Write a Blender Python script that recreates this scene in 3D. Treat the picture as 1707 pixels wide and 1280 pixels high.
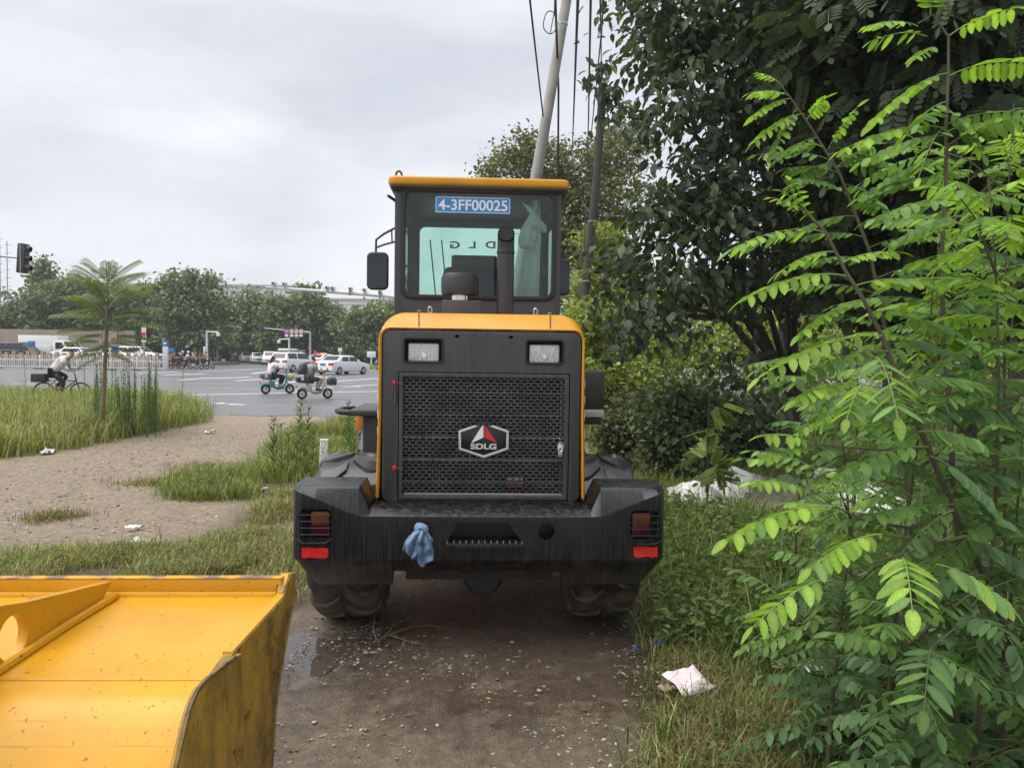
import bpy, bmesh, math, random
import numpy as np
from mathutils import Vector, Matrix, noise
random.seed(7); rng = np.random.default_rng(7)
R = math.radians
for o in list(bpy.data.objects): bpy.data.objects.remove(o)
SC = bpy.context.scene; COL = SC.collection

# ------------------------------------------------------------------ camera
F, CX, CY, CAMH = 1250.0, 853.5, 640.0, 1.75
PITCH, ROLL = math.atan(50/F), R(0.8)
cam_pos = Vector((0, 0, CAMH))
fw = Vector((0, math.cos(PITCH), -math.sin(PITCH))); up0 = Vector((0, math.sin(PITCH), math.cos(PITCH)))
ex = Vector((1, 0, 0))
cr = ex*math.cos(ROLL) + up0*math.sin(ROLL); cu = up0*math.cos(ROLL) - ex*math.sin(ROLL)
cd = bpy.data.cameras.new('camera'); co = bpy.data.objects.new('camera', cd); COL.objects.link(co)
cd.sensor_fit = 'HORIZONTAL'; cd.sensor_width = 36; cd.lens = 36*F/1707; cd.clip_start = 0.05; cd.clip_end = 3000
M = Matrix((cr, cu, -fw)).transposed().to_4x4(); M.translation = cam_pos; co.matrix_world = M
SC.camera = co
def ray(px, py): return fw + cr*((px-CX)/F) - cu*((py-CY)/F)
def W(px, py, Y):
    d = ray(px, py); return cam_pos + d*(Y/d.y)
def G(px, py, z=0.0):
    d = ray(px, py); return cam_pos + d*((z-CAMH)/d.z)

# ------------------------------------------------------------------ world: overcast
SUN_EL, SUN_AZ = R(64), R(-105)          # azimuth measured from +Y towards +X
wd = bpy.data.worlds.new('World'); SC.world = wd; wd.use_nodes = True
nt = wd.node_tree; nt.nodes.clear()
def N(nt, t, **kw):
    n = nt.nodes.new(t)
    for k, v in kw.items():
        if k.startswith('i_'):
            n.inputs[k[2:]].default_value = v
        else: setattr(n, k, v)
    return n
sky = N(nt, 'ShaderNodeTexSky', sky_type='NISHITA', sun_disc=False, sun_elevation=SUN_EL, sun_rotation=SUN_AZ, air_density=1.0, dust_density=4.0, ozone_density=1.0)
tc = N(nt, 'ShaderNodeTexCoord'); mp = N(nt, 'ShaderNodeMapping'); mp.inputs['Scale'].default_value = (1.1, 1.1, 3.6); mp.inputs['Rotation'].default_value = (0.12, 0.25, 0.3)
nz = N(nt, 'ShaderNodeTexNoise'); nz.inputs['Scale'].default_value = 1.7; nz.inputs['Detail'].default_value = 6; nz.inputs['Roughness'].default_value = 0.5; nz.inputs['Distortion'].default_value = 0.25
rp = N(nt, 'ShaderNodeValToRGB'); rp.color_ramp.elements[0].position = 0.33; rp.color_ramp.elements[0].color = (4.3, 4.55, 5.15, 1)
rp.color_ramp.elements[1].position = 0.66; rp.color_ramp.elements[1].color = (6.9, 7.05, 7.35, 1)
mx = N(nt, 'ShaderNodeMix', data_type='RGBA'); mx.inputs[0].default_value = 0.9
bg = N(nt, 'ShaderNodeBackground'); bg.inputs['Strength'].default_value = 0.05; wo = N(nt, 'ShaderNodeOutputWorld')
l = nt.links.new
l(tc.outputs['Generated'], mp.inputs[0]); l(mp.outputs[0], nz.inputs['Vector']); l(nz.outputs[0], rp.inputs[0])
l(sky.outputs[0], mx.inputs[6]); l(rp.outputs[0], mx.inputs[7]); l(mx.outputs[2], bg.inputs[0]); l(bg.outputs[0], wo.inputs[0])
sd = bpy.data.lights.new('sun', 'SUN'); sd.energy = 1.5; sd.angle = R(70); sd.color = (1, .96, .9)
so = bpy.data.objects.new('sun', sd); COL.objects.link(so)
sdir = Vector((math.sin(SUN_AZ)*math.cos(SUN_EL), math.cos(SUN_AZ)*math.cos(SUN_EL), math.sin(SUN_EL)))
so.rotation_euler = (-sdir).to_track_quat('-Z', 'Y').to_euler(); so.location = (0, 0, 30)
SC.view_settings.view_transform = 'Standard'; SC.view_settings.look = 'None'; SC.view_settings.exposure = 1.58; SC.view_settings.gamma = 1
SC.view_settings.use_curve_mapping = False

# ------------------------------------------------------------------ helpers
def tag(o, label=None, cat=None, group=None, kind=None):
    for k, v in (('label', label), ('category', cat), ('group', group), ('kind', kind)):
        if v: o[k] = v
    return o
def empty(name, loc=(0, 0, 0), rz=0, label=None, cat=None, group=None):
    o = bpy.data.objects.new(name, None); COL.objects.link(o); o.location = loc; o.rotation_euler = (0, 0, rz)
    o.empty_display_size = .1
    return tag(o, label, cat, group)
def link(name, me, mat, parent=None, loc=None):
    o = bpy.data.objects.new(name, me); COL.objects.link(o)
    if mat is not None and not me.materials: me.materials.append(mat)
    if parent: o.parent = parent
    if loc is not None: o.location = loc
    return o
def frame(pts, i):
    a = pts[max(i-1, 0)]; b = pts[min(i+1, len(pts)-1)]; return (b-a).normalized()
def rrect(x0, x1, z0, z1, r, n=4):
    out = []
    for cx, cz, a0 in ((x1-r, z1-r, 0), (x0+r, z1-r, 90), (x0+r, z0+r, 180), (x1-r, z0+r, 270)):
        for k in range(n+1):
            a = R(a0+90*k/n); out.append((cx+r*math.cos(a), cz+r*math.sin(a)))
    return out
class MB:
    def __init__(s): s.v = []; s.f = []
    def add(s, vs, fs):
        o = len(s.v); s.v += [tuple(v) for v in vs]; s.f += [[i+o for i in f] for f in fs]; return s
    def box(s, a, b):
        x0, y0, z0 = a; x1, y1, z1 = b
        return s.add([(x0,y0,z0),(x1,y0,z0),(x1,y1,z0),(x0,y1,z0),(x0,y0,z1),(x1,y0,z1),(x1,y1,z1),(x0,y1,z1)],
                     [(0,3,2,1),(4,5,6,7),(0,1,5,4),(1,2,6,5),(2,3,7,6),(3,0,4,7)])
    def prism(s, poly, axis, a, b):      # poly: 2d points in the other two axes (order kept x,y,z)
        def p(q, t): return {'x': (t, q[0], q[1]), 'y': (q[0], t, q[1]), 'z': (q[0], q[1], t)}[axis]
        n = len(poly)
        return s.add([p(q, a) for q in poly]+[p(q, b) for q in poly],
                     [list(range(n))[::-1], list(range(n, 2*n))]+[(i, (i+1) % n, (i+1) % n+n, i+n) for i in range(n)])
    def ring(s, out, inn, axis, a, b):   # frame: outer loop, inner loop of equal count
        def p(q, t): return {'x': (t, q[0], q[1]), 'y': (q[0], t, q[1]), 'z': (q[0], q[1], t)}[axis]
        n = len(out)
        vs = [p(q, a) for q in out]+[p(q, a) for q in inn]+[p(q, b) for q in out]+[p(q, b) for q in inn]
        fs = []
        for i in range(n):
            j = (i+1) % n
            fs += [(i, j, n+j, n+i), (2*n+i, 3*n+i, 3*n+j, 2*n+j), (i, 2*n+i, 2*n+j, j), (n+i, n+j, 3*n+j, 3*n+i)]
        return s.add(vs, fs)
    def tube(s, pts, r, n=8, caps=True):
        pts = [Vector(p) for p in pts]; rs = r if isinstance(r, (list, tuple)) else [r]*len(pts)
        t = frame(pts, 0); a = t.orthogonal().normalized(); vs = []; fs = []
        for i, p in enumerate(pts):
            t = frame(pts, i); a = (a - t*a.dot(t)).normalized(); b = t.cross(a)
            for k in range(n):
                w = 2*math.pi*k/n; vs.append(p+(a*math.cos(w)+b*math.sin(w))*rs[i])
        for i in range(len(pts)-1):
            for k in range(n):
                k2 = (k+1) % n; fs.append((i*n+k, i*n+k2, (i+1)*n+k2, (i+1)*n+k))
        if caps: fs += [list(range(n))[::-1], [(len(pts)-1)*n+k for k in range(n)]]
        return s.add(vs, fs)
    def lathe(s, prof, c=(0, 0, 0), axis='z', n=24, caps=True):   # prof (r, h)
        c = Vector(c); vs = []; fs = []
        for r, h in prof:
            for k in range(n):
                w = 2*math.pi*k/n; x, y = r*math.cos(w), r*math.sin(w)
                q = {'z': (x, y, h), 'x': (h, x, y), 'y': (y, h, x)}[axis]; vs.append(c+Vector(q))
        for i in range(len(prof)-1):
            for k in range(n):
                k2 = (k+1) % n; fs.append((i*n+k, i*n+k2, (i+1)*n+k2, (i+1)*n+k))
        if caps: fs += [list(range(n))[::-1], [(len(prof)-1)*n+k for k in range(n)]]
        return s.add(vs, fs)
    def mesh(s, name='m', bevel=0, seg=2, ang=35, bang=25):
        me = bpy.data.meshes.new(name); me.from_pydata(s.v, [], s.f)
        bm = bmesh.new(); bm.from_mesh(me); bmesh.ops.recalc_face_normals(bm, faces=bm.faces)
        if bevel:
            es = [e for e in bm.edges if len(e.link_faces) == 2 and e.calc_face_angle(0) > R(bang)]
            bmesh.ops.bevel(bm, geom=es, offset=bevel, segments=seg, profile=.5, affect='EDGES', clamp_overlap=True)
        bm.to_mesh(me); bm.free()
        me.polygons.foreach_set('use_smooth', [True]*len(me.polygons)); me.set_sharp_from_angle(angle=R(ang)); me.update()
        return me
    def build(s, name, mat, parent=None, loc=None, **kw):
        return link(name, s.mesh(name, **kw), mat, parent, loc)
def box(name, a, b, mat, parent, bevel=0.004, **kw): return MB().box(a, b).build(name, mat, parent, bevel=bevel, **kw)
def evalmesh(o):
    dg = bpy.context.evaluated_depsgraph_get(); return bpy.data.meshes.new_from_object(o.evaluated_get(dg))
def cut(o, cutters):
    hs = []
    for c in cutters:
        h = bpy.data.objects.new('cut', c.mesh('cut')); COL.objects.link(h); h.parent = o.parent; hs.append(h)
        m = o.modifiers.new('b', 'BOOLEAN'); m.operation = 'DIFFERENCE'; m.solver = 'EXACT'; m.object = h
    bpy.context.view_layer.update(); me = evalmesh(o); o.modifiers.clear(); o.data = me
    for h in hs: bpy.data.objects.remove(h)
    me.set_sharp_from_angle(angle=R(30))
def text_mesh(body, size, extrude=.002, bold=0):
    c = bpy.data.curves.new('t', 'FONT'); c.body = body; c.size = size; c.extrude = extrude; c.align_x = 'CENTER'; c.align_y = 'CENTER'; c.offset = bold
    o = bpy.data.objects.new('t', c); COL.objects.link(o); bpy.context.view_layer.update(); me = evalmesh(o)
    bpy.data.objects.remove(o); return me
def tri_mesh(name, V, T, mat, parent=None, col=None, kind=None, smooth=False):
    me = bpy.data.meshes.new(name); nv, nf = len(V), len(T); k = T.shape[1]
    me.vertices.add(nv); me.vertices.foreach_set('co', np.ascontiguousarray(V, np.float32).ravel())
    me.loops.add(nf*k); me.loops.foreach_set('vertex_index', np.ascontiguousarray(T, np.int32).ravel())
    me.polygons.add(nf); me.polygons.foreach_set('loop_start', np.arange(0, nf*k, k, dtype=np.int32))
    me.polygons.foreach_set('use_smooth', np.full(nf, smooth))
    if col is not None:
        a = me.color_attributes.new('Col', 'FLOAT_COLOR', 'POINT')
        a.data.foreach_set('color', np.concatenate([col, np.ones((nv, 1))], 1).astype(np.float32).ravel())
    me.update(calc_edges=True); me.validate()
    o = link(name, me, mat, parent)
    if kind: o['kind'] = kind
    return o

# ------------------------------------------------------------------ materials
def new_mat(name):
    m = bpy.data.materials.new(name); m.use_nodes = True; nt = m.node_tree
    return m, nt, nt.nodes['Principled BSDF'], nt.nodes['Material Output']
def setp(b, **kw):
    for k, v in kw.items(): b.inputs[k.replace('_', ' ')].default_value = v
def ramp(nt, c0, c1, p0=.35, p1=.65):
    r = N(nt, 'ShaderNodeValToRGB'); e = r.color_ramp.elements
    e[0].position = p0; e[0].color = (*c0, 1) if len(c0) == 3 else c0; e[1].position = p1; e[1].color = (*c1, 1) if len(c1) == 3 else c1
    return r
def noise_n(nt, scale, detail=4, rough=.55, stretch=None, coord='Object'):
    t = N(nt, 'ShaderNodeTexCoord'); n = N(nt, 'ShaderNodeTexNoise'); n.inputs['Scale'].default_value = scale
    n.inputs['Detail'].default_value = detail; n.inputs['Roughness'].default_value = rough
    if stretch:
        m = N(nt, 'ShaderNodeMapping'); m.inputs['Scale'].default_value = stretch
        nt.links.new(t.outputs[coord], m.inputs[0]); nt.links.new(m.outputs[0], n.inputs['Vector'])
    else: nt.links.new(t.outputs[coord], n.inputs['Vector'])
    return n
def pm(name, c, rough=.5, metal=0, c2=None, scale=6, p0=.35, p1=.65, bump=0, bscale=60, rvar=0, stretch=None, detail=4, spec=.5):
    m, nt, b, o = new_mat(name); l = nt.links.new
    setp(b, Roughness=rough, Metallic=metal, Specular_IOR_Level=spec)
    c2 = c2 or tuple(x*.8 for x in c)
    n = noise_n(nt, scale, detail, stretch=stretch); r = ramp(nt, c, c2, p0, p1); l(n.outputs[0], r.inputs[0]); l(r.outputs[0], b.inputs['Base Color'])
    if rvar:
        mr = N(nt, 'ShaderNodeMapRange'); mr.inputs[3].default_value = rough-rvar; mr.inputs[4].default_value = rough+rvar
        l(n.outputs[0], mr.inputs[0]); l(mr.outputs[0], b.inputs['Roughness'])
    if bump:
        n2 = noise_n(nt, bscale, 3, stretch=stretch); bp = N(nt, 'ShaderNodeBump'); bp.inputs['Strength'].default_value = bump; bp.inputs['Distance'].default_value = .01
        l(n2.outputs[0], bp.inputs['Height']); l(bp.outputs[0], b.inputs['Normal'])
    return m
def glass(name, tint, refl=.06, rough=.02):
    m, nt, b, o = new_mat(name); l = nt.links.new; nt.nodes.remove(b)
    t = N(nt, 'ShaderNodeBsdfTransparent'); t.inputs[0].default_value = (*tint, 1)
    g = N(nt, 'ShaderNodeBsdfGlossy'); g.inputs['Roughness'].default_value = rough
    f = N(nt, 'ShaderNodeFresnel'); f.inputs[0].default_value = 1.45; mx = N(nt, 'ShaderNodeMixShader')
    n = noise_n(nt, 3, 5); d = N(nt, 'ShaderNodeBsdfDiffuse'); d.inputs[0].default_value = (.3, .34, .3, 1)
    r = ramp(nt, (0, 0, 0), (.10, .10, .10), .5, .8); l(n.outputs[0], r.inputs[0]); mx2 = N(nt, 'ShaderNodeMixShader')
    l(f.outputs[0], mx.inputs[0]); l(t.outputs[0], mx.inputs[1]); l(g.outputs[0], mx.inputs[2])
    l(r.outputs[0], mx2.inputs[0]); l(mx.outputs[0], mx2.inputs[1]); l(d.outputs[0], mx2.inputs[2]); l(mx2.outputs[0], o.inputs[0])
    return m
def leaf_mat(name, trans=.35, rough=.45, tint=(1, 1, 1), spec=.4):
    m, nt, b, o = new_mat(name); l = nt.links.new
    a = N(nt, 'ShaderNodeVertexColor', layer_name='Col'); tl = N(nt, 'ShaderNodeBsdfTranslucent'); mx = N(nt, 'ShaderNodeMixShader')
    mu = N(nt, 'ShaderNodeMix', data_type='RGBA', blend_type='MULTIPLY'); mu.inputs[0].default_value = 1
    n = noise_n(nt, 16, 5, .65); r = ramp(nt, (.62, .66, .7), (1.25, 1.18, 1.05), .3, .7); l(n.outputs[0], r.inputs[0])
    l(a.outputs[0], mu.inputs[6]); l(r.outputs[0], mu.inputs[7]); l(mu.outputs[2], b.inputs['Base Color'])
    sc = N(nt, 'ShaderNodeMix', data_type='RGBA', blend_type='MULTIPLY'); sc.inputs[0].default_value = 1; sc.inputs[7].default_value = (1.25, 1.3, .6, 1)
    l(mu.outputs[2], sc.inputs[6]); l(sc.outputs[2], tl.inputs[0])
    setp(b, Roughness=rough, Specular_IOR_Level=spec); mx.inputs[0].default_value = trans
    l(b.outputs[0], mx.inputs[1]); l(tl.outputs[0], mx.inputs[2]); l(mx.outputs[0], o.inputs[0])
    return m
def paint_yellow(name, c, dirt=.5, scratch=.55):
    m, nt, b, o = new_mat(name); l = nt.links.new
    n1 = noise_n(nt, 14, 6, .65); r1 = ramp(nt, (0, 0, 0), (1, 1, 1), scratch, scratch+.12); l(n1.outputs[0], r1.inputs[0])
    n2 = noise_n(nt, 2.2, 4); r2 = ramp(nt, c, tuple(x*.74 for x in c), .35, .7); l(n2.outputs[0], r2.inputs[0])
    n3 = noise_n(nt, 75, 2, .5); r3 = ramp(nt, (0, 0, 0), (1, 1, 1), .67, .72); l(n3.outputs[0], r3.inputs[0]); ad = N(nt, 'ShaderNodeMath', operation='MAXIMUM'); l(r1.outputs[0], ad.inputs[0]); l(r3.outputs[0], ad.inputs[1])
    mx = N(nt, 'ShaderNodeMix', data_type='RGBA'); mx.inputs[7].default_value = (.10, .065, .02, 1)
    mt = N(nt, 'ShaderNodeMath', operation='MULTIPLY'); mt.inputs[1].default_value = dirt; n5 = noise_n(nt, 1, 3, .5, stretch=(2.0, 110, 110)); r5 = ramp(nt, (0, 0, 0), (.45, .45, .45), .66, .72); l(n5.outputs[0], r5.inputs[0]); a5 = N(nt, 'ShaderNodeMath', operation='MAXIMUM'); l(ad.outputs[0], a5.inputs[0]); l(r5.outputs[0], a5.inputs[1]); l(a5.outputs[0], mt.inputs[0])
    l(mt.outputs[0], mx.inputs[0]); l(r2.outputs[0], mx.inputs[6]); l(mx.outputs[2], b.inputs['Base Color'])
    mr = N(nt, 'ShaderNodeMapRange'); mr.inputs[3].default_value = .16; mr.inputs[4].default_value = .5; setp(b, Specular_IOR_Level=.38); l(n2.outputs[0], mr.inputs[0]); l(mr.outputs[0], b.inputs['Roughness'])
    return m
def worn_side(name):       # scuffed bucket side plate: paint under black scratches
    m, nt, b, o = new_mat(name); l = nt.links.new
    n1 = noise_n(nt, 9, 10, .78, stretch=(1, 1.2, .8)); r1 = ramp(nt, (.38, .21, .02), (.05, .036, .016), .40, .74); l(n1.outputs[0], r1.inputs[0])
    wv = N(nt, 'ShaderNodeTexWave'); wv.inputs['Scale'].default_value = 3; wv.inputs['Distortion'].default_value = 14; wv.inputs['Detail'].default_value = 5; wv.inputs['Detail Roughness'].default_value = .7
    t = N(nt, 'ShaderNodeTexCoord'); l(t.outputs['Object'], wv.inputs[0]); r2 = ramp(nt, (.2, .2, .2), (1, 1, 1), 0, .12); l(wv.outputs[0], r2.inputs[0])
    mu = N(nt, 'ShaderNodeMix', data_type='RGBA', blend_type='MULTIPLY'); mu.inputs[0].default_value = .6; l(r1.outputs[0], mu.inputs[6]); l(r2.outputs[0], mu.inputs[7])
    l(mu.outputs[2], b.inputs['Base Color']); setp(b, Roughness=.55); return m
def wet_plastic(name):     # textured black casting with thin vertical rain streaks
    m, nt, b, o = new_mat(name); l = nt.links.new
    nv = noise_n(nt, 1, 6, .65, stretch=(150, 6, 2.6)); nh = noise_n(nt, 30, 4); gm_ = N(nt, 'ShaderNodeNewGeometry'); sz_ = N(nt, 'ShaderNodeSeparateXYZ'); l(gm_.outputs['Normal'], sz_.inputs[0]); rz_ = ramp(nt, (0, 0, 0), (1, 1, 1), .35, .6); l(sz_.outputs[2], rz_.inputs[0]); n = N(nt, 'ShaderNodeMix', data_type='FLOAT'); l(rz_.outputs[0], n.inputs[0]); l(nv.outputs[0], n.inputs[2]); l(nh.outputs[0], n.inputs[3])
    r = ramp(nt, (.004, .0045, .005), (.036, .037, .041), .50, .76); l(n.outputs[0], r.inputs[0]); pz = N(nt, 'ShaderNodeSeparateXYZ'); l(gm_.outputs['Position'], pz.inputs[0]); nm_ = noise_n(nt, 9, 8, .7); pa = N(nt, 'ShaderNodeMath', operation='MULTIPLY_ADD'); pa.inputs[1].default_value = -.55; l(nm_.outputs[0], pa.inputs[0]); l(pz.outputs[2], pa.inputs[2]); rm_ = ramp(nt, (.75, .75, .75), (0, 0, 0), .14, .30); l(pa.outputs[0], rm_.inputs[0]); mm = N(nt, 'ShaderNodeMix', data_type='RGBA'); l(rm_.outputs[0], mm.inputs[0]); l(r.outputs[0], mm.inputs[6]); mm.inputs[7].default_value = (.085, .065, .048, 1); l(mm.outputs[2], b.inputs['Base Color'])
    mr = ramp(nt, (.17, .17, .17), (.5, .5, .5), .4, .65); l(n.outputs[0], mr.inputs[0]); l(mr.outputs[0], b.inputs['Roughness'])
    n2 = noise_n(nt, 170, 2); bp = N(nt, 'ShaderNodeBump'); bp.inputs['Strength'].default_value = .5; bp.inputs['Distance'].default_value = .004
    l(n2.outputs[0], bp.inputs['Height']); l(bp.outputs[0], b.inputs['Normal']); return m

MT = {}
MT['yellow'] = paint_yellow('loader_yellow_paint', (.58, .27, .012), .35, .66)
MT['bucket_yellow'] = paint_yellow('bucket_yellow_paint', (.62, .305, .012), .75, .66)
MT['worn'] = worn_side('worn_bucket_side')
MT['counter'] = wet_plastic('wet_counterweight')
MT['black'] = pm('black_satin', (.035, .035, .037), .42, c2=(.022, .022, .024), bump=.05, bscale=90)
MT['panel'] = pm('charcoal_panel', (.058, .057, .055), .40, c2=(.030, .030, .031), scale=1, rvar=.12, stretch=(22, 22, 3), detail=8, p0=.3, p1=.7)
MT['cabgrey'] = pm('cab_charcoal', (.045, .044, .045), .45, c2=(.034, .033, .034))
MT['gasket'] = pm('rubber_gasket', (.012, .012, .013), .5)
MT['void'] = pm('dark_cavity', (.006, .006, .007), .7)
MT['rubber'] = pm('tyre_rubber', (.028, .029, .031), .42, c2=(.018, .018, .019), scale=9, bump=.15, bscale=40)
MT['muddy'] = pm('muddy_tyre', (.10, .075, .05), .6, c2=(.026, .024, .022), scale=7, p0=.42, p1=.56, bump=.3, bscale=30)
MT['steel'] = pm('bare_steel', (.45, .45, .44), .3, .9)
MT['chrome'] = pm('chrome', (.75, .75, .74), .15, 1)
MT['rust'] = pm('rusty_fitting', (.24, .13, .05), .6, .2, c2=(.10, .07, .04), scale=25)
MT['radiator'] = pm('radiator_core', (.012, .013, .018), .5, c2=(.02, .018, .02), scale=12)
MT['cabglass'] = glass('cab_glass', (.82, .93, .895))
MT['white'] = pm('white_paint', (.75, .75, .74), .4, c2=(.68, .68, .67))
MT['silver'] = pm('silver_trim', (.6, .6, .6), .3, .3)
MT['redpaint'] = pm('red_paint', (.62, .02, .03), .35)
MT['redtape'] = pm('red_reflective_tape', (.70, .03, .025), .3, c2=(.5, .02, .02), scale=40)
MT['amber'] = pm('amber_lens', (.20, .06, .012), .15, c2=(.15, .04, .01), scale=30)
MT['redlens'] = pm('red_lens', (.07, .006, .010), .15, c2=(.045, .004, .008), scale=30)
MT['lens'] = pm('ribbed_lamp_glass', (.62, .61, .56), .12, .35, c2=(.42, .42, .39), scale=1, stretch=(120, 4, 30), bump=.5, bscale=1)
MT['platebl'] = pm('blue_plate', (.035, .22, .52), .35, c2=(.03, .19, .47))
MT['bag0'] = pm('white_cloth_bag', (.82, .84, .76), .6, c2=(.70, .73, .64), scale=14, bump=.5, bscale=25)
MT['rag'] = pm('blue_rag', (.17, .27, .40), .9, c2=(.12, .19, .30), scale=30, bump=.4, bscale=140)
MT['seat'] = pm('seat_cloth', (.03, .03, .035), .8)
MT['seatbrown'] = pm('seat_headrest_brown', (.10, .07, .05), .8, c2=(.05, .035, .028), scale=60)
MT['orange'] = pm('orange_lamp', (.75, .26, .03), .3)
MT['wood'] = pm('grey_board', (.42, .41, .39), .7, c2=(.3, .29, .27), stretch=(2, 30, 30))

m, nt, b, o_ = new_mat('tyre_mud_height'); l = nt.links.new
gq_ = N(nt, 'ShaderNodeNewGeometry'); sx_ = N(nt, 'ShaderNodeSeparateXYZ'); l(gq_.outputs['Position'], sx_.inputs[0])
n1 = noise_n(nt, 6, 6, .6); ma = N(nt, 'ShaderNodeMath', operation='MULTIPLY_ADD'); ma.inputs[1].default_value = .9; l(n1.outputs[0], ma.inputs[0]); l(sx_.outputs[2], ma.inputs[2])
r1 = ramp(nt, (.13, .10, .07), (.024, .025, .027), .62, .78); l(ma.outputs[0], r1.inputs[0]); l(r1.outputs[0], b.inputs['Base Color'])
r2 = ramp(nt, (.75, .75, .75), (.30, .30, .30), .62, .78); l(ma.outputs[0], r2.inputs[0]); l(r2.outputs[0], b.inputs['Roughness'])
n2 = noise_n(nt, 35, 3); bp = N(nt, 'ShaderNodeBump'); bp.inputs['Strength'].default_value = .2; bp.inputs['Distance'].default_value = .01; l(n2.outputs[0], bp.inputs['Height']); l(bp.outputs[0], b.inputs['Normal'])
MT['muddy'] = m

def cloth_mat(name, c, trans):
    m, nt, b, o = new_mat(name); l = nt.links.new; n = noise_n(nt, 14, 5); r = ramp(nt, c, tuple(x*.8 for x in c)); l(n.outputs[0], r.inputs[0]); l(r.outputs[0], b.inputs['Base Color']); setp(b, Roughness=.7)
    t = N(nt, 'ShaderNodeBsdfTranslucent'); l(r.outputs[0], t.inputs[0]); mx = N(nt, 'ShaderNodeMixShader'); mx.inputs[0].default_value = trans; l(b.outputs[0], mx.inputs[1]); l(t.outputs[0], mx.inputs[2]); l(mx.outputs[0], o.inputs[0]); return m
MT['bag'] = cloth_mat('white_cloth', (.92, .93, .88), .2); MT['sticker'] = cloth_mat('pale_sticker', (.5, .52, .5), .7)
# ================================================================== ground, road
def wpoly(px): return np.array([G(*p)[:2] for p in px])
def inpoly(x, y, P):
    c = np.zeros(x.shape, bool); n = len(P)
    for i in range(n):
        x0, y0 = P[i]; x1, y1 = P[i-1]
        with np.errstate(divide='ignore', invalid='ignore'):
            c ^= ((y0 > y) != (y1 > y)) & (x < (x1-x0)*(y-y0)/(y1-y0+1e-12)+x0)
    return c
PR = dict(
 right=wpoly([(1060,1330),(1092,1200),(1085,1100),(1066,1040),(1080,960),(1100,880),(1060,830),(1010,790),(990,740),(985,690),(1250,680),(1760,690),(1900,1330)]),
 strip=wpoly([(-60,1040),(-60,938),(120,918),(230,914),(330,895),(400,862),(440,830),(492,800),(500,960),(470,1010)]),
 mid=wpoly([(385,800),(440,755),(500,718),(600,700),(600,805),(480,815),(400,818)]),
 clump=wpoly([(285,832),(298,802),(345,790),(400,800),(425,832)]),
 verge=wpoly([(-200,775),(0,765),(100,750),(180,735),(338,703),(328,680),(270,668),(0,664),(-200,664)]))
pud = G(487, 1092); pud2 = G(500, 1060)
WHEELS = [(-1.02, 4.95), (.80, 5.05)]
def hz(x, y):
    near = np.clip((20.5-y)/3, 0, 1)
    return near
xs = np.sinh(np.linspace(-6.2, 6.2, 430))*1.15; ys = 1.0+np.sinh(np.linspace(-1.2, 6.5, 400))*1.5
xs = np.clip(xs, -900, 900); ys = np.clip(ys, -60, 1400)
XX, YY = np.meshgrid(xs, ys); nx_, ny_ = len(xs), len(ys); ZZ = np.zeros_like(XX)
flat = XX.ravel(); flaty = YY.ravel(); z = np.zeros(flat.size)
for i in np.nonzero((np.abs(flat) < 16) & (flaty < 21) & (flaty > 0))[0]:
    x, y = flat[i], flaty[i]
    z[i] = .016*noise.noise((x*1.7, y*1.7, 0))+.013*noise.noise((x*5, y*5, 3))+.008*noise.noise((x*14, y*14, 7))-.002 + .03*noise.noise((x*.4, y*.4, 9))*min(1, max(0, (y-6)/5))
z *= np.clip((20.8-flaty)/1.5, 0, 1); z -= .03*np.clip((flaty-20.3)/.8, 0, 1)
for q, dp, rr in ((pud, .03, .22), (pud2, .02, .12)): z -= dp*np.exp(-((flat-q.x)**2*1.6+(flaty-q.y)**2*.8)/rr**2)
# tyre ruts on the dirt track
for rx in (-3.4, -5.0): z -= .022*np.exp(-((flat-rx+.22*(flaty-8))/.22)**2)*((flaty > 5.5) & (flaty < 19))
for rx in (-1.02, .86): z -= (.010+.012*np.clip(np.sin(flaty*19+np.sign(flat-rx)*np.abs(flat-rx)*16), 0, 1))*np.exp(-((flat-rx-.05*(flaty-4))/.17)**4)*((flaty > 2) & (flaty < 4.6))
for rx in (-4.35, ): z -= .02*np.clip(np.sin(flaty*14+(flat-rx)*5)-.2, 0, 1)*np.exp(-((flat-rx)/.35)**4)*((flaty > 7) & (flaty < 10.5))
def soft(P, wid=.3):
    acc = np.zeros(flat.size)
    for k in range(9):
        dx, dy = wid*math.cos(k*2.399)*math.sqrt(k/9), wid*math.sin(k*2.399)*math.sqrt(k/9)
        acc += inpoly(flat+dx, flaty+dy, P)
    return acc/9
th = np.clip(sum(soft(P) for P in PR.values()), 0, 1)
wet = np.clip(np.exp(-(((flat-.05)/1.25)**4+((flaty-4.9)/1.55)**4))*1.2, 0, 1)
wet = np.maximum(wet, .9*np.exp(-((flat-pud.x)**2+(flaty-pud.y)**2)/.35**2))
trk = np.clip((-flat-1.0)/1.2, 0, 1)*np.clip((flaty-5)/2, 0, 1)
woods = np.clip((flat-2.2)/1.5, 0, 1)*np.clip((flaty-6)/3, 0, 1)
V = np.stack([flat, flaty, z], 1); idx = np.arange(nx_*ny_).reshape(ny_, nx_)
Q = np.stack([idx[:-1, :-1].ravel(), idx[:-1, 1:].ravel(), idx[1:, 1:].ravel(), idx[1:, :-1].ravel()], 1)
m, nt, b, o_ = new_mat('dirt_ground'); l = nt.links.new
at = N(nt, 'ShaderNodeVertexColor', layer_name='Col'); sp = N(nt, 'ShaderNodeSeparateColor'); l(at.outputs[0], sp.inputs[0])
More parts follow.
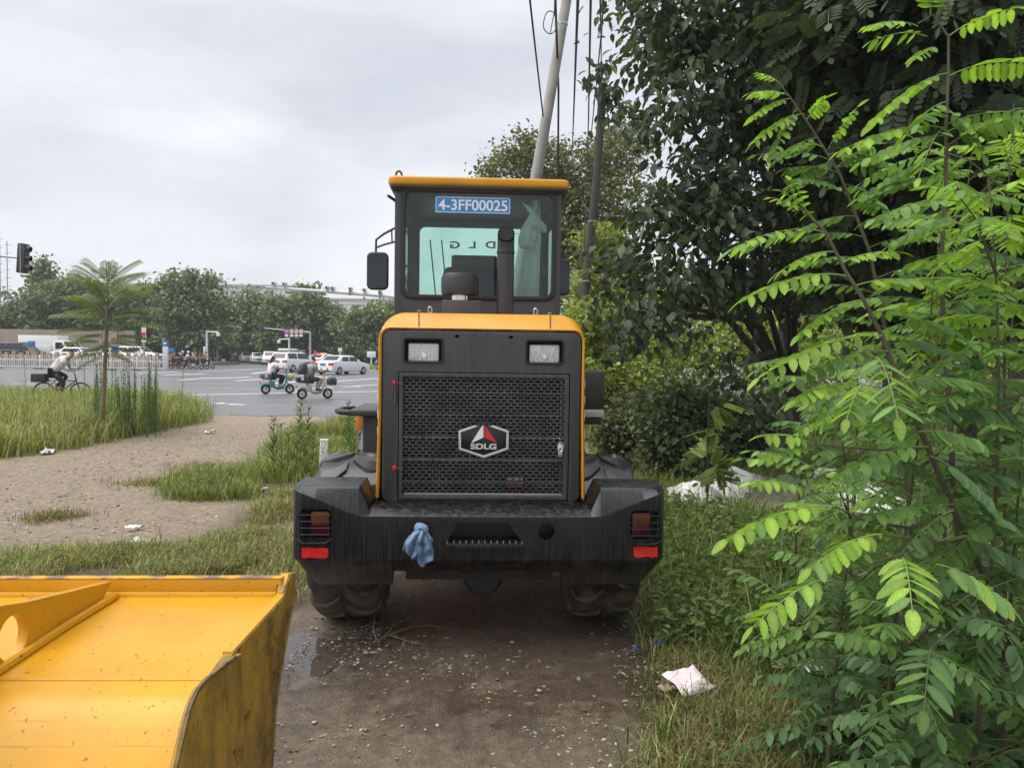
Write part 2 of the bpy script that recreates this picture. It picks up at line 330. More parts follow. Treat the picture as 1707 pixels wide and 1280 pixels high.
def mixc(nt, fac, a, b, ft='MIX'):
    x = N(nt, 'ShaderNodeMix', data_type='RGBA', blend_type=ft); l = nt.links.new
    for i, q in ((0, fac), (6, a), (7, b)):
        if hasattr(q, 'is_linked'): l(q, x.inputs[i])
        else: x.inputs[i].default_value = q if i == 0 else (*q, 1)
    return x.outputs[2]
n1 = noise_n(nt, 1.6, 8, .62); n2 = noise_n(nt, 17, 9, .72); n3 = noise_n(nt, 90, 3, .6); n4 = noise_n(nt, 5, 6, .65)
r1 = ramp(nt, (.15, .115, .083), (.30, .245, .185), .32, .68); l(n1.outputs[0], r1.inputs[0])
r2 = ramp(nt, (.5, .5, .5), (1.35, 1.32, 1.28), .3, .7); l(n2.outputs[0], r2.inputs[0])
dirt = mixc(nt, 1., r1.outputs[0], r2.outputs[0], 'MULTIPLY')
rt = ramp(nt, (.37, .295, .21), (.28, .24, .19), .42, .64); l(n4.outputs[0], rt.inputs[0]); trc = mixc(nt, 1., rt.outputs[0], r2.outputs[0], 'MULTIPLY')
c1 = mixc(nt, sp.outputs[2], dirt, trc)
rth = ramp(nt, (.14, .115, .055), (.06, .062, .028), .4, .62); l(n2.outputs[0], rth.inputs[0])
c2 = mixc(nt, sp.outputs[0], c1, rth.outputs[0])
rw = ramp(nt, (0, 0, 0), (1, 1, 1), .30, .55); l(n4.outputs[0], rw.inputs[0])
wm = N(nt, 'ShaderNodeMath', operation='MULTIPLY'); l(sp.outputs[1], wm.inputs[0]); l(rw.outputs[0], wm.inputs[1])
wa_ = N(nt, 'ShaderNodeMath', operation='MULTIPLY_ADD'); l(sp.outputs[1], wa_.inputs[0]); wa_.inputs[1].default_value = .35; l(wm.outputs[0], wa_.inputs[2])
c3 = mixc(nt, 1., c2, (.46, .40, .36), 'MULTIPLY'); wcl = N(nt, 'ShaderNodeClamp'); l(wa_.outputs[0], wcl.inputs[0])
l(mixc(nt, wcl.outputs[0], c2, c3), b.inputs['Base Color'])
rr = N(nt, 'ShaderNodeMapRange'); rr.inputs[3].default_value = .85; rr.inputs[4].default_value = .24; l(wcl.outputs[0], rr.inputs[0]); l(rr.outputs[0], b.inputs['Roughness'])
bp = N(nt, 'ShaderNodeBump'); bp.inputs['Strength'].default_value = 1.0; bp.inputs['Distance'].default_value = .03
ad = N(nt, 'ShaderNodeMath', operation='ADD'); l(n2.outputs[0], ad.inputs[0]); l(n3.outputs[0], ad.inputs[1]); l(ad.outputs[0], bp.inputs['Height']); l(bp.outputs[0], b.inputs['Normal'])
MT['ground'] = m
grd = tri_mesh('ground', V, Q, m, col=np.stack([th, wet, trk], 1), kind='structure', smooth=True)

asph, nt, b, o_ = new_mat('asphalt'); l = nt.links.new
n1 = noise_n(nt, .25, 6, .6, stretch=(.5, 1.6, 1)); r1 = ramp(nt, (.095, .098, .105), (.155, .158, .168), .3, .7); l(n1.outputs[0], r1.inputs[0]); l(r1.outputs[0], b.inputs['Base Color'])
r2 = ramp(nt, (.28, .28, .28), (.55, .55, .55), .3, .7); l(n1.outputs[0], r2.inputs[0]); l(r2.outputs[0], b.inputs['Roughness'])
e0, e1, e2 = G(-100, 689), G(330, 691), G(560, 690)
rp_ = [(-160, 21.5), (-30, 21.5)]+[(e1.x+(5-e1.x)*k/24, e1.y+.28*math.sin(k*1.7)+.15*math.sin(k*4.1)) for k in range(25)]+[(40, 22.5), (40, 128), (-160, 128)]
road = MB().add([(x, y, .004) for x, y in rp_], [list(range(len(rp_)))]).build('road', asph); road['kind'] = 'structure'
mk = pm('road_paint', (.72, .72, .71), .5, c2=(.42, .42, .42), scale=3.5, p0=.42, p1=.62)
lines = [((318,658.5),(640,652.5),.14),((343,631),(419,629),.30),((275,625),(342,623.5),.35),((392,635),(462,630.5),.18),((446,640),(500,636),.25),((300,634),(345,630),.12),
 ((560,636),(640,630),.16),((300,613),(380,608),.2),((420,623),(465,617),.2),((556,646),(600,644),.16),((360,672),(372,673),.2),((380,674),(408,675),.14),((600,618),(640,616),.2),((330,620),(440,615),.12),((500,625),(560,631),.14),
 ((0,655),(60,652),.14),((20,640),(60,640),.2),((230,622),(300,620),.3),((520,648),(640,641),.10)]
for p0, p1, wd2 in lines:
    a_, b_ = G(*p0), G(*p1); d_ = (b_-a_).normalized(); nn = Vector((-d_.y, d_.x, 0))*max(wd2, .15)
    MB().add([(q.x, q.y, .008) for q in (a_-nn, b_-nn, b_+nn, a_+nn)], [(0, 1, 2, 3)]).build('lane_marking', mk, road)
kg = pm('median_grass', (.16, .24, .04), .8, c2=(.10, .16, .03), scale=2)
# puddles: level water sheets lying in shallow dips
wm_, nt, b, o_ = new_mat('puddle_water'); setp(b, Base_Color=(.06, .05, .042, 1), Roughness=.03, Specular_IOR_Level=.6)
n1 = noise_n(nt, 30, 2); bp = N(nt, 'ShaderNodeBump'); bp.inputs['Strength'].default_value = .03; nt.links.new(n1.outputs[0], bp.inputs['Height']); nt.links.new(bp.outputs[0], b.inputs['Normal'])
pts = [(pud.x+.34*math.cos(t)*(1+.2*math.sin(3*t)), pud.y+.42*math.sin(t)*(1+.15*math.sin(5*t)), -.0205) for t in np.linspace(0, 6.2, 26)]
MB().add(pts, [list(range(len(pts)))]).build('puddle', wm_)['kind'] = 'structure'

# ------------------------------------------------------------------ grass
def sample(P, n):
    P = np.asarray(P); lo, hi = P.min(0), P.max(0); out = []
    while len(out) < n:
        q = rng.uniform(lo, hi, (n*3, 2)); q = q[inpoly(q[:, 0], q[:, 1], P)]; out = q if len(out) == 0 else np.concatenate([out, q])
    return out[:n]
def near_bias(P, n, f):      # keep more of the close ones
    q = sample(P, n*4); d = np.hypot(q[:, 0], q[:, 1]); w = 1/d**f; k = rng.choice(len(q), n, replace=False, p=w/w.sum()); return q[k]
def ground_z(x, y): return np.zeros(len(x))-.01
def blades(name, q, h, w, cols, mat, lean=.5, label=None, seg_droop=.35, z0=-.015):
    n = len(q); q = q+rng.normal(0, .05+.012*np.hypot(q[:, :1], q[:, 1:])*.5, (n, 2)); fx_, fy_ = q[:, 0], q[:, 1]; md = .5+.5*np.sin(fx_*2.1+1.3*np.sin(fy_*1.7))*np.sin(fy_*2.3+1.1*np.sin(fx_*1.9+.5)); md2 = .5+.5*np.sin(fx_*6.1+1.7*np.sin(fy_*4.3))*np.sin(fy_*5.7+1.4*np.sin(fx_*5.1))
    H = rng.uniform(h[0], h[1], n)*rng.uniform(.6, 1, n)*(.45+.5*md+.35*md2); wd = rng.uniform(w[0], w[1], n); a = rng.uniform(0, 2*np.pi, n); L = H*rng.uniform(.1, lean, n)*1.3
    dx, dy = np.cos(a), np.sin(a); sx, sy = -dy*wd/2, dx*wd/2; X, Y = q[:, 0], q[:, 1]; z0_ = np.full(n, z0)
    V = np.stack([np.stack([X-sx, Y-sy, z0_], 1), np.stack([X+sx, Y+sy, z0_], 1),
                  np.stack([X+dx*L*.35-sx*.8, Y+dy*L*.35-sy*.8, H*.6], 1), np.stack([X+dx*L*.35+sx*.8, Y+dy*L*.35+sy*.8, H*.6], 1),
                  np.stack([X+dx*L*.75-sx*.5, Y+dy*L*.75-sy*.5, H*.92], 1), np.stack([X+dx*L*.75+sx*.5, Y+dy*L*.75+sy*.5, H*.92], 1),
                  np.stack([X+dx*L*1.2, Y+dy*L*1.2, H*(1-seg_droop*rng.uniform(0, 1, n))], 1)], 1).reshape(-1, 3)
    t = np.array([(0, 1, 3), (0, 3, 2), (2, 3, 5), (2, 5, 4), (4, 5, 6)]); T = (np.arange(n)[:, None, None]*7+t).reshape(-1, 3)
    cols = np.array(cols); c = cols[rng.integers(0, len(cols), n)]*rng.uniform(.6, 1.3, (n, 1))*(.75+.35*md2[:, None]); C = np.repeat(c, 7, 0)
    o = tri_mesh(name, V, T, mat, col=C, kind='stuff'); return tag(o, label, 'grass' if label else None)
MT['grass'] = leaf_mat('grass_blades', .3, .5); MT['leafdark'] = leaf_mat('dark_leaf', .30, .5, spec=.3); MT['leafyoung'] = leaf_mat('young_leaf', .45, .5, spec=.3); MT['leafmid'] = leaf_mat('mid_leaf', .3, .5)
GRN = [(.15, .215, .05), (.12, .175, .04), (.20, .255, .07), (.10, .15, .04)]; DRY = [(.40, .32, .16), (.32, .24, .11), (.45, .38, .2), (.26, .19, .09)]; YEL = [(.33, .37, .085), (.26, .31, .07), (.38, .40, .13), (.18, .24, .055)]
Pt = wpoly([(1400,1330),(1330,1150),(1240,1085),(1110,1010),(1115,880),(1060,830),(1010,790),(990,740),(985,690),(1250,680),(1760,690),(1900,1330)])
def patchy(q, t=.5):
    v = np.array([.5+.8*noise.noise((x*1.1, y*.9, 5))+.35*noise.noise((x*3.5, y*3.5, 8)) for x, y in q]); return q[v > t]
def clumpy(P, n, f=1.0, k=None, s=.12):
    k = k or max(8, n//45); c = near_bias(P, k, f); q = c[rng.integers(0, k, n)]+rng.normal(0, s, (n, 2)); ok = inpoly(q[:, 0], q[:, 1], P) | (rng.random(n) < .25); return q[ok]
Pn = wpoly([(1075,1330),(1105,1200),(1098,1100),(1085,1040),(1100,960),(1110,900),(1330,880),(1760,930),(1800,1330)])
blades('verge_grass', near_bias(PR['right'], 90000, 1.0), (.06, .22), (.004, .009), GRN, MT['grass'], .9, 'green and straw coloured grass growing right of the wheel loader')
blades('tussock_grass', clumpy(Pt, 46000, .9), (.12, .42), (.005, .009), GRN+YEL[:1], MT['grass'], .8, 'longer green grass tufts under the saplings')
blades('dry_thatch', near_bias(Pn, 24000, 1.4), (.03, .10), (.003, .006), DRY, MT['grass'], 2.6, 'flattened dry straw on the edge of the muddy track')
blades('back_weeds', sample(wpoly([(985,745),(1250,735),(1760,745),(1760,690),(985,690)]), 22000), (.3, .8), (.01, .02), GRN, MT['grass'], .7, 'tall weeds at the foot of the woodland trees')
blades('strip_grass', patchy(near_bias(PR['strip'], 44000, .6)), (.04, .14), (.004, .008), GRN[:3]+DRY+YEL[2:3], MT['grass'], 1.8, 'short mixed grass behind the yellow bucket')
blades('strip_tufts', patchy(clumpy(PR['strip'], 13000, .5)), (.07, .2), (.005, .009), GRN+YEL, MT['grass'], .8, 'greener grass tufts behind the yellow bucket')
blades('patch_grass', patchy(sample(PR['mid'], 26000), .45), (.06, .32), (.006, .012), YEL+GRN[:2], MT['grass'], .8, 'yellow green weeds round the speckled concrete post')
blades('track_tuft', sample(PR['clump'], 6000), (.1, .27), (.006, .011), GRN+YEL, MT['grass'], .7, 'isolated green grass tuft on the dirt track')
for px, r_ in (((347, 779), .28), ((92, 862), .12), ((260, 806), .25)):
    c = G(*px); blades('sparse_tuft', np.stack([rng.normal(c.x, r_, 900), rng.normal(c.y, r_*.6, 900)], 1), (.04, .11), (.004, .008), GRN+DRY, MT['grass'], .9, 'thin low tuft of grass sprouting from bare dirt')
vq = sample(PR['verge'], 52000)
blades('roadside_grass', vq, (.14, .6), (.010, .02), YEL+GRN[:3]+DRY[2:3], MT['grass'], .8, 'yellow green tall grass on the verge beside the road')
c = G(150, 742); blades('verge_front', clumpy(PR['verge'], 12000, .3, s=.25), (.3, .85), (.008, .016), YEL+DRY[2:3], MT['grass'], .9, 'feathery seeding grass on the verge round the young tree')
# upright narrow weeds (a thicket of stems) beside the young tree
def stems(name, q, h, mat, label, cols, lw=.012, ll=.12, per=34, r=.007):
    Vs = []; Ts = []; Cs = []; o = 0
    for (x, y) in q:
        H = random.uniform(*h); lx, ly = random.uniform(-.06, .06)*H, random.uniform(-.06, .06)*H; c = np.array(random.choice(cols))*random.uniform(.75, 1.25)
        m = MB().tube([(x, y, -.02), (x+lx*.5, y+ly*.5, H*.5), (x+lx, y+ly, H)], [r, r*.8, r*.3], 4, caps=False); k = len(m.v); Vs += m.v
        Ts += [(f[0]+o, f[1]+o, f[2]+o) for f in m.f]+[(f[0]+o, f[2]+o, f[3]+o) for f in m.f]; Cs += [c*.9]*k; o += k
        for i in range(per):
            t = .12+.88*i/per; a = i*2.4+random.random(); L = ll*(1.15-.6*t)*random.uniform(.7, 1.2); bz = H*t; bx, by = x+lx*t, y+ly*t
            dx, dy = math.cos(a), math.sin(a); tx, ty_, tz = bx+dx*L*.75, by+dy*L*.75, bz+L*random.uniform(.35, .8); mx_, my_, mz_ = (bx+tx)/2, (by+ty_)/2, (bz+tz)/2+L*.08
            Vs += [(bx, by, bz), (mx_-dy*lw, my_+dx*lw, mz_), (tx, ty_, tz), (mx_+dy*lw, my_-dx*lw, mz_)]; Ts += [(o, o+1, o+2), (o, o+2, o+3)]; Cs += [c*random.uniform(.8, 1.2)]*4; o += 4
    ob = tri_mesh(name, np.array(Vs), np.array(Ts), mat, col=np.array(Cs), kind='stuff'); return tag(ob, label, 'weeds')
q = np.stack([np.array([W(px, 600, 15.6+dy).x, 15.6+dy]) for px, dy in zip(np.concatenate([rng.uniform(150, 262, 46), rng.normal(252, 6, 12)]), rng.uniform(-1, 1.4, 58))])
stems('tall_weeds', q, (.85, 1.5), MT['grass'], 'thicket of straight green weed stems beside the young roadside tree', [(.10, .17, .05), (.13, .2, .06), (.08, .14, .04)], per=52)
q = np.array([(W(px, 600, Y).x, Y) for px, Y in ((257, 17.2), (254, 17.8), (140, 16.5), (300, 16.2), (47, 15.8), (260, 18.4))])
stems('seeding_weeds', q, (1.2, 2.1), MT['grass'], 'lanky pale weed stalks standing above the verge grass', [(.19, .25, .08)], per=44)
q = np.array([(G(px, py).x, G(px, py).y) for px, py in ((500, 790), (512, 782), (492, 795), (520, 792), (470, 800), (585, 770), (580, 760), (592, 775), (505, 800), (480, 790), (455, 795))])
stems('track_weeds', q, (.6, 1.05), MT['grass'], 'leafy weed clump growing between the track and the loader', [(.10, .17, .045), (.16, .2, .06), (.08, .14, .035)], lw=.02, ll=.18, per=40)
# broad low leaves in the right-hand grass
# pebbles pressed in the mud
ico = bmesh.new(); bmesh.ops.create_icosphere(ico, subdivisions=1, radius=1); IV = np.array([v.co[:] for v in ico.verts]); IT = np.array([[v.index for v in f.verts] for f in ico.faces]); ico.free()
def pebbles(name, q, s, cols, mat, label, sk=2.0):
    n = len(q); sz = s[0]+(s[1]-s[0])*rng.random(n)**sk; a = rng.uniform(0, 6.28, n); sc = np.stack([sz, sz*rng.uniform(.5, .9, n), sz*rng.uniform(.25, .5, n)], 1)
    v = IV[None]*(1+.22*rng.normal(0, 1, (n, len(IV), 1)))*sc[:, None]; ca, sa = np.cos(a)[:, None], np.sin(a)[:, None]
    V = np.stack([v[..., 0]*ca-v[..., 1]*sa+q[:, 0, None], v[..., 0]*sa+v[..., 1]*ca+q[:, 1, None], v[..., 2]+.002+rng.uniform(-.004, .004, (n, 1))], -1).reshape(-1, 3)
    T = (np.arange(n)[:, None, None]*len(IV)+IT).reshape(-1, 3); cols = np.array(cols); C = np.repeat(cols[rng.integers(0, len(cols), n)]*rng.uniform(.7, 1.2, (n, 1)), len(IV), 0)
    o = tri_mesh(name, V, T, mat, col=C, kind='stuff'); return tag(o, label, 'gravel')
m, nt, b, o_ = new_mat('pebble_stone'); a_ = N(nt, 'ShaderNodeVertexColor', layer_name='Col'); nt.links.new(a_.outputs[0], b.inputs['Base Color']); setp(b, Roughness=.6); MT['pebble'] = m
q = np.stack([rng.uniform(-1.3, 1.1, 13000), 2.6+rng.random(13000)**1.3*3.6], 1); kk = np.array([noise.noise((x*1.5, y*1.5, 4)) for x, y in q])+rng.normal(0, .22, len(q)) > .02; q = q[kk]
pebbles('pebbles', q, (.002, .015), [(.22, .18, .14), (.29, .26, .21), (.16, .13, .10), (.10, .085, .07), (.33, .30, .25)], MT['pebble'], 'small pale stones pressed into the mud behind the loader', 3.4)
tp = wpoly([(0,930),(330,880),(480,790),(400,740),(560,700),(330,712),(0,775)])
pebbles('track_gravel', sample(tp, 4500), (.004, .024), [(.36, .31, .25), (.26, .225, .19), (.45, .41, .36), (.18, .16, .14)], MT['pebble'], 'loose grey gravel strewn over the dirt track', 3)
def litter(name, px, size, mat, label, cat, seed=0, crumple=.35, asp=.7, rz=0, pts=None):
    rnd = random.Random(seed); c = G(*px); n = 7; vs = []
    for i in range(n):
        for j in range(n):
            u, v = i/(n-1)-.5, j/(n-1)-.5; e = 1+.25*math.sin(3*u+seed)*v
            vs.append((u*size*e, v*size*asp*e, .012+size*crumple*abs(noise.noise((u*2.6+seed, v*2.6, seed*1.3)))))
    o = MB().add(vs, [(i*n+j, i*n+j+1, (i+1)*n+j+1, (i+1)*n+j) for i in range(n-1) for j in range(n-1)]).build(name, mat, None, (c.x, c.y, .01), ang=25)
    s = o.modifiers.new('s', 'SOLIDIFY'); s.thickness = .0015
    o.rotation_euler = (rnd.uniform(-.1, .1), rnd.uniform(-.1, .1), rz); return tag(o, label, cat)
wp = pm('white_litter', (.72, .72, .72), .6); blp = pm('blue_litter', (.03, .07, .30), .4)
m, nt, b, o_ = new_mat('pink_printed_paper'); t = N(nt, 'ShaderNodeTexCoord'); br = N(nt, 'ShaderNodeTexBrick'); br.inputs['Scale'].default_value = 34; br.inputs['Color1'].default_value = (.62, .40, .42, 1); br.inputs['Color2'].default_value = (.55, .36, .40, 1); br.inputs['Mortar'].default_value = (.75, .70, .72, 1); br.inputs['Mortar Size'].default_value = .06
nt.links.new(t.outputs['Object'], br.inputs[0]); nt.links.new(br.outputs[0], b.inputs['Base Color']); setp(b, Roughness=.6)
o = litter('printed_paper', (1146, 1158), .19, m, 'torn pink printed paper scrap lying on dry grass', 'paper', 3, .25, .85, .5); o.rotation_euler = (.45, -.1, .5); o.location.z = .06
o = litter('cardboard_scrap', (1116, 1162), .12, pm('tan_card', (.30, .22, .17), .8), 'small brown card scrap beside the pink paper', 'card', 5, .4, .5, .2); o.location.z = .03
o = litter('crumpled_tissue', (1374, 1148), .16, wp, 'crumpled white tissue in the grass under the saplings', 'tissue', 9, .5, .7, .3); o.location.z = .08
o = litter('fallen_leaf', (1308, 1132), .15, pm('pale_fallen_leaf', (.20, .27, .10), .6), 'pale green fallen leaf lying on the straw', 'leaf', 12, .3, .5, .1); o.location.z = .06
litter('blue_scrap', (1100, 1078), .085, blp, 'blue plastic scrap at the grass edge, larger of two', 'plastic scrap', 6, .4, .6); litter('blue_scrap', (1059, 1090), .05, blp, 'tiny blue plastic scrap on the mud near the larger blue one', 'plastic scrap', 8, .4, .6)
for i, (px, sz, lb) in enumerate((((236, 908), .16, 'white tissue lump at the edge of the strip grass'), ((224, 884), .15, 'flat white scrap on the dirt track above the tissue lump'), ((80, 757), .30, 'dirty white wrapper lying along the verge edge'), ((350, 723), .22, 'white scrap far up the dirt track'), ((440, 818), .10, 'white scrap beside the grass behind the counterweight'))):
    litter('paper_litter', px, sz, wp, lb, 'litter', 20+i, .45, .6, i)
# fallen twig
tw = empty('fallen_twig', G(640, 1060), 0, 'thin branched dead twig lying behind the rear tyre', 'twig'); b0 = G(640, 1060)
tm = pm('twig_bark', (.17, .12, .07), .8); gp_ = lambda x, y, z: tuple(G(x, y)+Vector((0, 0, z))-b0)
for nm, p_ in (('main_branch', [(622, 1074, .012), (650, 1062, .02), (690, 1050, .025), (720, 1047, .02), (756, 1052, .01)]), ('side_branch', [(648, 1063, .02), (668, 1068, .015), (690, 1075, .01), (712, 1077, .008)]), ('side_branch', [(690, 1050, .025), (705, 1038, .03), (735, 1028, .01)]), ('side_branch', [(628, 1072, .015), (622, 1060, .05), (626, 1045, .09)]), ('side_branch', [(640, 1066, .02), (660, 1052, .05), (668, 1040, .06)])):
    MB().tube([gp_(*q) for q in p_], [.008 if nm[0] == 'm' else .005]+[.005]*(len(p_)-2)+[.002], 6).build(nm, tm, tw)
# speckled concrete post
cp = G(538, 800); cpm = pm('speckled_concrete', (.62, .61, .58), .8, c2=(.22, .21, .2), scale=40, p0=.5, p1=.62)
zt = W(540, 732, cp.y).z
o = MB().prism(rrect(-.055, .055, -.05, .05, .01, 1), 'z', -.05, zt).build('concrete_post', cpm, None, (cp.x, cp.y, 0), bevel=.006); o.rotation_euler = (0, R(2), .3); tag(o, 'speckled pale concrete marker post standing in weeds by the loader', 'post')

q = np.concatenate([near_bias(Pn, 1500, 1.0), np.stack([rng.uniform(-1.2, 1.1, 150), rng.uniform(2.7, 6, 150)], 1), patchy(near_bias(PR['strip'], 900, .5))]); n = len(q)
a = rng.uniform(0, 6.28, n); L = rng.uniform(.012, .034, n); w = L*rng.uniform(.06, .4, n); zz = rng.uniform(.006, .03, n); dx, dy = np.cos(a), np.sin(a)
V = np.stack([np.stack([q[:, 0]-dx*L, q[:, 1]-dy*L, zz], 1), np.stack([q[:, 0]-dy*w, q[:, 1]+dx*w, zz+.006], 1), np.stack([q[:, 0]+dx*L, q[:, 1]+dy*L, zz+.004], 1), np.stack([q[:, 0]+dy*w, q[:, 1]-dx*w, zz-.002], 1)], 1).reshape(-1, 3)
T = (np.arange(n)[:, None, None]*4+np.array([(0, 1, 2), (0, 2, 3)])).reshape(-1, 3); cc = np.array([(.22, .15, .08), (.33, .25, .13), (.14, .10, .06), (.30, .30, .12)]); C = np.repeat(cc[rng.integers(0, 4, n)]*rng.uniform(.6, 1.3, (n, 1)), 4, 0)
tag(tri_mesh('leaf_litter', V, T, MT['grass'], col=C, kind='stuff'), 'dead leaves and straw bits scattered over mud and grass', 'leaf litter')
# ================================================================== the wheel loader
LO = Vector(((798-853.5)/F*4.25, 4.25, 0)); LYAW = R(2.6)
loader = empty('wheel_loader', LO, LYAW, 'yellow and charcoal wheel loader seen from behind with blue number plate in its cab window', 'wheel loader')
ln = Vector((-math.sin(LYAW), math.cos(LYAW), 0)); lr = Vector((math.cos(LYAW), math.sin(LYAW), 0))
def lp(px, py, y):
    d = ray(px, py); o = LO + ln*y; t = (o-cam_pos).dot(ln)/d.dot(ln); q = cam_pos+d*t-LO
    return Vector((q.dot(lr), y, q.z))
def rect(x0, y0, x1, y1, y):       # pixel box -> local x0,x1,z0,z1 on the plane y
    a = lp(x0, (y0+y1)/2, y).x; b = lp(x1, (y0+y1)/2, y).x; c = lp((x0+x1)/2, y1, y).z; d = lp((x0+x1)/2, y0, y).z
    return a, b, c, d
def ry(name, px, y0, y1, mat, parent, r=.01, bevel=.002, n=4):   # rounded plate from a pixel box
    a, b, c, d = rect(*px, y0); return MB().prism(rrect(a, b, c, d, r, n), 'y', y0, y1).build(name, mat, parent, bevel=bevel)

# --- counterweight (lofted), cut for lamps, towing pocket and eyes
hw = (lp(1110, 870, 0).x-lp(485.5, 870, 0).x)/2; bcx = (lp(1110, 870, 0).x+lp(485.5, 870, 0).x)/2
zc = lp(798, 934, 0).z; zdeck = lp(798, 851, .02).z; zsh = lp(798, 861, 0).z; ztop = lp(798, 811, .05).z; zs_o = lp(798, 819, 0).z
zb = lp(798, 972, .12).z; zbc = lp(798, 950, .12).z
sx_in = hw-(595-485.5)/312.5*hw; sx_dk = hw-(612-485.5)/312.5*hw; sx_u = hw-(650-485.5)/312.5*hw
def prof(t, sgn):
    # t = |x|
    if t > sx_in: zt = ztop; k = (t-sx_in)/(hw-sx_in); zs = zsh+(zs_o-zsh)*min(1, k*1.05); back = .36
    elif t > sx_dk: k = (t-sx_dk)/(sx_in-sx_dk); zt = zdeck+(ztop-zdeck)*k; zs = zsh; back = .36
    else: zt = zdeck; zs = zsh; back = .36
    inset = 0.0; zl = zc; bz = zb if t > sx_u+.002 else zbc
    if t > hw-.13:
        kk = (t-(hw-.13))/.13; bz = zb+(zl-.03-zb)*kk
    if t > hw-.05: inset = .05*((t-(hw-.05))/.05)**2
    return [(.17, bz), (.10+inset, bz), (inset, zl), (inset, zs), (.045+inset*.8, zt-.012), (.07+inset, zt), (back, zt), (back, zt-.11), (.17+.02, zdeck-.13)]
mb = MB(); ts = [hw, hw-.02, hw-.05, hw-.13, sx_in+.001, sx_dk-.001, sx_u+.003, sx_u-.003, 0]
st = [(-t, t) for t in ts[:-1]]+[(0, 0)]+[(t, t) for t in ts[:-1][::-1]]
P = [[(bcx+x, y, z) for y, z in prof(t, 0)] for x, t in st]; n = len(P[0])
fs = [(i*n+k, i*n+(k+1) % n, (i+1)*n+(k+1) % n, (i+1)*n+k) for i in range(len(P)-1) for k in range(n)]
mb.add([q for row in P for q in row], fs+[list(range(n))[::-1], [(len(P)-1)*n+k for k in range(n)]])
cw = mb.build('counterweight', MT['counter'], loader, bevel=.012, seg=3, bang=20)
cs = []
for px in ((499, 849, 552, 897), (1051, 851, 1100, 899)):
    a, b, c, d = rect(*px, 0); cs.append(MB().prism(rrect(a, b, c, d, .03), 'y', -.1, .09))
q = [lp(*p, 0) for p in ((764, 872), (846, 872), (874, 907), (742, 907))]
cs.append(MB().prism([(v.x, v.z) for v in q], 'y', -.1, .15))
holes = [(911, 886, 14), (703, 882, 13)]
for hx, hy, hr in holes:
    v = lp(hx, hy, 0); cs.append(MB().lathe([(hr/F*4.3, -.1), (hr/F*4.3, .14)], (v.x, 0, v.z), 'y', 24))
cut(cw, cs)
for hx, hy, hr in holes:
    v = lp(hx, hy, 0); r0 = hr/F*4.3
    MB().lathe([(r0*1.12, -.004), (r0*1.12, .004), (r0*.98, .004), (r0*.98, -.004), (r0*1.12, -.004)], (v.x, 0, v.z), 'y', 24, caps=False).build('towing_eye', MT['counter'], loader)
a, b, c, d = rect(742, 905, 874, 917, -.02)
tr = MB().box((a, -.03, c), (b, .10, d)).build('step_tread', MT['counter'], loader, bevel=.008)
m = MB()
for i in range(13):
    for j in range(2): m.lathe([(.005, 0), (.004, .006)], (a+.012+(b-a-.024)*i/12, -.012+.03*j, d), 'z', 6)
m.build('tread_stud', MT['steel'], tr)['kind'] = 'stuff'
a, b, c, d = rect(768, 930, 839, 953, .02); box('hitch_plate', (a, .09, c-.03), (b, .3, d-.02), MT['void'], loader, .006)
a, b, c, d = rect(676, 945, 921, 966, .2); box('frame_crossmember', (a, .20, c), (b, .40, d+.1), MT['black'], loader, .006)
v = lp(805, 962, .3); MB().lathe([(.02, -.14), (.10, -.13), (.13, -.05), (.13, .1), (.05, .16)], (v.x, .42, v.z), 'y', 18).build('drain_housing', MT['black'], loader)
for px, sgn in (((499, 849, 552, 897), -1), ((1051, 851, 1100, 899), 1)):
    t = empty('tail_lamp', (0, 0, 0)); t.parent = loader
    a, b, c, d = rect(px[0]+17*(sgn < 0)+2, px[1]+3, px[2]-3-13*(sgn > 0), px[3]-4, .03); zm = c+(d-c)*.60
    MB().prism(rrect(a, b, c, zm, .012), 'y', .02, .08).build('red_lens', MT['redlens'], t, bevel=.008)
    MB().prism(rrect(a, b, zm+.001, d, .012), 'y', .02, .08).build('amber_lens', MT['amber'], t, bevel=.008)
    a, b, c, d = rect(px[0]+2, px[1]+6, px[2]-2, px[3]-3, -.01)
    for k in range(4):
        z = c+(d-c)*(.08+.28*k); MB().tube([(a-.012, .01, z), (a, -.012, z), (b, -.012, z), (b+.012, .01, z)], .003, 6).build('guard_bar', MT['gasket'], t)
    for x in (a+.006, b-.006): MB().tube([(x, -.008, c), (x, -.008, d)], .003, 6).build('guard_bar', MT['gasket'], t)
    a, b, c, d = rect(px[0]-3, px[3]+1, px[2]+1, px[3]+9, 0)
    MB().tube([(a, -.004, d), (a+.03, -.012, c+.006), (b-.03, -.012, c+.006), (b, -.004, d)], .007, 8).build('lamp_lip', MT['counter'], t)
for px in ((503, 912, 547, 929.5), (1056, 910.5, 1096, 928)):
    a, b, c, d = rect(*px, 0); m = MB(); g = []
    for i in range(9):
        for j in range(4):
            g.append((a+(b-a)*i/8+.002*random.uniform(-1, 1), -.003-.003*random.random(), c+(d-c)*j/3+(.004*random.uniform(-1, 1)) + (.006 if (i in (0, 8) and j == 0) else 0)))
    m.add(g, [(i*4+j, (i+1)*4+j, (i+1)*4+j+1, i*4+j+1) for i in range(8) for j in range(3)]); m.build('reflective_tape', MT['redtape'], loader, ang=20)
# deck plate under the hood
box('rear_deck', (bcx-sx_dk+.01, .30, zdeck-.10), (bcx+sx_dk-.01, .75, zdeck-.006), MT['black'], loader)

# --- engine hood
HY = .27
a, b, c, d = rect(637, 552, 967, 838, HY); hx0, hx1, hz0, hz1 = a, b, c, d; hcx = (a+b)/2
hw2 = (b-a)/2
box('engine_block', (hcx-hw2+.05, .55, .62), (hcx+hw2-.05, 1.45, 1.5), MT['void'], loader, 0)
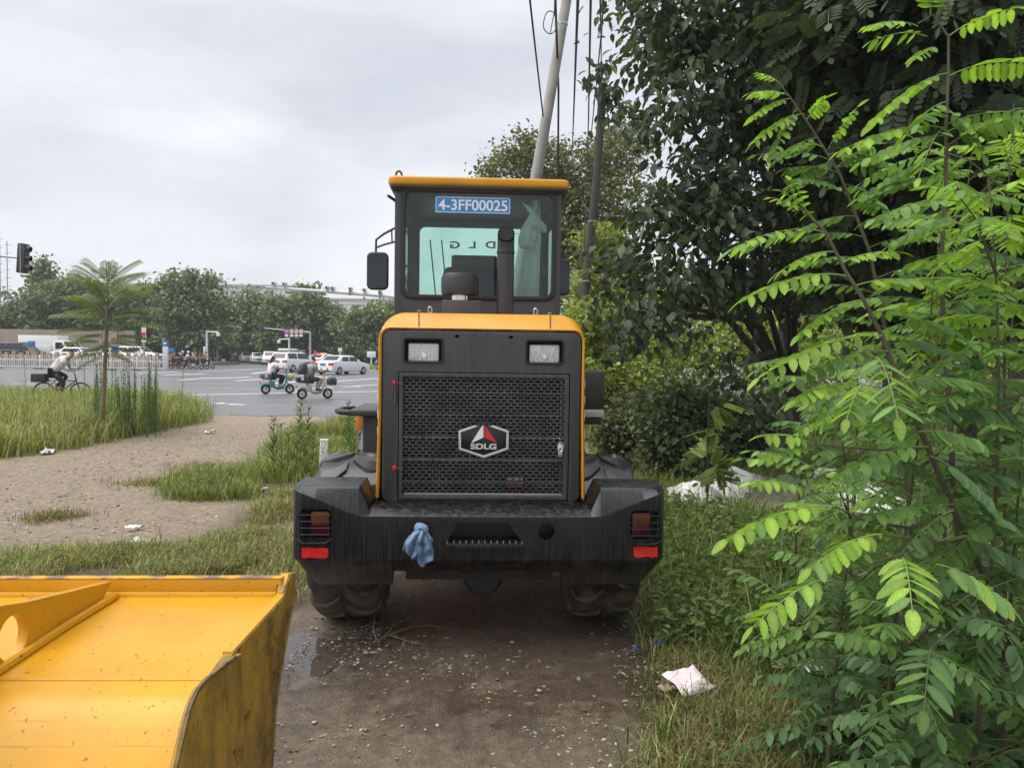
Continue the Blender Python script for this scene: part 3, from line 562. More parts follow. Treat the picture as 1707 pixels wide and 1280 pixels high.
# black rear panel with openings
out = rrect(hx0, hx1, hz0, hz1, .05, 5)
pn = MB().prism(out, 'y', HY, HY+.05).build('rear_panel', MT['panel'], loader, bevel=.008)
cs = []
lampbox = ((673, 564, 738, 604.5), (877, 567, 939.5, 606.5))
for px in lampbox:
    a, b, c, d = rect(*px, HY); cs.append(MB().prism(rrect(a, b, c, d, .02), 'y', HY-.1, HY+.2))
a, b, c, d = rect(663, 621, 949, 835, HY); cs.append(MB().box((a, HY-.1, c), (b, HY+.2, d)))
for hx, hy in ((762, 560.5), (852, 562)):
    v = lp(hx, hy, HY); cs.append(MB().prism(rrect(v.x-.013, v.x+.013, v.z-.008, v.z+.008, .007), 'y', HY-.1, HY+.2))
cut(pn, cs)
for px, lx in zip(lampbox, ((680, 572, 732, 603), (882, 574.5, 933, 605.5))):
    t = empty('work_lamp'); t.parent = loader
    a, b, c, d = rect(*px, HY); e = .006
    MB().ring(rrect(a-e, b+e, c-e, d+e, .024), rrect(a+.006, b-.006, c+.006, d-.006, .016), 'y', HY-.006, HY+.012).build('bezel', MT['gasket'], t, bevel=.002)
    MB().prism(rrect(a-.01, b+.01, c-.01, d+.01, .02), 'y', HY+.055, HY+.06).build('back_box', MT['void'], t)
    a, b, c, d = rect(*lx, HY+.02)
    MB().prism(rrect(a, b, c, d, .012), 'y', HY+.02, HY+.05).build('lens', MT['lens'], t, bevel=.008, seg=3)
    MB().lathe([(.001, .0), (.016, .002), (.02, .008)], ((a+b)/2+.004, HY+.013, c+(d-c)*.34), 'y', 12).build('bulb', MT['chrome'], t)
# yellow hood shell: arch strip wrapping the panel, with a sloped chamfer at the top
hz_top = lp(800, 523, HY+.09).z
def arch(e, zt, rr, zb_):
    pts = [(hx0-e+(-.012), zb_), (hx0-e, (hz0+hz1)/2)]
    n = 7
    for k in range(n+1):
        t = R(180-90*k/n); pts.append((hx0-e+rr+rr*math.cos(t), zt-rr+rr*math.sin(t)))
    for k in range(n+1):
        t = R(90-90*k/n); pts.append((hx1+e-rr+rr*math.cos(t), zt-rr+rr*math.sin(t)))
    pts += [(hx1+e, (hz0+hz1)/2), (hx1+e+.012, zb_)]
    return pts
rows = [(HY+.004, arch(.006, hz1+.006, .06, hz0+.03)), (HY-.004, arch(.018, hz1+.014, .065, hz0+.03)), (HY+.012, arch(.026, hz1+.028, .09, hz0+.03)), (HY+.075, arch(.026, hz_top-.006, .15, hz0+.03)), (HY+.10, arch(.026, hz_top, .155, hz0+.03)), (HY+1.12, arch(.026, hz_top-.01, .155, hz0+.03)), (HY+1.12, arch(.006, hz_top-.04, .15, hz0+.03))]
m = MB(); n = len(rows[0][1])
m.add([(x, y, z) for y, pts in rows for x, z in pts], [(i*n+k, i*n+k+1, (i+1)*n+k+1, (i+1)*n+k) for i in range(len(rows)-1) for k in range(n-1)])
hood = m.build('hood', MT['yellow'], loader, ang=40)
for px in (698.5, 917):
    v0 = lp(px, 551, HY+.008); v1 = lp(px, 525, HY+.09)
    MB().tube([(v0.x, HY+.004, hz1+.022), (v1.x, HY+.072, hz_top-.006), (v1.x, HY+.2, hz_top+.001)], .0035, 6).build('hood_seam', MT['gasket'], hood)
    MB().lathe([(.014, 0), (.014, .012), (.008, .018)], (v1.x, HY+.12, hz_top), 'z', 8).build('hood_bolt', MT['rust'], hood)
for px, py in ((717, 514), (893, 518)):
    v = lp(px, py, HY+.3); ring = [(v.x+.012*math.cos(t), HY+.3, hz_top+.028+.022*math.sin(t)) for t in np.linspace(-1.5, 4.7, 14)]
    MB().tube(ring, .0055, 8).build('lifting_eye', MT['steel'], hood)
for sx, e in ((hx0-.030, -1), (hx1+.030, 1)):       # hinged lower side catches and white side lettering strip
    box('side_catch', (sx-.012, HY+.10, hz0+.06), (sx+.012, HY+.16, hz0+.26), MT['yellow'], hood)
    for k in range(5):
        box('side_stripe', (sx+e*.004-.003, HY+.06, hz0+.30+k*.10), (sx+e*.004+.003, HY+.62, hz0+.35+k*.10), MT['white'], hood, .001)
v = lp(627, 583, .8); box('marker_lamp', (hx0-.075, .75, v.z-.03), (hx0-.03, .82, v.z+.03), MT['orange'], loader, .01)
# radiator behind the grille
a, b, c, d = rect(663, 621, 949, 835, HY)
rad = box('radiator', (a-.01, HY+.13, c), (b+.01, HY+.2, d), MT['radiator'], loader, 0)
for i in range(16):
    z = c+(d-c)*(i+.5)/16; box('radiator_tube', (a+.02, HY+.118, z-.006), (b-.05, HY+.13, z+.006), MT['black'], rad, 0)
box('rusty_bracket', (b-.055, HY+.05, c+.04), (b-.03, HY+.1, d-.04), MT['rust'], rad, .002)
v = lp(858, 800, HY+.1); box('warning_label', (v.x-.05, HY+.10, v.z-.02), (v.x+.05, HY+.112, v.z+.02), MT['white'], rad, 0); box('warning_label', (v.x-.05, HY+.10, v.z-.045), (v.x+.05, HY+.112, v.z-.022), MT['redpaint'], rad, 0)
# grille door
gd = empty('grille_door'); gd.parent = loader
e = .006; oo = (a+e, b-e, c+e, d-e); ia, ib, ic, id_ = rect(671, 630, 940, 826, HY)
MB().ring(rrect(*oo, .006, 2), rrect(ia, ib, ic, id_, .004, 2), 'y', HY-.004, HY+.03).build('door_frame', MT['panel'], gd, bevel=.003)
MB().box((ia+.01, HY+.012, ic+.002), (ib-.004, HY+.02, ic+.014)).build('bottom_trim', MT['steel'], gd)
px_, pz_ = (ib-ia)/24.0, (id_-ic)/36.0; c_, d_ = pz_*.66, pz_*.34; hxx, hyy = px_*.455, pz_*.40
V = []; T = []; y0, y1 = HY+.014, HY+.020
tile = [(px_/2, d_), (0, c_), (-px_/2, d_), (-px_/2, -d_), (0, -c_), (px_/2, -d_)]
hole = [(hxx, 0), (hxx*.55, hyy), (-hxx*.55, hyy), (-hxx, 0), (-hxx*.55, -hyy), (hxx*.55, -hyy)]
for j in range(37):
    for i in range(26):
        cx = ia+(i+(j % 2)*.5-.5)*px_; cz = ic+j*pz_
        o = len(V)
        for yy, sh in ((y0, tile), (y0, hole), (y1, hole)):
            V += [(min(max(cx+x, ia), ib), yy, min(max(cz+z, ic), id_)) for x, z in sh]
        for k in range(6):
            k2 = (k+1) % 6
            T += [(o+k, o+k2, o+6+k2), (o+k, o+6+k2, o+6+k), (o+6+k, o+6+k2, o+12+k2), (o+6+k, o+12+k2, o+12+k)]
tri_mesh('perforated_grille', np.array(V), np.array(T), MT['black2'] if 'black2' in MT else pm('grille_steel', (.10, .10, .105), .35, .6, c2=(.05, .05, .052), scale=7), gd)
for k in range(5):      # bright stiffener wires behind the mesh
    z = ic+(id_-ic)*(.115+.19*k); MB().tube([(ia, HY+.022, z), (ib, HY+.022, z)], .006, 6).build('stiffener_rod', MT['chrome'], gd)
for py in (638, 780):
    v = lp(658, py, HY-.012); MB().box((v.x-.012, HY-.02, v.z-.014), (v.x+.006, HY-.004, v.z+.014)).build('hinge_tie', MT['redpaint'], gd, bevel=.003)
    MB().tube([(v.x, HY-.02, v.z+.004), (v.x+.03, HY-.018, v.z), (v.x+.05, HY-.006, v.z-.01)], .002, 5).build('hinge_tie', MT['redpaint'], gd)
    MB().lathe([(.008, -.1), (.008, 0)], (v.x+.004, HY-.006, v.z-.03), 'z', 10).build('hinge', MT['panel'], gd)
v = lp(934, 745, HY); lk = MB(); lk.lathe([(.006, -.01), (.018, -.008), (.018, .0), (.006, .002)], (v.x, HY-.004, v.z), 'y', 16)
lock = lk.build('door_lock', MT['chrome'], gd)
MB().tube([(v.x+.016*math.cos(t), HY-.012, v.z+.028*math.sin(t)) for t in np.linspace(0, 6.28, 20)], .004, 6).build('lock_ring', MT['chrome'], lock)
MB().box((v.x-.014, HY-.01, v.z-.06), (v.x+.014, HY, v.z-.022)).build('lock_plate', MT['steel'], lock, bevel=.002)
# emblem
em = empty('emblem'); em.parent = gd
def ep(pts, y): return [(lp(x, y_, y).x, lp(x, y_, y).z) for x, y_ in pts]
o6 = ep([(806.5, 703.5), (848, 717.5), (848, 749), (806.5, 763.5), (764.5, 749), (764.5, 717.5)], HY-.02)
i6 = ep([(806.5, 708), (844, 720.5), (844, 746.5), (806.5, 759), (768.5, 746.5), (768.5, 720.5)], HY-.02)
MB().prism(o6, 'y', HY-.016, HY+.012).build('emblem_plate', pm('emblem_black', (.012, .013, .02), .25), em, bevel=.002)
MB().ring(o6, i6, 'y', HY-.024, HY-.0165).build('emblem_rim', MT['silver'], em, bevel=.002)
gp = ep([(793, 703.2), (806.5, 701), (820, 703.2), (820, 709.5), (793, 709.5)], HY-.02); MB().prism(gp, 'y', HY-.027, HY-.017).build('emblem_notch', pm('emblem_black2', (.013, .014, .02), .3), em)
MB().prism(ep([(805.8, 706), (805.8, 729), (785.5, 738.5)], HY-.024), 'y', HY-.027, HY-.0165).build('emblem_wing', MT['white'], em)
MB().prism(ep([(807.2, 707), (828.5, 738.5), (807.2, 729)], HY-.024), 'y', HY-.027, HY-.0165).build('emblem_wing', MT['redpaint'], em)
tv = lp(806.3, 744.5, HY-.022); me = text_mesh('SDLG', .058, .004, .0022); o = link('emblem_letters', me, MT['silver'], em)
o.rotation_euler = (R(90), 0, 0); o.location = (tv.x, HY-.0215, tv.z); o.scale = (1.12, .78, 1)

# --- exhaust and pre-cleaner on the hood
v = lp(842, 500, .95); zt = lp(843, 392, .95).z
t = empty('exhaust_pipe'); t.parent = loader
MB().tube([(v.x, .95, 1.8), (v.x, .95, zt-.12), (v.x, .945, zt-.05), (v.x, .925, zt-.012), (v.x, .89, zt)], [.059, .059, .058, .058, .058], 20, caps=False).build('pipe', MT['black'], t)
MB().tube([(v.x, .925, zt-.012), (v.x, .91, zt-.004), (v.x, .886, zt)], .05, 18).build('pipe_mouth', MT['void'], t)
MB().lathe([(.061, 0), (.063, .01), (.061, .02)], (v.x, .95, lp(843, 424, .95).z), 'z', 20).build('pipe_collar', MT['gasket'], t)
v = lp(767, 473, 1.05); zt = lp(767, 456, 1.05).z; zb2 = lp(767, 492, 1.05).z
t = empty('air_precleaner'); t.parent = loader
MB().lathe([(.06, zb2-.002), (.125, zb2), (.132, zb2+.02), (.132, zt-.035), (.12, zt-.006), (.04, zt)], (v.x, 1.05, 0), 'z', 28).build('bowl', MT['black'], t)
MB().lathe([(.06, zb2-.05), (.06, zb2)], (v.x, 1.05, 0), 'z', 20).build('neck', MT['chrome'], t)
a, b, c, d = rect(738, 502, 803, 530, 1.05)
box('filter_box', (a, .93, 1.75), (b, 1.2, d), MT['cabgrey'], t, .01)

# --- cab
CYR, CYF = 1.50, 2.85
a, b, c, d = rect(657.5, 320, 935, 525, CYR); cx0, cx1 = a, b; zroof = lp(798, 306, CYR-.06).z
ztopc = lp(798, 312, CYR).z
cab = empty('cab'); cab.parent = loader
wa, wb, wc, wd_ = rect(671, 317, 924.5, 497.5, CYR)
MB().ring(rrect(cx0, cx1, 1.35, ztopc, .03), rrect(wa, wb, wc, wd_, .07), 'y', CYR, CYR+.07).build('rear_frame', MT['cabgrey'], cab, bevel=.008)
MB().ring(rrect(wa-.012, wb+.012, wc-.012, wd_+.012, .08), rrect(wa+.022, wb-.022, wc+.022, wd_-.022, .055), 'y', CYR-.012, CYR+.02).build('rear_window_seal', MT['gasket'], cab, bevel=.006)
MB().prism(rrect(wa+.01, wb-.01, wc+.01, wd_-.01, .06), 'y', CYR+.004, CYR+.009).build('rear_window', MT['cabglass'], cab)
MB().ring(rrect(cx0+.03, cx1-.03, 1.2, ztopc, .03), rrect(cx0+.085, cx1-.085, 1.45, ztopc-.09, .05), 'y', CYF-.07, CYF).build('front_frame', MT['cabgrey'], cab, bevel=.006)
MB().prism(rrect(cx0+.08, cx1-.08, 1.44, ztopc-.08, .05), 'y', CYF-.03, CYF-.025).build('windscreen', MT['cabglass'], cab)
for x, s in ((cx0, 1), (cx1, -1)):
    MB().ring(rrect(CYR+.005, CYF-.005, 1.2, ztopc-.003, .02), rrect(CYR+.10, CYF-.10, 1.55, ztopc-.11, .06), 'x', x+.003*s, x+.055*s).build('side_frame', MT['cabgrey'], cab, bevel=.005)
    MB().prism(rrect(CYR+.09, CYF-.09, 1.54, ztopc-.10, .05), 'x', x+.026*s, x+.031*s).build('side_window', MT['cabglass'], cab)
box('cab_floor', (cx0+.06, CYR+.08, 1.2), (cx1-.06, CYF-.08, 1.25), MT['black'], cab)
box('headliner', (cx0+.06, CYR+.075, ztopc-.035), (cx1-.06, CYF-.075, ztopc-.004), MT['panel'], cab)
# roof: yellow cap over a dark skirt
rl0, rl1 = lp(646, 297, CYR-.06).x, lp(950.5, 309, CYR-.06).x; rz1 = (lp(646, 290, CYR-.06).z+lp(950, 300.5, CYR-.06).z)/2; rz0 = (lp(646, 304.5, CYR-.06).z+lp(950, 316.5, CYR-.06).z)/2
tl = R(.45)
rf = MB().prism(rrect(rl0, rl1, CYR-.06, CYF+.16, .06, 5), 'z', rz0, rz1).build('roof', MT['yellow'], cab, bevel=.02, seg=3); 
m = MB(); A = rrect(rl0+.012, rl1-.012, CYR-.045, CYF+.15, .05, 3); B = rrect(cx0-.004, cx1+.004, CYR-.004, CYF+.01, .03, 3); n = len(A)
m.add([(x, y, rz0+.002) for x, y in A]+[(x, y, rz0-.012) for x, y in A]+[(x, y, ztopc-.05) for x, y in B], [(k, (k+1) % n, n+(k+1) % n, n+k) for k in range(n)]+[(n+k, n+(k+1) % n, 2*n+(k+1) % n, 2*n+k) for k in range(n)])
m.build('roof_skirt', MT['cabgrey'], cab)
v = lp(665, 281, CYR+.1); MB().tube([(v.x+.022*math.cos(t), CYR+.1, rz1+.036+.03*math.sin(t)) for t in np.linspace(-1.57, 4.71, 18)], .009, 8).build('roof_eye', MT['rust'], rf)
MB().lathe([(.022, 0), (.022, .012)], (v.x, CYR+.1, rz1-.004), 'z', 10).build('roof_eye_base', MT['rust'], rf)
v = lp(652, 328, CYR); MB().tube([(cx0, CYR+.06, v.z-.02), (cx0-.035, CYR+.03, v.z), (cx0-.05, CYR, v.z+.005)], .012, 8).build('door_hook', MT['gasket'], cab)
# plate
pl = empty('number_plate'); pl.parent = cab
pa, pb, pc, pd = rect(725.5, 328, 851, 355.5, CYR-.016); y = CYR+.002
pw, ph = pb-pa, pd-pc; pcx, pcz = (pa+pb)/2, (pc+pd)/2
o = MB().prism(rrect(-pw/2, pw/2, -ph/2, ph/2, .008), 'y', 0, .002).build('plate_sheet', MT['platebl'], pl); o.location = (pcx, y-.004, pcz)
o2 = MB().ring(rrect(-pw/2+.004, pw/2-.004, -ph/2+.004, ph/2-.004, .008), rrect(-pw/2+.008, pw/2-.008, -ph/2+.008, ph/2-.008, .006), 'y', -.0012, 0.0005).build('plate_border', MT['white'], pl); o2.location = (pcx, y-.004, pcz)
me = text_mesh('4-3FF00025', .115, .0008, .0018); o3 = link('plate_lettering', me, MT['white'], pl)
xs = [q.co.x for q in me.vertices]; ys = [q.co.y for q in me.vertices]
o3.scale = (pw*.92/(max(xs)-min(xs)), ph*.66/(max(ys)-min(ys)), 1); o3.rotation_euler = (R(90), 0, 0)
o3.location = (pcx-(max(xs)+min(xs))/2*o3.scale[0], y-.0052, pcz-(max(ys)+min(ys))/2*o3.scale[1])
# mirrors
def mirror(px, y, arm, sgn):
    t = empty('mirror'); t.parent = cab
    a, b, c, d = rect(*px, y)
    MB().prism(rrect(a, b, c, d, min((b-a)*.3, .04)), 'y', y, y+.05).build('mirror_shell', MT['black'], t, bevel=.012, seg=3)
    MB().prism(rrect(a+.012, b-.012, c+.014, d-.014, min((b-a)*.25, .03)), 'y', y-.004, y+.002).build('mirror_glass', pm('mirror_glass', (.05, .055, .06), .06, .6), t)
    MB().tube(arm, .009, 8).build('mirror_arm', MT['black'], t)
    return t
v0, v1, v2, v3, v4 = [lp(*p, 1.62) for p in ((659, 380), (640, 390), (627, 400), (626.5, 424), (659, 403))]
t = mirror((611, 420, 647, 483), 1.60, [v0, v1, v2, v3], -1)
MB().tube([v4, lp(640, 408, 1.62), lp(627, 413, 1.62)], .008, 8).build('mirror_arm', MT['black'], t)
MB().tube([lp(653, 384, 1.62), lp(653.5, 405, 1.62)], .006, 8).build('mirror_arm', MT['black'], t)
w0, w1 = lp(931, 400, 2.0), lp(940, 404, 2.0)
mirror((930, 432, 950, 492), 1.95, [lp(930, 415, 2.0), lp(938, 417, 2.0), lp(940, 436, 2.0)], 1)
# interior
st_ = empty('driver_seat'); st_.parent = cab; sv = lp(790, 470, 1.95)
box('seat_back', (sv.x-.25, 1.85, 1.6), (sv.x+.25, 1.98, lp(790, 447, 1.95).z), MT['seat'], st_, .05, seg=3)
box('seat_cushion', (sv.x-.25, 1.95, 1.55), (sv.x+.25, 2.4, 1.68), MT['seat'], st_, .04)
hz = lp(790, 424, 1.95).z; hz_ = lp(790, 450, 1.95).z
box('headrest', (lp(752, 430, 1.95).x, 2.0, hz_), (lp(829, 430, 1.95).x, 2.06, hz), MT['seatbrown'], st_, .02)
box('seat_post', (sv.x-.15, 2.0, 1.22), (sv.x+.15, 2.3, 1.56), MT['black'], st_)
wheel_c = Vector((sv.x, 2.45, 1.95)); MB().tube([wheel_c+Vector((.19*math.cos(t), .08*math.sin(t), .17*math.sin(t))) for t in np.linspace(0, 6.28, 24)], .014, 8).build('steering_wheel', MT['black'], cab)
MB().tube([wheel_c, (sv.x, 2.7, 1.4)], .03, 8).build('steering_column', MT['black'], cab)
box('dashboard', (cx0+.1, 2.6, 1.25), (cx1-.1, 2.77, 1.62), MT['black'], cab, .02)
for px in (717, 736): MB().tube([lp(px, 400, 2.8), lp(px+9, 492, 2.8)], .006, 6).build('wiper_arm', MT['gasket'], cab)
# mirrored maker's lettering stuck on the windscreen
for i, chx in enumerate('SDLG'):
    me = text_mesh(chx, .11, .001, .003); o = link('windscreen_letter', me, MT['orange'] if chx == 'D' else MT['sticker'], cab)
    q = lp(848-i*30, 409, CYF-.036); o.location = (q.x, CYF-.036, q.z); o.rotation_euler = (R(90), 0, R(180)); o.scale = (1.25, .8, 1)
# knotted bag and rolled curtain hanging inside the rear window
def lump(name, cs, mat, parent, seed=0, n=20, fold=.12):      # tapered cloth body from (point, rx, ry) rings
    m = MB(); vs = []; rnd = random.Random(seed); ph = [rnd.uniform(0, 6.28) for _ in range(6)]
    for i, (c, rx, ry_) in enumerate(cs):
        for k in range(n):
            w = 2*math.pi*k/n; f = 1+fold*math.sin(5*w+ph[0]+i*.35)+fold*.6*math.sin(9*w+ph[1]-i*.5)
            vs.append((c[0]+rx*f*math.cos(w), c[1]+ry_*f*math.sin(w), c[2]+.3*fold*rx*math.sin(3*w+ph[2])))
    L = len(cs); fs = [(i*n+k, i*n+(k+1) % n, (i+1)*n+(k+1) % n, (i+1)*n+k) for i in range(L-1) for k in range(n)]
    m.add(vs, fs+[list(range(n))[::-1], [(L-1)*n+k for k in range(n)]]); return m.build(name, mat, parent, ang=60)
def pr(px, y): q = lp(*px, y); return (q.x, q.y, q.z)
bag = empty('cloth_bag', LO, LYAW, 'knotted white cloth bag hanging inside the cab rear window', 'bag')
lump('knot', [(pr((871, 338), 1.66), .008, .01), (pr((880, 345), 1.66), .022, .02), (pr((886, 352), 1.66), .034, .03), (pr((889, 358), 1.66), .02, .02), (pr((893, 366), 1.66), .04, .03), (pr((902, 378), 1.66), .042, .03), (pr((908, 388), 1.66), .015, .02)], MT['bag'], bag, 3)
lump('pouch', [(pr((888, 352), 1.68), .014, .02), (pr((887, 362), 1.68), .03, .03), (pr((882, 378), 1.68), .055, .05), (pr((878, 395), 1.68), .066, .06), (pr((877, 408), 1.68), .06, .05), (pr((877, 415), 1.68), .03, .03)], MT['bag'], bag, 4)
lump('tie', [(pr((893, 334), 1.67), .012, .012), (pr((893, 345), 1.67), .016, .012), (pr((888, 355), 1.67), .02, .02)], MT['bag'], bag, 5)
ct = lump('curtain', [(pr((893, 335), 1.80), .035, .02), (pr((891, 400), 1.80), .05, .025), (pr((886, 440), 1.80), .062, .03), (pr((880, 494), 1.80), .08, .035), (pr((878, 530), 1.80), .09, .035)], MT['bag'], None, 8, n=28)
ct.location = LO; ct.rotation_euler = (0, 0, LYAW); tag(ct, 'pale gathered curtain hanging behind the knotted bag in the cab', 'curtain')
rag = empty('cleaning_rag', LO, LYAW, 'crumpled blue rag stuffed in the counterweight towing eye', 'rag')
def rag_sheet(name, top, wid, ln_, seed, y0, skew):
    nu, nv = 34, 22; vs = []
    for j in range(nv):
        v = j/(nv-1)
        for i in range(nu):
            u = i/(nu-1); s = u-.5; w = .020+wid*v**.75*(1-.35*max(0, v-.6)/.4); L = ln_*(1-.55*abs(s)*(1+.4*math.sin(seed)))*(1+.05*math.sin(9*u+seed))
            f = math.sin(u*7.5+seed+1.4*math.sin(v*2.5))*.011*(.5+v)+.016*noise.noise((u*3, v*3.5, seed))
            vs.append((top[0]+s*w*2+skew*v*.05, y0-.022-abs(f)*1.7-.014*math.sin(math.pi*min(1, v*1.4)), top[2]-L*v-.010*noise.noise((u*6+seed, v*4, 2))))
    o = MB().add(vs, [(j*nu+i, j*nu+i+1, (j+1)*nu+i+1, (j+1)*nu+i) for j in range(nv-1) for i in range(nu-1)]).build(name, MT['rag'], rag, ang=80); md = o.modifiers.new('s', 'SOLIDIFY'); md.thickness = .003
kt = pr((703, 880), 0)
rag_sheet('rag_back_fold', (kt[0], 0, kt[2]), .085, .155, 1.0, .004, -.4); rag_sheet('rag_front_fold', (kt[0]+.005, 0, kt[2]-.005), .055, .20, 4.2, -.012, .2); rag_sheet('rag_side_fold', (kt[0]-.012, 0, kt[2]-.002), .045, .165, 7.7, -.020, -.8)
lump('rag_knot', [(pr((699, 871), -.005), .012, .012), (pr((702, 875), -.02), .030, .022), (pr((703, 882), -.026), .036, .026), (pr((704, 888), -.024), .024, .02)], MT['rag'], rag, 11, n=36, fold=.16)
MB().tube([(kt[0]+.02*math.cos(t), -.052-.006*math.sin(2*t), kt[2]-.012+.026*math.sin(t)) for t in np.linspace(0, 6.28, 18)], [.007+.002*math.sin(k*1.9) for k in range(18)], 8).build('rag_loop', MT['rag'], rag)

# --- wheels
def wheel_mesh(Rt, wt, sgn):
    prof = [(Rt*.55, -wt*.42), (Rt*.70, -wt*.50), (Rt*.88, -wt*.49), (Rt*.955, -wt*.44), (Rt*.965, -wt*.25), (Rt*.965, wt*.25), (Rt*.955, wt*.44), (Rt*.88, wt*.49), (Rt*.70, wt*.50), (Rt*.55, wt*.42)]
    tyre = MB().lathe(prof, (0, 0, 0), 'x', 48)
    # heavy wavy lugs
    lug = MB(); nl = 14
    for i in range(nl):
        for sd in (-1, 1):
            a0 = 2*math.pi*(i+(.5 if sd > 0 else 0))/nl; vs = []; K = 8
            for k in range(K+1):
                u = k/K; x = sd*wt*(.03+.475*u); da = .13*math.sin(u*3.1)+.14*u; ro = Rt*(1.0-.085*u**5); ri = Rt*(.955-.10*u**5); hwid = .12+.03*u
                for dd, rr in ((-hwid, ri), (-hwid*.72, ro), (hwid*.72, ro), (hwid, ri)):
                    an = a0+da+dd; vs.append((x, rr*math.cos(an), rr*math.sin(an)))
            fs = [(k*4+j, k*4+(j+1), (k+1)*4+j+1, (k+1)*4+j) for k in range(K) for j in range(3)]+[(0, 1, 2, 3), (K*4+3, K*4+2, K*4+1, K*4)]
            lug.add(vs, fs)
    rim = MB().lathe([(Rt*.2, wt*.1), (Rt*.22, wt*.2), (Rt*.45, wt*.22), (Rt*.53, wt*.40), (Rt*.57, wt*.42), (Rt*.57, -wt*.42), (Rt*.5, -wt*.38), (Rt*.4, 0)], (0, 0, 0), 'x', 32)
    return tyre, lug, rim
TR, TW = .54, .42
ty, lg, rm = wheel_mesh(TR, TW, 1); tym, lgm, rmm = ty.mesh('tyre'), lg.mesh('tread_lug', ang=25), rm.mesh('rim')
tym.materials.append(MT['muddy']); lgm.materials.append(MT['muddy']); rmm.materials.append(MT['yellow'])
def add_wheel(x, y, rot, spin):
    w = empty('wheel', (x, y, TR)); w.parent = loader; w.rotation_euler = (spin, 0, rot)
    tt = link('tyre', tym, None, w); link('tread_lug', lgm, None, tt); rr = link('rim', rmm, None, w)
    if x > 0: rr.rotation_euler = (0, 0, 0)
    else: rr.rotation_euler = (0, 0, math.pi)
AX = .76
xl = lp(513, 1000, AX-.45).x+TW/2; xr = lp(1066, 1000, AX-.45).x-TW/2
add_wheel(xl, AX, 0, .2); add_wheel(xr, AX, 0, .55)
MB().tube([(xl, AX, TR), (xr, AX, TR)], .09, 12).build('rear_axle', MT['black'], loader)
MB().lathe([(.05, -.2), (.2, -.1), (.2, .1), (.05, .2)], (hcx, AX, TR), 'y', 16).build('differential', MT['black'], loader)
AY = 3.15; fa = R(7); fx = hcx-.10
for s in (-1, 1): add_wheel(fx+s*.86*math.cos(fa), AY+s*.86*math.sin(fa), fa, .4)
MB().tube([(fx-.86*math.cos(fa), AY-.86*math.sin(fa), TR), (fx+.86*math.cos(fa), AY+.86*math.sin(fa), TR)], .09, 12).build('front_axle', MT['black'], loader)
box('rear_frame_rail', (hcx-.35, .40, .52), (hcx+.35, 2.0, .85), MT['black'], loader)
box('front_frame', (fx-.35, 2.1, .5), (fx+.35, 3.9, 1.05), MT['yellow'], loader, .02)
for s in (-1, 1):      # lift arms and front bucket
    MB().prism([(2.7, 1.35), (2.9, 1.55), (3.9, 1.1), (4.5, .45), (4.35, .3), (3.7, .85)], 'x', fx+s*.40-.035, fx+s*.40+.035).build('lift_arm', MT['yellow'], loader, bevel=.01)
    box('arm_post', (fx+s*.42-.05-.1*s, 2.6, 1.0), (fx+s*.42+.05-.1*s, 2.95, 1.5), MT['yellow'], loader, .01)
pb_ = [(4.45, .55), (4.5, .2), (4.7, .06), (5.4, .03), (5.4, .06), (4.75, .1), (4.58, .25), (4.53, .9), (4.45, .9)]
MB().prism(pb_, 'x', fx-1.15, fx+1.15).build('front_bucket', MT['yellow'], loader, bevel=.006)
for s in (-1, 1): MB().prism([(4.45, .9), (4.5, .2), (4.7, .06), (5.4, .03), (5.25, .35), (4.8, .85)], 'x', fx+s*1.15-.012, fx+s*1.15+.012).build('bucket_cheek', MT['yellow'], loader)
# --- side decks, tank, toolbox
dv0 = lp(578, 675, 1.5); dv1 = lp(634, 675, 1.5)
zd = lp(600, 684, 1.45).z
box('left_deck', (lp(580, 684, 1.45).x, 1.45, zd-.045), (cx0+.05, 2.25, zd), MT['black'], loader, .008)
MB().tube([(lp(582, 684, 1.45).x, 1.47, zd-.018), (lp(566, 684, 1.45).x, 1.48, zd-.016), (lp(559, 682, 1.45).x, 1.54, zd-.014), (lp(560, 680, 1.45).x, 1.72, zd-.012), (lp(580, 680, 1.45).x, 1.78, zd-.012)], .022, 10).build('deck_rail', MT['rubber'], loader)
box('left_tank', (lp(604, 720, 1.6).x, 1.6, .72), (cx0+.15, 2.15, zd-.047), MT['panel'], loader, .02)
box('left_ladder', (lp(601, 720, 1.9).x-.04, 1.9, zd-.20), (lp(604, 720, 1.6).x-.01, 2.1, zd-.06), MT['orange'], loader, .008)
for i in range(4):
    MB().tube([(cx0-.0-.06*i, 1.25+.1*i, .98-.03*i), (cx0+.1, 1.3, 1.08-.02*i), (cx0+.22, 1.3+.05*i, .95)], .022, 8).build('hydraulic_hose', MT['rubber'], loader)
a, b, c, d = rect(968, 619, 1008, 682, 1.2)
box('toolbox', (a-.02, 1.2, c), (b, 1.65, d), pm('toolbox_brown', (.028, .024, .022), .45, c2=(.018, .017, .017)), loader, .012)
box('toolbox_board', (a-.02, 1.18, lp(990, 695, 1.2).z), (lp(1006, 690, 1.2).x, 1.68, c-.004), MT['wood'], loader, .004)
box('right_deck', (cx1-.05, 1.25, lp(990, 695, 1.2).z-.06), (b-.01, 2.2, lp(990, 695, 1.2).z-.003), MT['black'], loader, .006)
for x0, x1 in ((hx1+.04, xr-.0), (xl, hx0-.04)):
    box('inner_fender', (x0, .66, .86), (x1, .96, .89), MT['black'], loader) if False else None

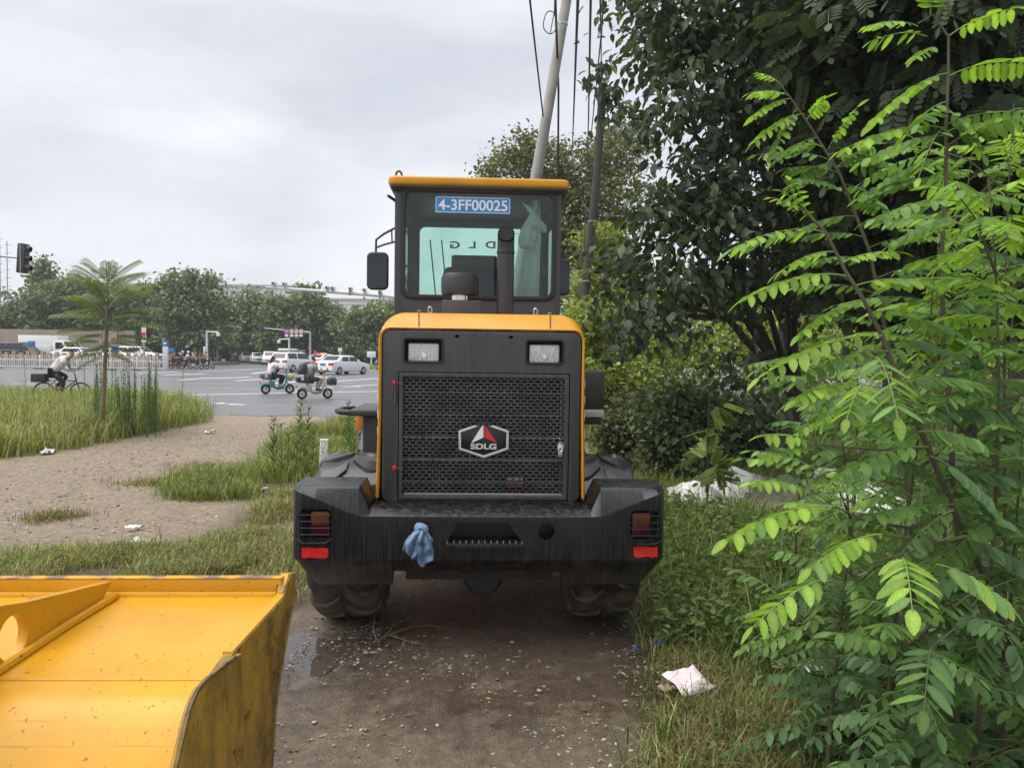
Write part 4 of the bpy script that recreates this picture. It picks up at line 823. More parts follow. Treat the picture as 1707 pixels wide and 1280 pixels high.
# ================================================================== the foreground bucket
BX, BW = -0.705, 2.55
bk = empty('loader_bucket', (BX-BW/2, 1.9, 0), 0, 'scuffed yellow loader bucket lying with its ribbed back upward beside the muddy track', 'bucket')
bk.location.z = -.05; bk.rotation_euler.y = R(-.9)
def bl(y, z): return (y-1.9, z)
zp = .985
top = [bl(2.425, 1.045), bl(2.40, 1.045), bl(2.395, .995), bl(2.36, .985), bl(2.10, .986), bl(1.80, .977), bl(1.74, .966), bl(1.71, .957), bl(1.685, .942), bl(1.665, .92), bl(1.64, .89), bl(1.54, .76), bl(1.44, .58), bl(1.40, .40), bl(1.46, .24), bl(1.70, .10), bl(2.05, .05), bl(2.3, .04)]
inn = [(y+(.02 if z < .95 else 0), z-.02 if z > .94 else z) for y, z in top]
m = MB(); n = len(top)
inner = [bl(2.42, .975), bl(2.37, .962), bl(2.10, .962), bl(1.82, .953), bl(1.72, .92), bl(1.68, .86), bl(1.65, .55), bl(1.69, .32), bl(1.82, .15), bl(2.05, .075), bl(2.3, .055)]
poly = top+inner[::-1]
# back sheet as a strip with thickness (quads between the outer and inner line)
def sheet(outer, th, x0, x1):
    m = MB(); O = [Vector((0, *p)) for p in outer]; I = []
    for i in range(len(O)):
        t = frame(O, i); nn = Vector((0, t.z, -t.y)); I.append(O[i]-nn*th if False else O[i]+Vector((0, -t.z, t.y))*th)
    n = len(O); vs = [(x, p.y, p.z) for x in (x0, x1) for p in O+I]; k = 2*n; fs = []
    for i in range(n-1):
        fs += [(i, i+1, k+i+1, k+i), (n+i, k+n+i, k+n+i+1, n+i+1), (i, n+i, n+i+1, i+1), (k+i, k+i+1, k+n+i+1, k+n+i)]
    fs += [(0, k, k+n, n), (n-1, n+n-1, k+n+n-1, k+n-1)]
    return m.add(vs, fs)
sheet(top[2:], .016, -BW/2, BW/2-.012).build('back_sheet', MT['bucket_yellow'], bk, ang=20)
MB().box((-BW/2, 2.395-1.9, .96), (BW/2-.014, 2.425-1.9, 1.045)).build('top_flange', MT['bucket_yellow'], bk, bevel=.004)
MB().tube([(-BW/2, 2.392-1.9, .992), (BW/2-.02, 2.392-1.9, .992)], .012, 8).build('weld_bead', MT['bucket_yellow'], bk)
MB().tube([(-BW/2, 1.80-1.9, .9765), (BW/2-.02, 1.80-1.9, .9765)], .005, 6).build('weld_bead', MT['bucket_yellow'], bk)
side = [bl(2.43, 1.05), bl(2.48, 1.04), bl(2.475, .97), bl(2.34, .80), bl(2.27, .70), bl(2.22, .52), bl(2.20, .2), bl(2.3, .03), bl(1.7, .03), bl(1.42, .2), bl(1.38, .42), bl(1.42, .58), bl(1.60, .86), bl(1.68, .955), bl(1.9, .99), bl(2.36, .995)]
wear = [bl(1.94, .985), bl(1.90, .992), bl(1.72, 1.012), bl(1.67, 1.010), bl(1.635, .995), bl(1.605, .965), bl(1.58, .93), bl(1.44, .74), bl(1.36, .58), bl(1.33, .40), bl(1.4, .16), bl(1.95, .14)]
for s, x in ((1, BW/2), (-1, -BW/2)):
    MB().prism(side, 'x', x-s*.020, x+s*.004).build('side_plate', MT['worn'], bk, bevel=.002)
    MB().prism(wear, 'x', x+s*.004+.001*s, x+s*.022).build('side_wear_plate', MT['worn'], bk, bevel=.003)
    MB().prism([bl(2.425, 1.052), bl(2.47, 1.043), bl(2.36, .999), bl(1.93, .994), bl(1.93, .980), bl(2.36, .985)], 'x', x-s*.026, x+s*.0).build('edge_bead', MT['bucket_yellow'], bk)
we_ = pm('worn_edge', (.62, .305, .012), .5, .1, c2=(.15, .11, .08), scale=14, p0=.45, p1=.58, detail=8)
MB().box((-BW/2, 2.394-1.9, 1.0452), (BW/2-.014, 2.426-1.9, 1.0475)).build('worn_flange_edge', we_, bk)
MB().tube([(BW/2+.018, y, z) for y, z in wear[1:9]], .0055, 6).build('worn_plate_edge', pm('bare_edge', (.30, .19, .06), .45, .5, c2=(.07, .05, .035), scale=20, detail=8), bk)
MB().tube([(BW/2+.002, y, z) for y, z in side[1:7]], .006, 6).build('worn_plate_edge', bpy.data.materials['bare_edge'], bk)
hc = bl(1.90, 1.043)
def rib(x):
    outp = [bl(2.395, 1.04), bl(2.39, .98), bl(1.74, .955), bl(1.66, .90), bl(1.58, .94), bl(1.58, 1.06), bl(1.70, 1.14), bl(1.86, 1.14), bl(1.95, 1.118)]
    # hole ring: refine the outline to match a 36-gon
    n = 36; hole_ = [(hc[0]+.058*math.cos(2*math.pi*k/n), hc[1]+.058*math.sin(2*math.pi*k/n)) for k in range(n)]
    outl = []
    P2 = [Vector(p) for p in outp]; c = Vector(hc)
    for k in range(n):
        d = Vector((math.cos(2*math.pi*k/n), math.sin(2*math.pi*k/n))); best = None
        for i in range(len(P2)):
            a_, b_ = P2[i], P2[(i+1) % len(P2)]; e_ = b_-a_; den = d.x*e_.y-d.y*e_.x
            if abs(den) < 1e-9: continue
            t = ((a_-c).x*e_.y-(a_-c).y*e_.x)/den; u = ((a_-c).x*d.y-(a_-c).y*d.x)/den
            if t > 0 and -1e-6 <= u <= 1+1e-6 and (best is None or t > best): best = t
        outl.append(tuple(c+d*best))
    r = MB().ring(outl, hole_, 'x', x-.014, x+.014).build('hinge_rib', MT['bucket_yellow'], bk, bevel=.002, bang=50)
    MB().tube([(x+.02, *bl(2.38, .995)), (x+.02, *bl(2.1, .993)), (x+.02, *bl(1.8, .984)), (x+.02, *bl(1.7, .955))], .014, 8).build('weld_bead', MT['bucket_yellow'], r)
for wx in (-1.27, -1.76, -2.20, -2.69): rib(wx-(BX-BW/2))
# ================================================================== trees and plants
LV = np.array([(0, 0, 0), (.28, .27, .05), (.66, .21, .03), (1, 0, -.14), (.66, -.21, .03), (.28, -.27, .05), (.5, 0, -.02)]); LT = np.array([(0, 6, 1), (1, 6, 2), (2, 6, 3), (0, 5, 6), (5, 4, 6), (4, 3, 6)])
DV = np.array([(0, 0, 0), (.5, .33, .06), (1, 0, -.08), (.5, -.33, .06)]); DT = np.array([(0, 2, 1), (0, 3, 2)])
def pin_template(pairs=6, ll=.30, lw=.085, spread=1.15, droop=.35):
    V = []; T = []
    def leaflet(p, d, s):
        o = len(V); n = np.array([-d[1], d[0], 0.]); p = np.array(p); d = np.array(d); z = np.array((0, 0, -droop*s*.5))
        V.extend([p, p+d*s*.35+n*lw*.9+z*.2, p+d*s*.75+n*lw*.75+z*.7, p+d*s+z, p+d*s*.75-n*lw*.75+z*.7, p+d*s*.35-n*lw*.9+z*.2]); T.extend([(o, o+1, o+5), (o+1, o+2, o+5), (o+5, o+2, o+4), (o+2, o+3, o+4)])
    for i in range(pairs):
        t = .22+.75*i/pairs; zz = -.22*t*t; s = ll*(1-.25*abs(t-.5))
        for sd in (-1, 1): leaflet((t, 0, zz), (math.cos(spread), sd*math.sin(spread), 0), s)
    leaflet((.97, 0, -.21), (1, 0, -.2), ll)
    o = len(V); w = .008
    for i in range(5):
        t = i/4; V.extend([np.array((t, -w, -.22*t*t)), np.array((t, w, -.22*t*t))])
    for i in range(4): T.extend([(o+2*i, o+2*i+1, o+2*i+3), (o+2*i, o+2*i+3, o+2*i+2)])
    return np.array(V), np.array(T)
PV, PT = pin_template(); PV10, PT10 = pin_template(15, .145, .0165, 1.3, 1.7)
def basis(d, roll):
    d = d/np.linalg.norm(d, axis=1, keepdims=True); up = np.array([0, 0, 1.]); y = np.cross(up, d); nn = np.linalg.norm(y, axis=1, keepdims=True); y = np.where(nn > 1e-4, y/np.maximum(nn, 1e-4), np.array([1., 0, 0])); z = np.cross(d, y)
    c, s = np.cos(roll)[:, None], np.sin(roll)[:, None]; return d, y*c+z*s, z*c-y*s
def scatter(TV, TT, pos, d, size, roll, col):
    x, y, z = basis(d, roll); v = TV[None]*size[:, None, None]; V = pos[:, None]+v[..., 0:1]*x[:, None]+v[..., 1:2]*y[:, None]+v[..., 2:3]*z[:, None]
    n, k = len(pos), len(TV); return V.reshape(-1, 3), (np.arange(n)[:, None, None]*k+TT).reshape(-1, 3), np.repeat(col, k, 0)
def lobes_points(lobes, n, clump=.22, per=26, shell=.55):
    vol = np.array([np.prod(r)**.8 for c, r in lobes]); cnt = np.maximum(1, (vol/vol.sum()*n/per)).astype(int); P = []; D = []; CC = []
    for (c, r), k in zip(lobes, cnt):
        u = rng.normal(0, 1, (k, 3)); u /= np.linalg.norm(u, axis=1, keepdims=True); rad = shell+(1-shell)*rng.random((k, 1))**.5
        cc = np.array(c)+u*rad*np.array(r); p = np.repeat(cc, per, 0)+rng.normal(0, 1, (k*per, 3))*clump*np.array([1, 1, .6]); P.append(p); D.append(np.repeat(u, per, 0)); CC.append(cc)
    return np.concatenate(P), np.concatenate(D), np.concatenate(CC)
def leaf_dirs(D, droop, jit=.8):
    d = D*np.array([1, 1, .4])+rng.normal(0, jit, D.shape); d[:, 2] -= droop; return d
def leafcols(n, cols, var=.35):
    cols = np.array(cols); return cols[rng.integers(0, len(cols), n)]*np.exp(rng.normal(0, var, (n, 1)))
def make_tree(name, base, lobes, n, size, cols, label, trunk_r=.15, cat='tree', group=None, mat=None, tmpl=(DV, DT), droop=.3, clump=.22, per=26, top=None, bark=None, singles=0, lean=0, limbs=True, part='crown', shell=.55, minz=None):
    base = Vector(base); root = empty(name, base, 0, label, cat, group); mat = mat or MT['leafmid']; bark = bark or MT['bark']; b = np.array(base)
    P, D, CC = lobes_points(lobes, n, clump, per, shell)
    if minz is not None: P[:, 2] = np.maximum(P[:, 2], minz+rng.random(len(P))*.2)
    sz = rng.uniform(size[0], size[1], len(P)); d = leaf_dirs(D, droop); roll = rng.normal(0, .7, len(P)); col = leafcols(len(P), cols, .28)
    if singles:
        order = np.argsort(P[:, 1]+rng.random(len(P))*.8)[:singles*3]; pick = rng.choice(order, singles, replace=False); keep = np.ones(len(P), bool); keep[pick] = False
        vs = []
        for k in range(3):
            me = bpy.data.meshes.new('leaf'); me.from_pydata([tuple(v) for v in tmpl[0]], [], [tuple(t) for t in tmpl[1]]); a = me.color_attributes.new('Col', 'FLOAT_COLOR', 'POINT'); c = np.array(cols[k % len(cols)]); a.data.foreach_set('color', np.tile([*c, 1], len(tmpl[0])).astype(np.float32)); me.materials.append(mat); vs.append(me)
        x, y, z = basis(d[pick], roll[pick])
        for i, j in enumerate(pick):
            o = bpy.data.objects.new('leaf', vs[i % 3]); COL.objects.link(o); o.parent = root; s = sz[j]
            Mx = Matrix((Vector(x[i])*s, Vector(y[i])*s, Vector(z[i])*s)).transposed().to_4x4(); Mx.translation = Vector(P[j]-b); o.matrix_local = Mx
        P, d, sz, roll, col = P[keep], d[keep], sz[keep], roll[keep], col[keep]
    V, T, C = scatter(*tmpl, P, d, sz, roll, col); f = tri_mesh(part, V-b, T, mat, root, C)
    if singles: f['kind'] = 'stuff'; f.name = 'foliage'
    ztop = top or max(c[2] for c, r in lobes); rnd = random.Random(len(P)); tp = []
    for k in range(7):
        t = k/6; tp.append((lean*t+rnd.uniform(-.3, .3)*trunk_r*2*(k > 0), rnd.uniform(-.3, .3)*trunk_r*2*(k > 0), (ztop-base.z)*t-.05*(k == 0)))
    if trunk_r: MB().tube(tp, [trunk_r*(1.25-.85*k/6) for k in range(7)], 10).build('trunk', bark, root)
    if limbs and trunk_r:
        m = MB()
        for c, r in lobes:
            e = Vector(c)-base; s = Vector(tp[min(5, max(1, int(6*min(.8, max(.15, (e.z*.6)/(ztop-base.z))))))]); mid = (s+e)/2+Vector((0, 0, .12*(e-s).length))
            MB.tube(m, [s, (s*2+mid)/3, mid, (mid+e*2)/3, e], [trunk_r*.42, trunk_r*.36, trunk_r*.27, trunk_r*.18, trunk_r*.1], 6)
        for i in rng.choice(len(CC), min(len(CC), 60), replace=False):
            e = CC[i]-b; j = min(range(len(lobes)), key=lambda q: np.linalg.norm(np.array(lobes[q][0])-CC[i])); s = np.array(lobes[j][0])-b; m.tube([s, (s+e)/2+np.array((0, 0, .1)), e], [trunk_r*.1, trunk_r*.07, .006], 4)
        m.build('limbs', bark, root)
    return root
MT['bark'] = pm('grey_bark', (.06, .05, .04), .9, c2=(.03, .026, .022), scale=8, stretch=(6, 6, 1.2), bump=.8, bscale=12)
MT['stem'] = pm('green_stem', (.10, .085, .04), .7, c2=(.06, .05, .03))
def lb(px, py, rpx, Y, ry=1.0, asp=.85):
    c = W(px, py, Y); r = rpx/F*Y; return (tuple(c), (r, ry, r*asp))
DK = [(.062, .088, .050), (.085, .115, .060), (.045, .066, .040)]
# the dark broadleaf tree over the loader's right side
base = G(1312, 762)
lobes = [lb(1200, -40, 170, 10.5, 1.4), lb(1138, 60, 66, 10, 1), lb(1250, 120, 150, 10.2, 1.3), lb(1125, 180, 68, 9.8, .9), lb(1290, 290, 140, 10.3, 1.3), lb(1150, 330, 70, 9.9, .9), lb(1210, 410, 110, 10, 1.1), lb(1105, 430, 85, 9.6, .9),
         lb(1340, -20, 180, 11, 1.4), lb(1060, 520, 65, 9.4, .7), lb(1090, 350, 35, 9.6, .5), lb(1130, 510, 60, 9.6, .7), lb(1300, 450, 90, 10.6, 1), lb(1235, 610, 50, 9.8, .5), lb(1245, 690, 35, 9.8, .4), lb(1108, 5, 45, 10, .7), lb(1350, 180, 140, 11, 1.3), lb(1000, 470, 30, 9.3, .4)]
make_tree('broadleaf_tree', base, lobes, 14500, (.11, .205), DK, 'dark leaved tree with drooping heart shaped leaves above the white sheeting', .17, mat=MT['leafdark'], tmpl=(LV, LT), droop=.9, clump=.23, per=26, singles=290, top=6.5, part='foliage')
# locust trees at the right edge
lob2 = [lb(1560, 30, 170, 8.5, 1.2), lb(1440, 60, 120, 9.5, 1.1), lb(1680, 160, 130, 8.5, 1.1), lb(1470, 230, 110, 9.6, 1), lb(1640, 300, 110, 9, 1), lb(1560, 180, 120, 9.5, 1.2), lb(1500, 340, 90, 9.8, 1), lb(1710, 60, 120, 8.3, 1), lb(1740, 300, 90, 9, 1)]
make_tree('locust_tree', G(1608, 770), lob2, 4300, (.32, .5), [(.055, .085, .045), (.07, .10, .05)], 'dark locust tree with fine feathery leaves and leaning trunk behind the bright saplings', .13, mat=MT['leafdark'], tmpl=(PV, PT), droop=.7, clump=.35, per=16, top=6)
lob3 = [lb(1690, 430, 90, 11, 1), lb(1560, 470, 80, 11.5, 1), lb(1460, 440, 80, 11.5, 1)]
make_tree('locust_tree', G(1684, 752), lob3, 2600, (.3, .45), [(.08, .12, .05), (.10, .14, .055)], 'lower locust tree with straight dark trunk at the wood edge', .14, mat=MT['leafdark'], tmpl=(PV, PT), droop=.6, clump=.35, per=16, top=5)
for i, (px, py, hh, lbl) in enumerate(((1474, 720, 5, 'slim bare trunked tree among yellow green undergrowth'), (1408, 716, 4.5, 'thin young tree standing next to the dark leaved tree trunk'))):
    bs = G(px, py); make_tree('slim_tree', bs, [(( bs.x, bs.y, hh), (1.6, 1.4, 1.2)), ((bs.x-.8, bs.y, hh+1), (1.4, 1.2, 1))], 2600, (.2, .34), DK, lbl, .09, mat=MT['leafdark'], droop=.5, clump=.35)
# trees behind the cab
OL = [(.14, .16, .065), (.11, .13, .055), (.18, .19, .08)]
lob4 = [lb(868, 250, 30, 34, 1.4), lb(905, 275, 45, 34, 1.6), lb(850, 290, 38, 34, 1.4), lb(965, 285, 55, 35, 2), lb(1020, 262, 42, 35, 1.6), lb(1050, 240, 40, 36, 1.6), lb(960, 370, 70, 34, 2), lb(1030, 340, 55, 34, 2), lb(930, 340, 60, 35, 2), lb(990, 440, 70, 34, 2), lb(820, 300, 20, 34, 1)]
make_tree('olive_tree', W(990, 640, 34).xy.to_3d(), lob4, 21000, (.13, .26), OL, 'olive green tree rising beyond the loader cab roof', .2, mat=MT['leafmid'], tmpl=(DV, DT), clump=.34, per=26, top=9, droop=.3)
YG = [(.26, .33, .07), (.20, .27, .06), (.31, .36, .09)]
lob5 = [lb(985, 480, 35, 20, .9), lb(1000, 545, 45, 20, .9), lb(975, 590, 40, 20, .8), lb(1010, 430, 28, 20, .7), lb(1020, 620, 50, 19, .9), lb(978, 530, 34, 18.5, .6), lb(1000, 390, 26, 19.5, .6), lb(968, 640, 36, 18, .7)]
make_tree('bright_tree', G(1000, 695), lob5, 8200, (.10, .2), YG, 'light green young tree at the foot of the dark wooden pole', .06, tmpl=(DV, DT), clump=.22, top=4)
# lit undergrowth seen between the trunks, further in
def thicket(name, boxes, n, size, cols, label, tmpl=(DV, DT), mat=None, clump=.35):
    P, D, CC = lobes_points(boxes, n, clump, 24, .2); P[:, 2] = np.abs(P[:, 2]); V, T, C = scatter(*tmpl, P, leaf_dirs(D, .2, 1), rng.uniform(size[0], size[1], len(P)), rng.normal(0, .8, len(P)), leafcols(len(P), cols, .3))
    o = tri_mesh(name, V, T, mat or MT['leafyoung'], col=C, kind='stuff'); return tag(o, label, 'undergrowth')
bx_ = [((x, 26+2.5*math.sin(x*1.3), 1.3+1.3*abs(math.sin(x*.9))), (1.8, 1.6, 1.5+1.6*abs(math.sin(x*.7+1)))) for x in np.arange(3, 30, 1.5)]
thicket('lit_undergrowth', bx_, 36000, (.12, .26), YG+[(.10, .15, .035)], 'bright yellow green undergrowth showing between the woodland trunks')
bx_ = [((x, 46+3*math.sin(x*.8), 3.0+1.5*abs(math.sin(x*.5))), (3, 2.5, 3.5)) for x in np.arange(3, 60, 3.0)]
thicket('wood_backdrop', bx_, 26000, (.3, .6), [(.10, .14, .05), (.14, .19, .06), (.07, .10, .04)], 'dense green trees deep inside the wood', mat=MT['leafmid'], clump=.6)
# shrubs
def shrub(px, py, rpx, hpx, Y, n, size, cols, label, tmpl=(DV, DT), droop=.2, mat=None, name='shrub'):
    c = G(px, py) if Y is None else W(px, py, Y); Y = c.y; r = rpx/F*Y; h = hpx/F*Y; bs = Vector((c.x, Y, 0))
    lobs = [((bs.x+random.uniform(-.5, .5)*r, Y+random.uniform(-.4, .4)*r, h*random.uniform(.25, .75)), (r*.55, r*.5, h*.3)) for _ in range(7)]
    return make_tree(name, bs, lobs, n, size, cols, label, .025, 'shrub', mat=mat or MT['leafmid'], tmpl=tmpl, droop=droop, clump=.12, per=20, top=h*.7, shell=.2, minz=.02)
shrub(1110, 800, 100, 165, None, 9000, (.06, .12), [(.09, .125, .055), (.07, .10, .05), (.12, .15, .06)], 'fine leaved dark shrub behind the counterweight corner')
shrub(1035, 780, 60, 130, None, 4500, (.06, .11), [(.09, .11, .045), (.07, .09, .04)], 'straggly olive shrub against the loader right tyre', droop=.3)
shrub(1230, 775, 65, 120, None, 3200, (.10, .18), DK, 'dark low bush at the foot of the dark leaved tree', tmpl=(LV, LT), droop=.6, mat=MT['leafdark'])
shrub(1010, 700, 55, 160, None, 6000, (.09, .16), YG, 'bright green bush behind the loader toolbox')
shrub(1150, 720, 60, 90, None, 3200, (.10, .18), [(.12, .18, .05), (.09, .14, .04)], 'light green bush in front of the undergrowth')
shrub(1350, 730, 40, 70, None, 1800, (.10, .17), [(.10, .15, .04), (.13, .19, .05)], 'leafy bush right of the dark leaved tree trunk')
for i, (px, py, hp, lbl) in enumerate(((1178, 850, 190, 'small locust seedling standing before the white sheeting'), (1290, 745, 110, 'short locust seedling beside the tree trunk'), (1135, 760, 130, 'pale locust seedling above the dark shrub'))):
    bs = G(px, py); h = hp/F*bs.y; lobs = [((bs.x, bs.y, h*t), (.22*(1.2-t), .22*(1.2-t), h*.12)) for t in (.35, .55, .75, .92)]
    make_tree('locust_seedling', bs, lobs, 40, (.22, .34), [(.13, .20, .06), (.18, .26, .08)], lbl, .012, 'sapling', mat=MT['leafyoung'], tmpl=(PV, PT), droop=.25, clump=.06, per=6, top=h, limbs=False)

# ------------------------------------------------------------------ foreground locust saplings
LFm = []
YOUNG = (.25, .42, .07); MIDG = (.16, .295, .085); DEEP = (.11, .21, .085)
def leaflet_mesh(col, seed):
    rnd = random.Random(seed); prof = [(0, 0), (.12, .14), (.35, .225), (.62, .20), (.86, .11), (1, 0)]; V = []; Fc = []
    for x, w in prof: V += [(x, w, .10*w-.10*x*x), (x, 0, -.10*x*x-.02), (x, -w, .10*w-.10*x*x)]
    for i in range(5):
        o = 3*i; Fc += [(o, o+3, o+4, o+1), (o+1, o+4, o+5, o+2)]
    me = bpy.data.meshes.new('leaflet'); me.from_pydata(V, [], Fc); me.polygons.foreach_set('use_smooth', [True]*len(Fc)); a = me.color_attributes.new('Col', 'FLOAT_COLOR', 'POINT')
    c = np.tile([*col, 1.], (len(V), 1)); c[1::3, :3] *= 1.18; a.data.foreach_set('color', c.astype(np.float32).ravel()); me.update(); me.materials.append(MT['leafyoung']); return me
LM = {}
for nm, c in (('y', YOUNG), ('m', MIDG), ('d', DEEP)):
    LM[nm] = [leaflet_mesh(tuple(np.array(c)*f), i) for i, f in enumerate((.72, .98, 1.2))]
RM = {'y': pm('young_rachis', (.20, .30, .06), .6), 'm': pm('mid_rachis', (.14, .19, .06), .6), 'd': pm('deep_rachis', (.09, .12, .05), .6)}
def pinnate(root, rb, base, tip, tone, pairs, ll, single=True, bow=.10, sag=.42):
    ll *= 1.24
    A, B = Vector(base), Vector(tip); Ld = (B-A).length; upv = Vector((0, 0, 1)); n = 10; pts = []
    for k in range(n+1):
        t = k/n; pts.append(A.lerp(B, t)+upv*bow*Ld*4*t*(1-t)*(1-.3*t))
    lf = MB().tube([p-rb for p in pts], [.0022-.0012*k/n for k in range(n+1)], 5).build('leaf', RM[tone], root)
    X = []; items = []
    fwd = (B-A).normalized(); side0 = fwd.cross(upv)
    side0 = side0.normalized() if side0.length > .2 else Vector((1, 0, 0)); tw = random.uniform(-.35, .35)
    for k in range(pairs+1):
        t = .20+.78*k/pairs; i = min(n-1, int(t*n)); p = pts[i].lerp(pts[i+1], t*n-i); td = (pts[i+1]-pts[i]).normalized()
        for s in ((-1, 1) if k < pairs else (0,)):
            if s and random.random() < .05: continue
            sd = (side0*math.cos(tw)+upv*math.sin(tw)).normalized()
            d = (sd*s*1.0+td*(.45 if s else 1)+upv*(-sag*random.uniform(.7, 1.3) if s else -.2)).normalized()
            nrm = (upv*1.0+sd*s*sag+Vector((random.uniform(-.45, .45), random.uniform(-.45, .45), 0))).normalized(); y = nrm.cross(d).normalized(); z = d.cross(y)
            L = ll*(1-.28*abs(2*t-1.1))*random.uniform(.88, 1.12); items.append((p-rb, d, y, z, L))
    if single:
        for q, (p, d, y, z, L) in enumerate(items):
            o = bpy.data.objects.new('leaflet', LM[tone if random.random() < .84 else {'y': 'm', 'm': 'y', 'd': 'm'}[tone]][q*7 % 3]); COL.objects.link(o); o.parent = lf; Mx = Matrix((d*L, y*L, z*L)).transposed().to_4x4(); Mx.translation = p; o.matrix_local = Mx
    else:
        P = np.array([i[0] for i in items]); src = LM[tone][1]; TV = np.array([v.co[:] for v in src.vertices]); TF = np.array([tuple(p.vertices) for p in src.polygons]); Vv = []; 
        for p, d, y, z, L in items: Vv.append(TV[:, :1]*np.array(d)*L+TV[:, 1:2]*np.array(y)*L+TV[:, 2:]*np.array(z)*L+np.array(p))
        c = {'y': YOUNG, 'm': MIDG, 'd': DEEP}[tone]; nI = len(items); Cc = np.repeat(np.array(c)[None]*rng.uniform(.62, 1.3, (nI, 1)), len(TV), 0)
        tri_mesh('leaflets', np.concatenate(Vv), (np.arange(nI)[:, None, None]*len(TV)+TF).reshape(-1, 4), MT['leafyoung'], lf, Cc, 'stuff', smooth=True)
    return lf
def sapling(label, base, stems_, leaves, extra):
    root = empty('locust_sapling', base, 0, label, 'sapling'); rb = Vector(base)
    for pts, r0 in stems_:
        pp = [Vector(p)-rb for p in pts]; k = len(pp); MB().tube(pp, [r0*(1-.8*i/(k-1)) for i in range(k)], 8).build('stem', MT['stem'], root)
    for a, b_, tone, pairs, ll in leaves: pinnate(root, rb, a, b_, tone, pairs, ll, True)
    for a, b_, tone, pairs, ll in extra: pinnate(root, rb, a, b_, tone, pairs, ll, False)
    return root
def lf(bx, by, tx, ty, Y, tone, pairs=8, ll=.055, dY=-.05): return (W(bx, by, Y), W(tx, ty, Y+dY), tone, pairs, ll)
# sapling one: leaning stem at about 2.2 m
Y1 = 2.25
S1 = [W(1700, 1100, 2.45), W(1640, 960, 2.4), W(1590, 850, 2.35), W(1547, 745, 2.3), W(1500, 640, 2.28), W(1470, 560, 2.25), W(1440, 500, Y1), W(1411, 455, Y1), W(1376, 387, Y1), W(1345, 357, Y1), W(1306, 298, Y1)]
b1 = Vector((S1[0].x+.07, S1[0].y+.05, 0)); S1 = [b1, (b1+S1[0])/2+Vector((.02, 0, 0))]+S1
def st(px, Y, base=None): return [W(x, y, Y) for x, y in px]
lv1 = [lf(1376, 387, 1218, 416, Y1, 'y', 8, .06), lf(1411, 460, 1231, 503, Y1, 'y', 8, .056), lf(1424, 477, 1590, 479, Y1, 'y', 7, .055), lf(1360, 372, 1300, 318, Y1, 'y', 5, .035), lf(1345, 357, 1318, 300, Y1, 'y', 5, .03), lf(1350, 360, 1283, 330, Y1, 'y', 4, .03),
 lf(1391, 844, 1209, 901, 2.0, 'y', 8, .062), lf(1356, 741, 1266, 726, 2.2, 'y', 6, .045), lf(1356, 750, 1264, 766, 2.2, 'y', 6, .045), lf(1350, 822, 1249, 804, 2.05, 'y', 6, .045),
 lf(1470, 890, 1350, 948, 1.95, 'y', 8, .06), lf(1503, 931, 1521, 1018, 1.8, 'y', 7, .065, -.30), lf(1385, 962, 1253, 1046, 1.9, 'y', 7, .06), lf(1560, 940, 1682, 1008, 1.85, 'm', 7, .07), lf(1552, 1079, 1540, 1186, 1.9, 'd', 6, .07, -.25)]
lv1 += [lf(1459, 595, 1498, 700, 2.0, 'm', 7, .065, -.30), lf(1441, 640, 1411, 700, 2.1, 'y', 6, .055, -.2)]
ex1 = [lf(1441, 640, 1325, 668, 2.2, 'y', 8, .055), lf(1470, 560, 1262, 632, 2.2, 'y', 9, .055), lf(1480, 585, 1312, 645, 2.25, 'm', 8, .055), lf(1500, 640, 1640, 640, 2.25, 'm', 8, .06), lf(1530, 700, 1700, 690, 2.3, 'd', 8, .062), lf(1547, 745, 1390, 800, 2.2, 'm', 8, .06), lf(1547, 745, 1420, 690, 2.3, 'm', 8, .055), lf(1570, 800, 1700, 800, 2.3, 'd', 8, .06), lf(1590, 850, 1450, 860, 2.2, 'm', 8, .06), lf(1590, 850, 1480, 950, 2.1, 'd', 8, .06), lf(1610, 900, 1720, 950, 2.2, 'd', 8, .06), lf(1640, 960, 1560, 1060, 2.2, 'd', 8, .065), lf(1640, 960, 1500, 990, 2.2, 'd', 8, .06), lf(1560, 790, 1430, 770, 2.35, 'd', 8, .06), lf(1670, 1040, 1600, 1140, 2.2, 'd', 8, .065), lf(1680, 1060, 1720, 1160, 2.1, 'd', 7, .065), lf(1440, 500, 1330, 560, 2.3, 'y', 8, .05), lf(1450, 520, 1600, 560, 2.3, 'm', 8, .055), lf(1500, 640, 1380, 720, 2.25, 'm', 8, .055), lf(1470, 570, 1620, 600, 2.4, 'd', 8, .055), lf(1400, 440, 1500, 420, 2.3, 'y', 6, .045), lf(1390, 420, 1290, 460, 2.35, 'y', 6, .045), lf(1530, 720, 1640, 740, 2.2, 'm', 8, .065), lf(1550, 760, 1660, 850, 2.15, 'd', 8, .06), lf(1580, 840, 1690, 880, 2.15, 'd', 8, .06)]
sapling('leaning locust sapling with bright young leaves reaching towards the loader', b1,
 [(S1, .014), (st([(1590, 850), (1520, 880), (1450, 870), (1391, 844), (1350, 815)], 2.15), .006), (st([(1547, 745), (1470, 750), (1400, 745), (1356, 741)], 2.25), .005), ([W(1610, 900, 2.38), W(1560, 905, 2.2), W(1500, 925, 1.95)], .006), ([W(1560, 905, 2.2), W(1480, 930, 2.0), W(1385, 962, 1.9)], .005), ([W(1640, 960, 2.4), W(1600, 1040, 2.1), W(1552, 1079, 1.9)], .005), ([W(1560, 905, 2.2), W(1500, 895, 2.05), W(1470, 890, 1.95)], .005)], lv1, ex1)
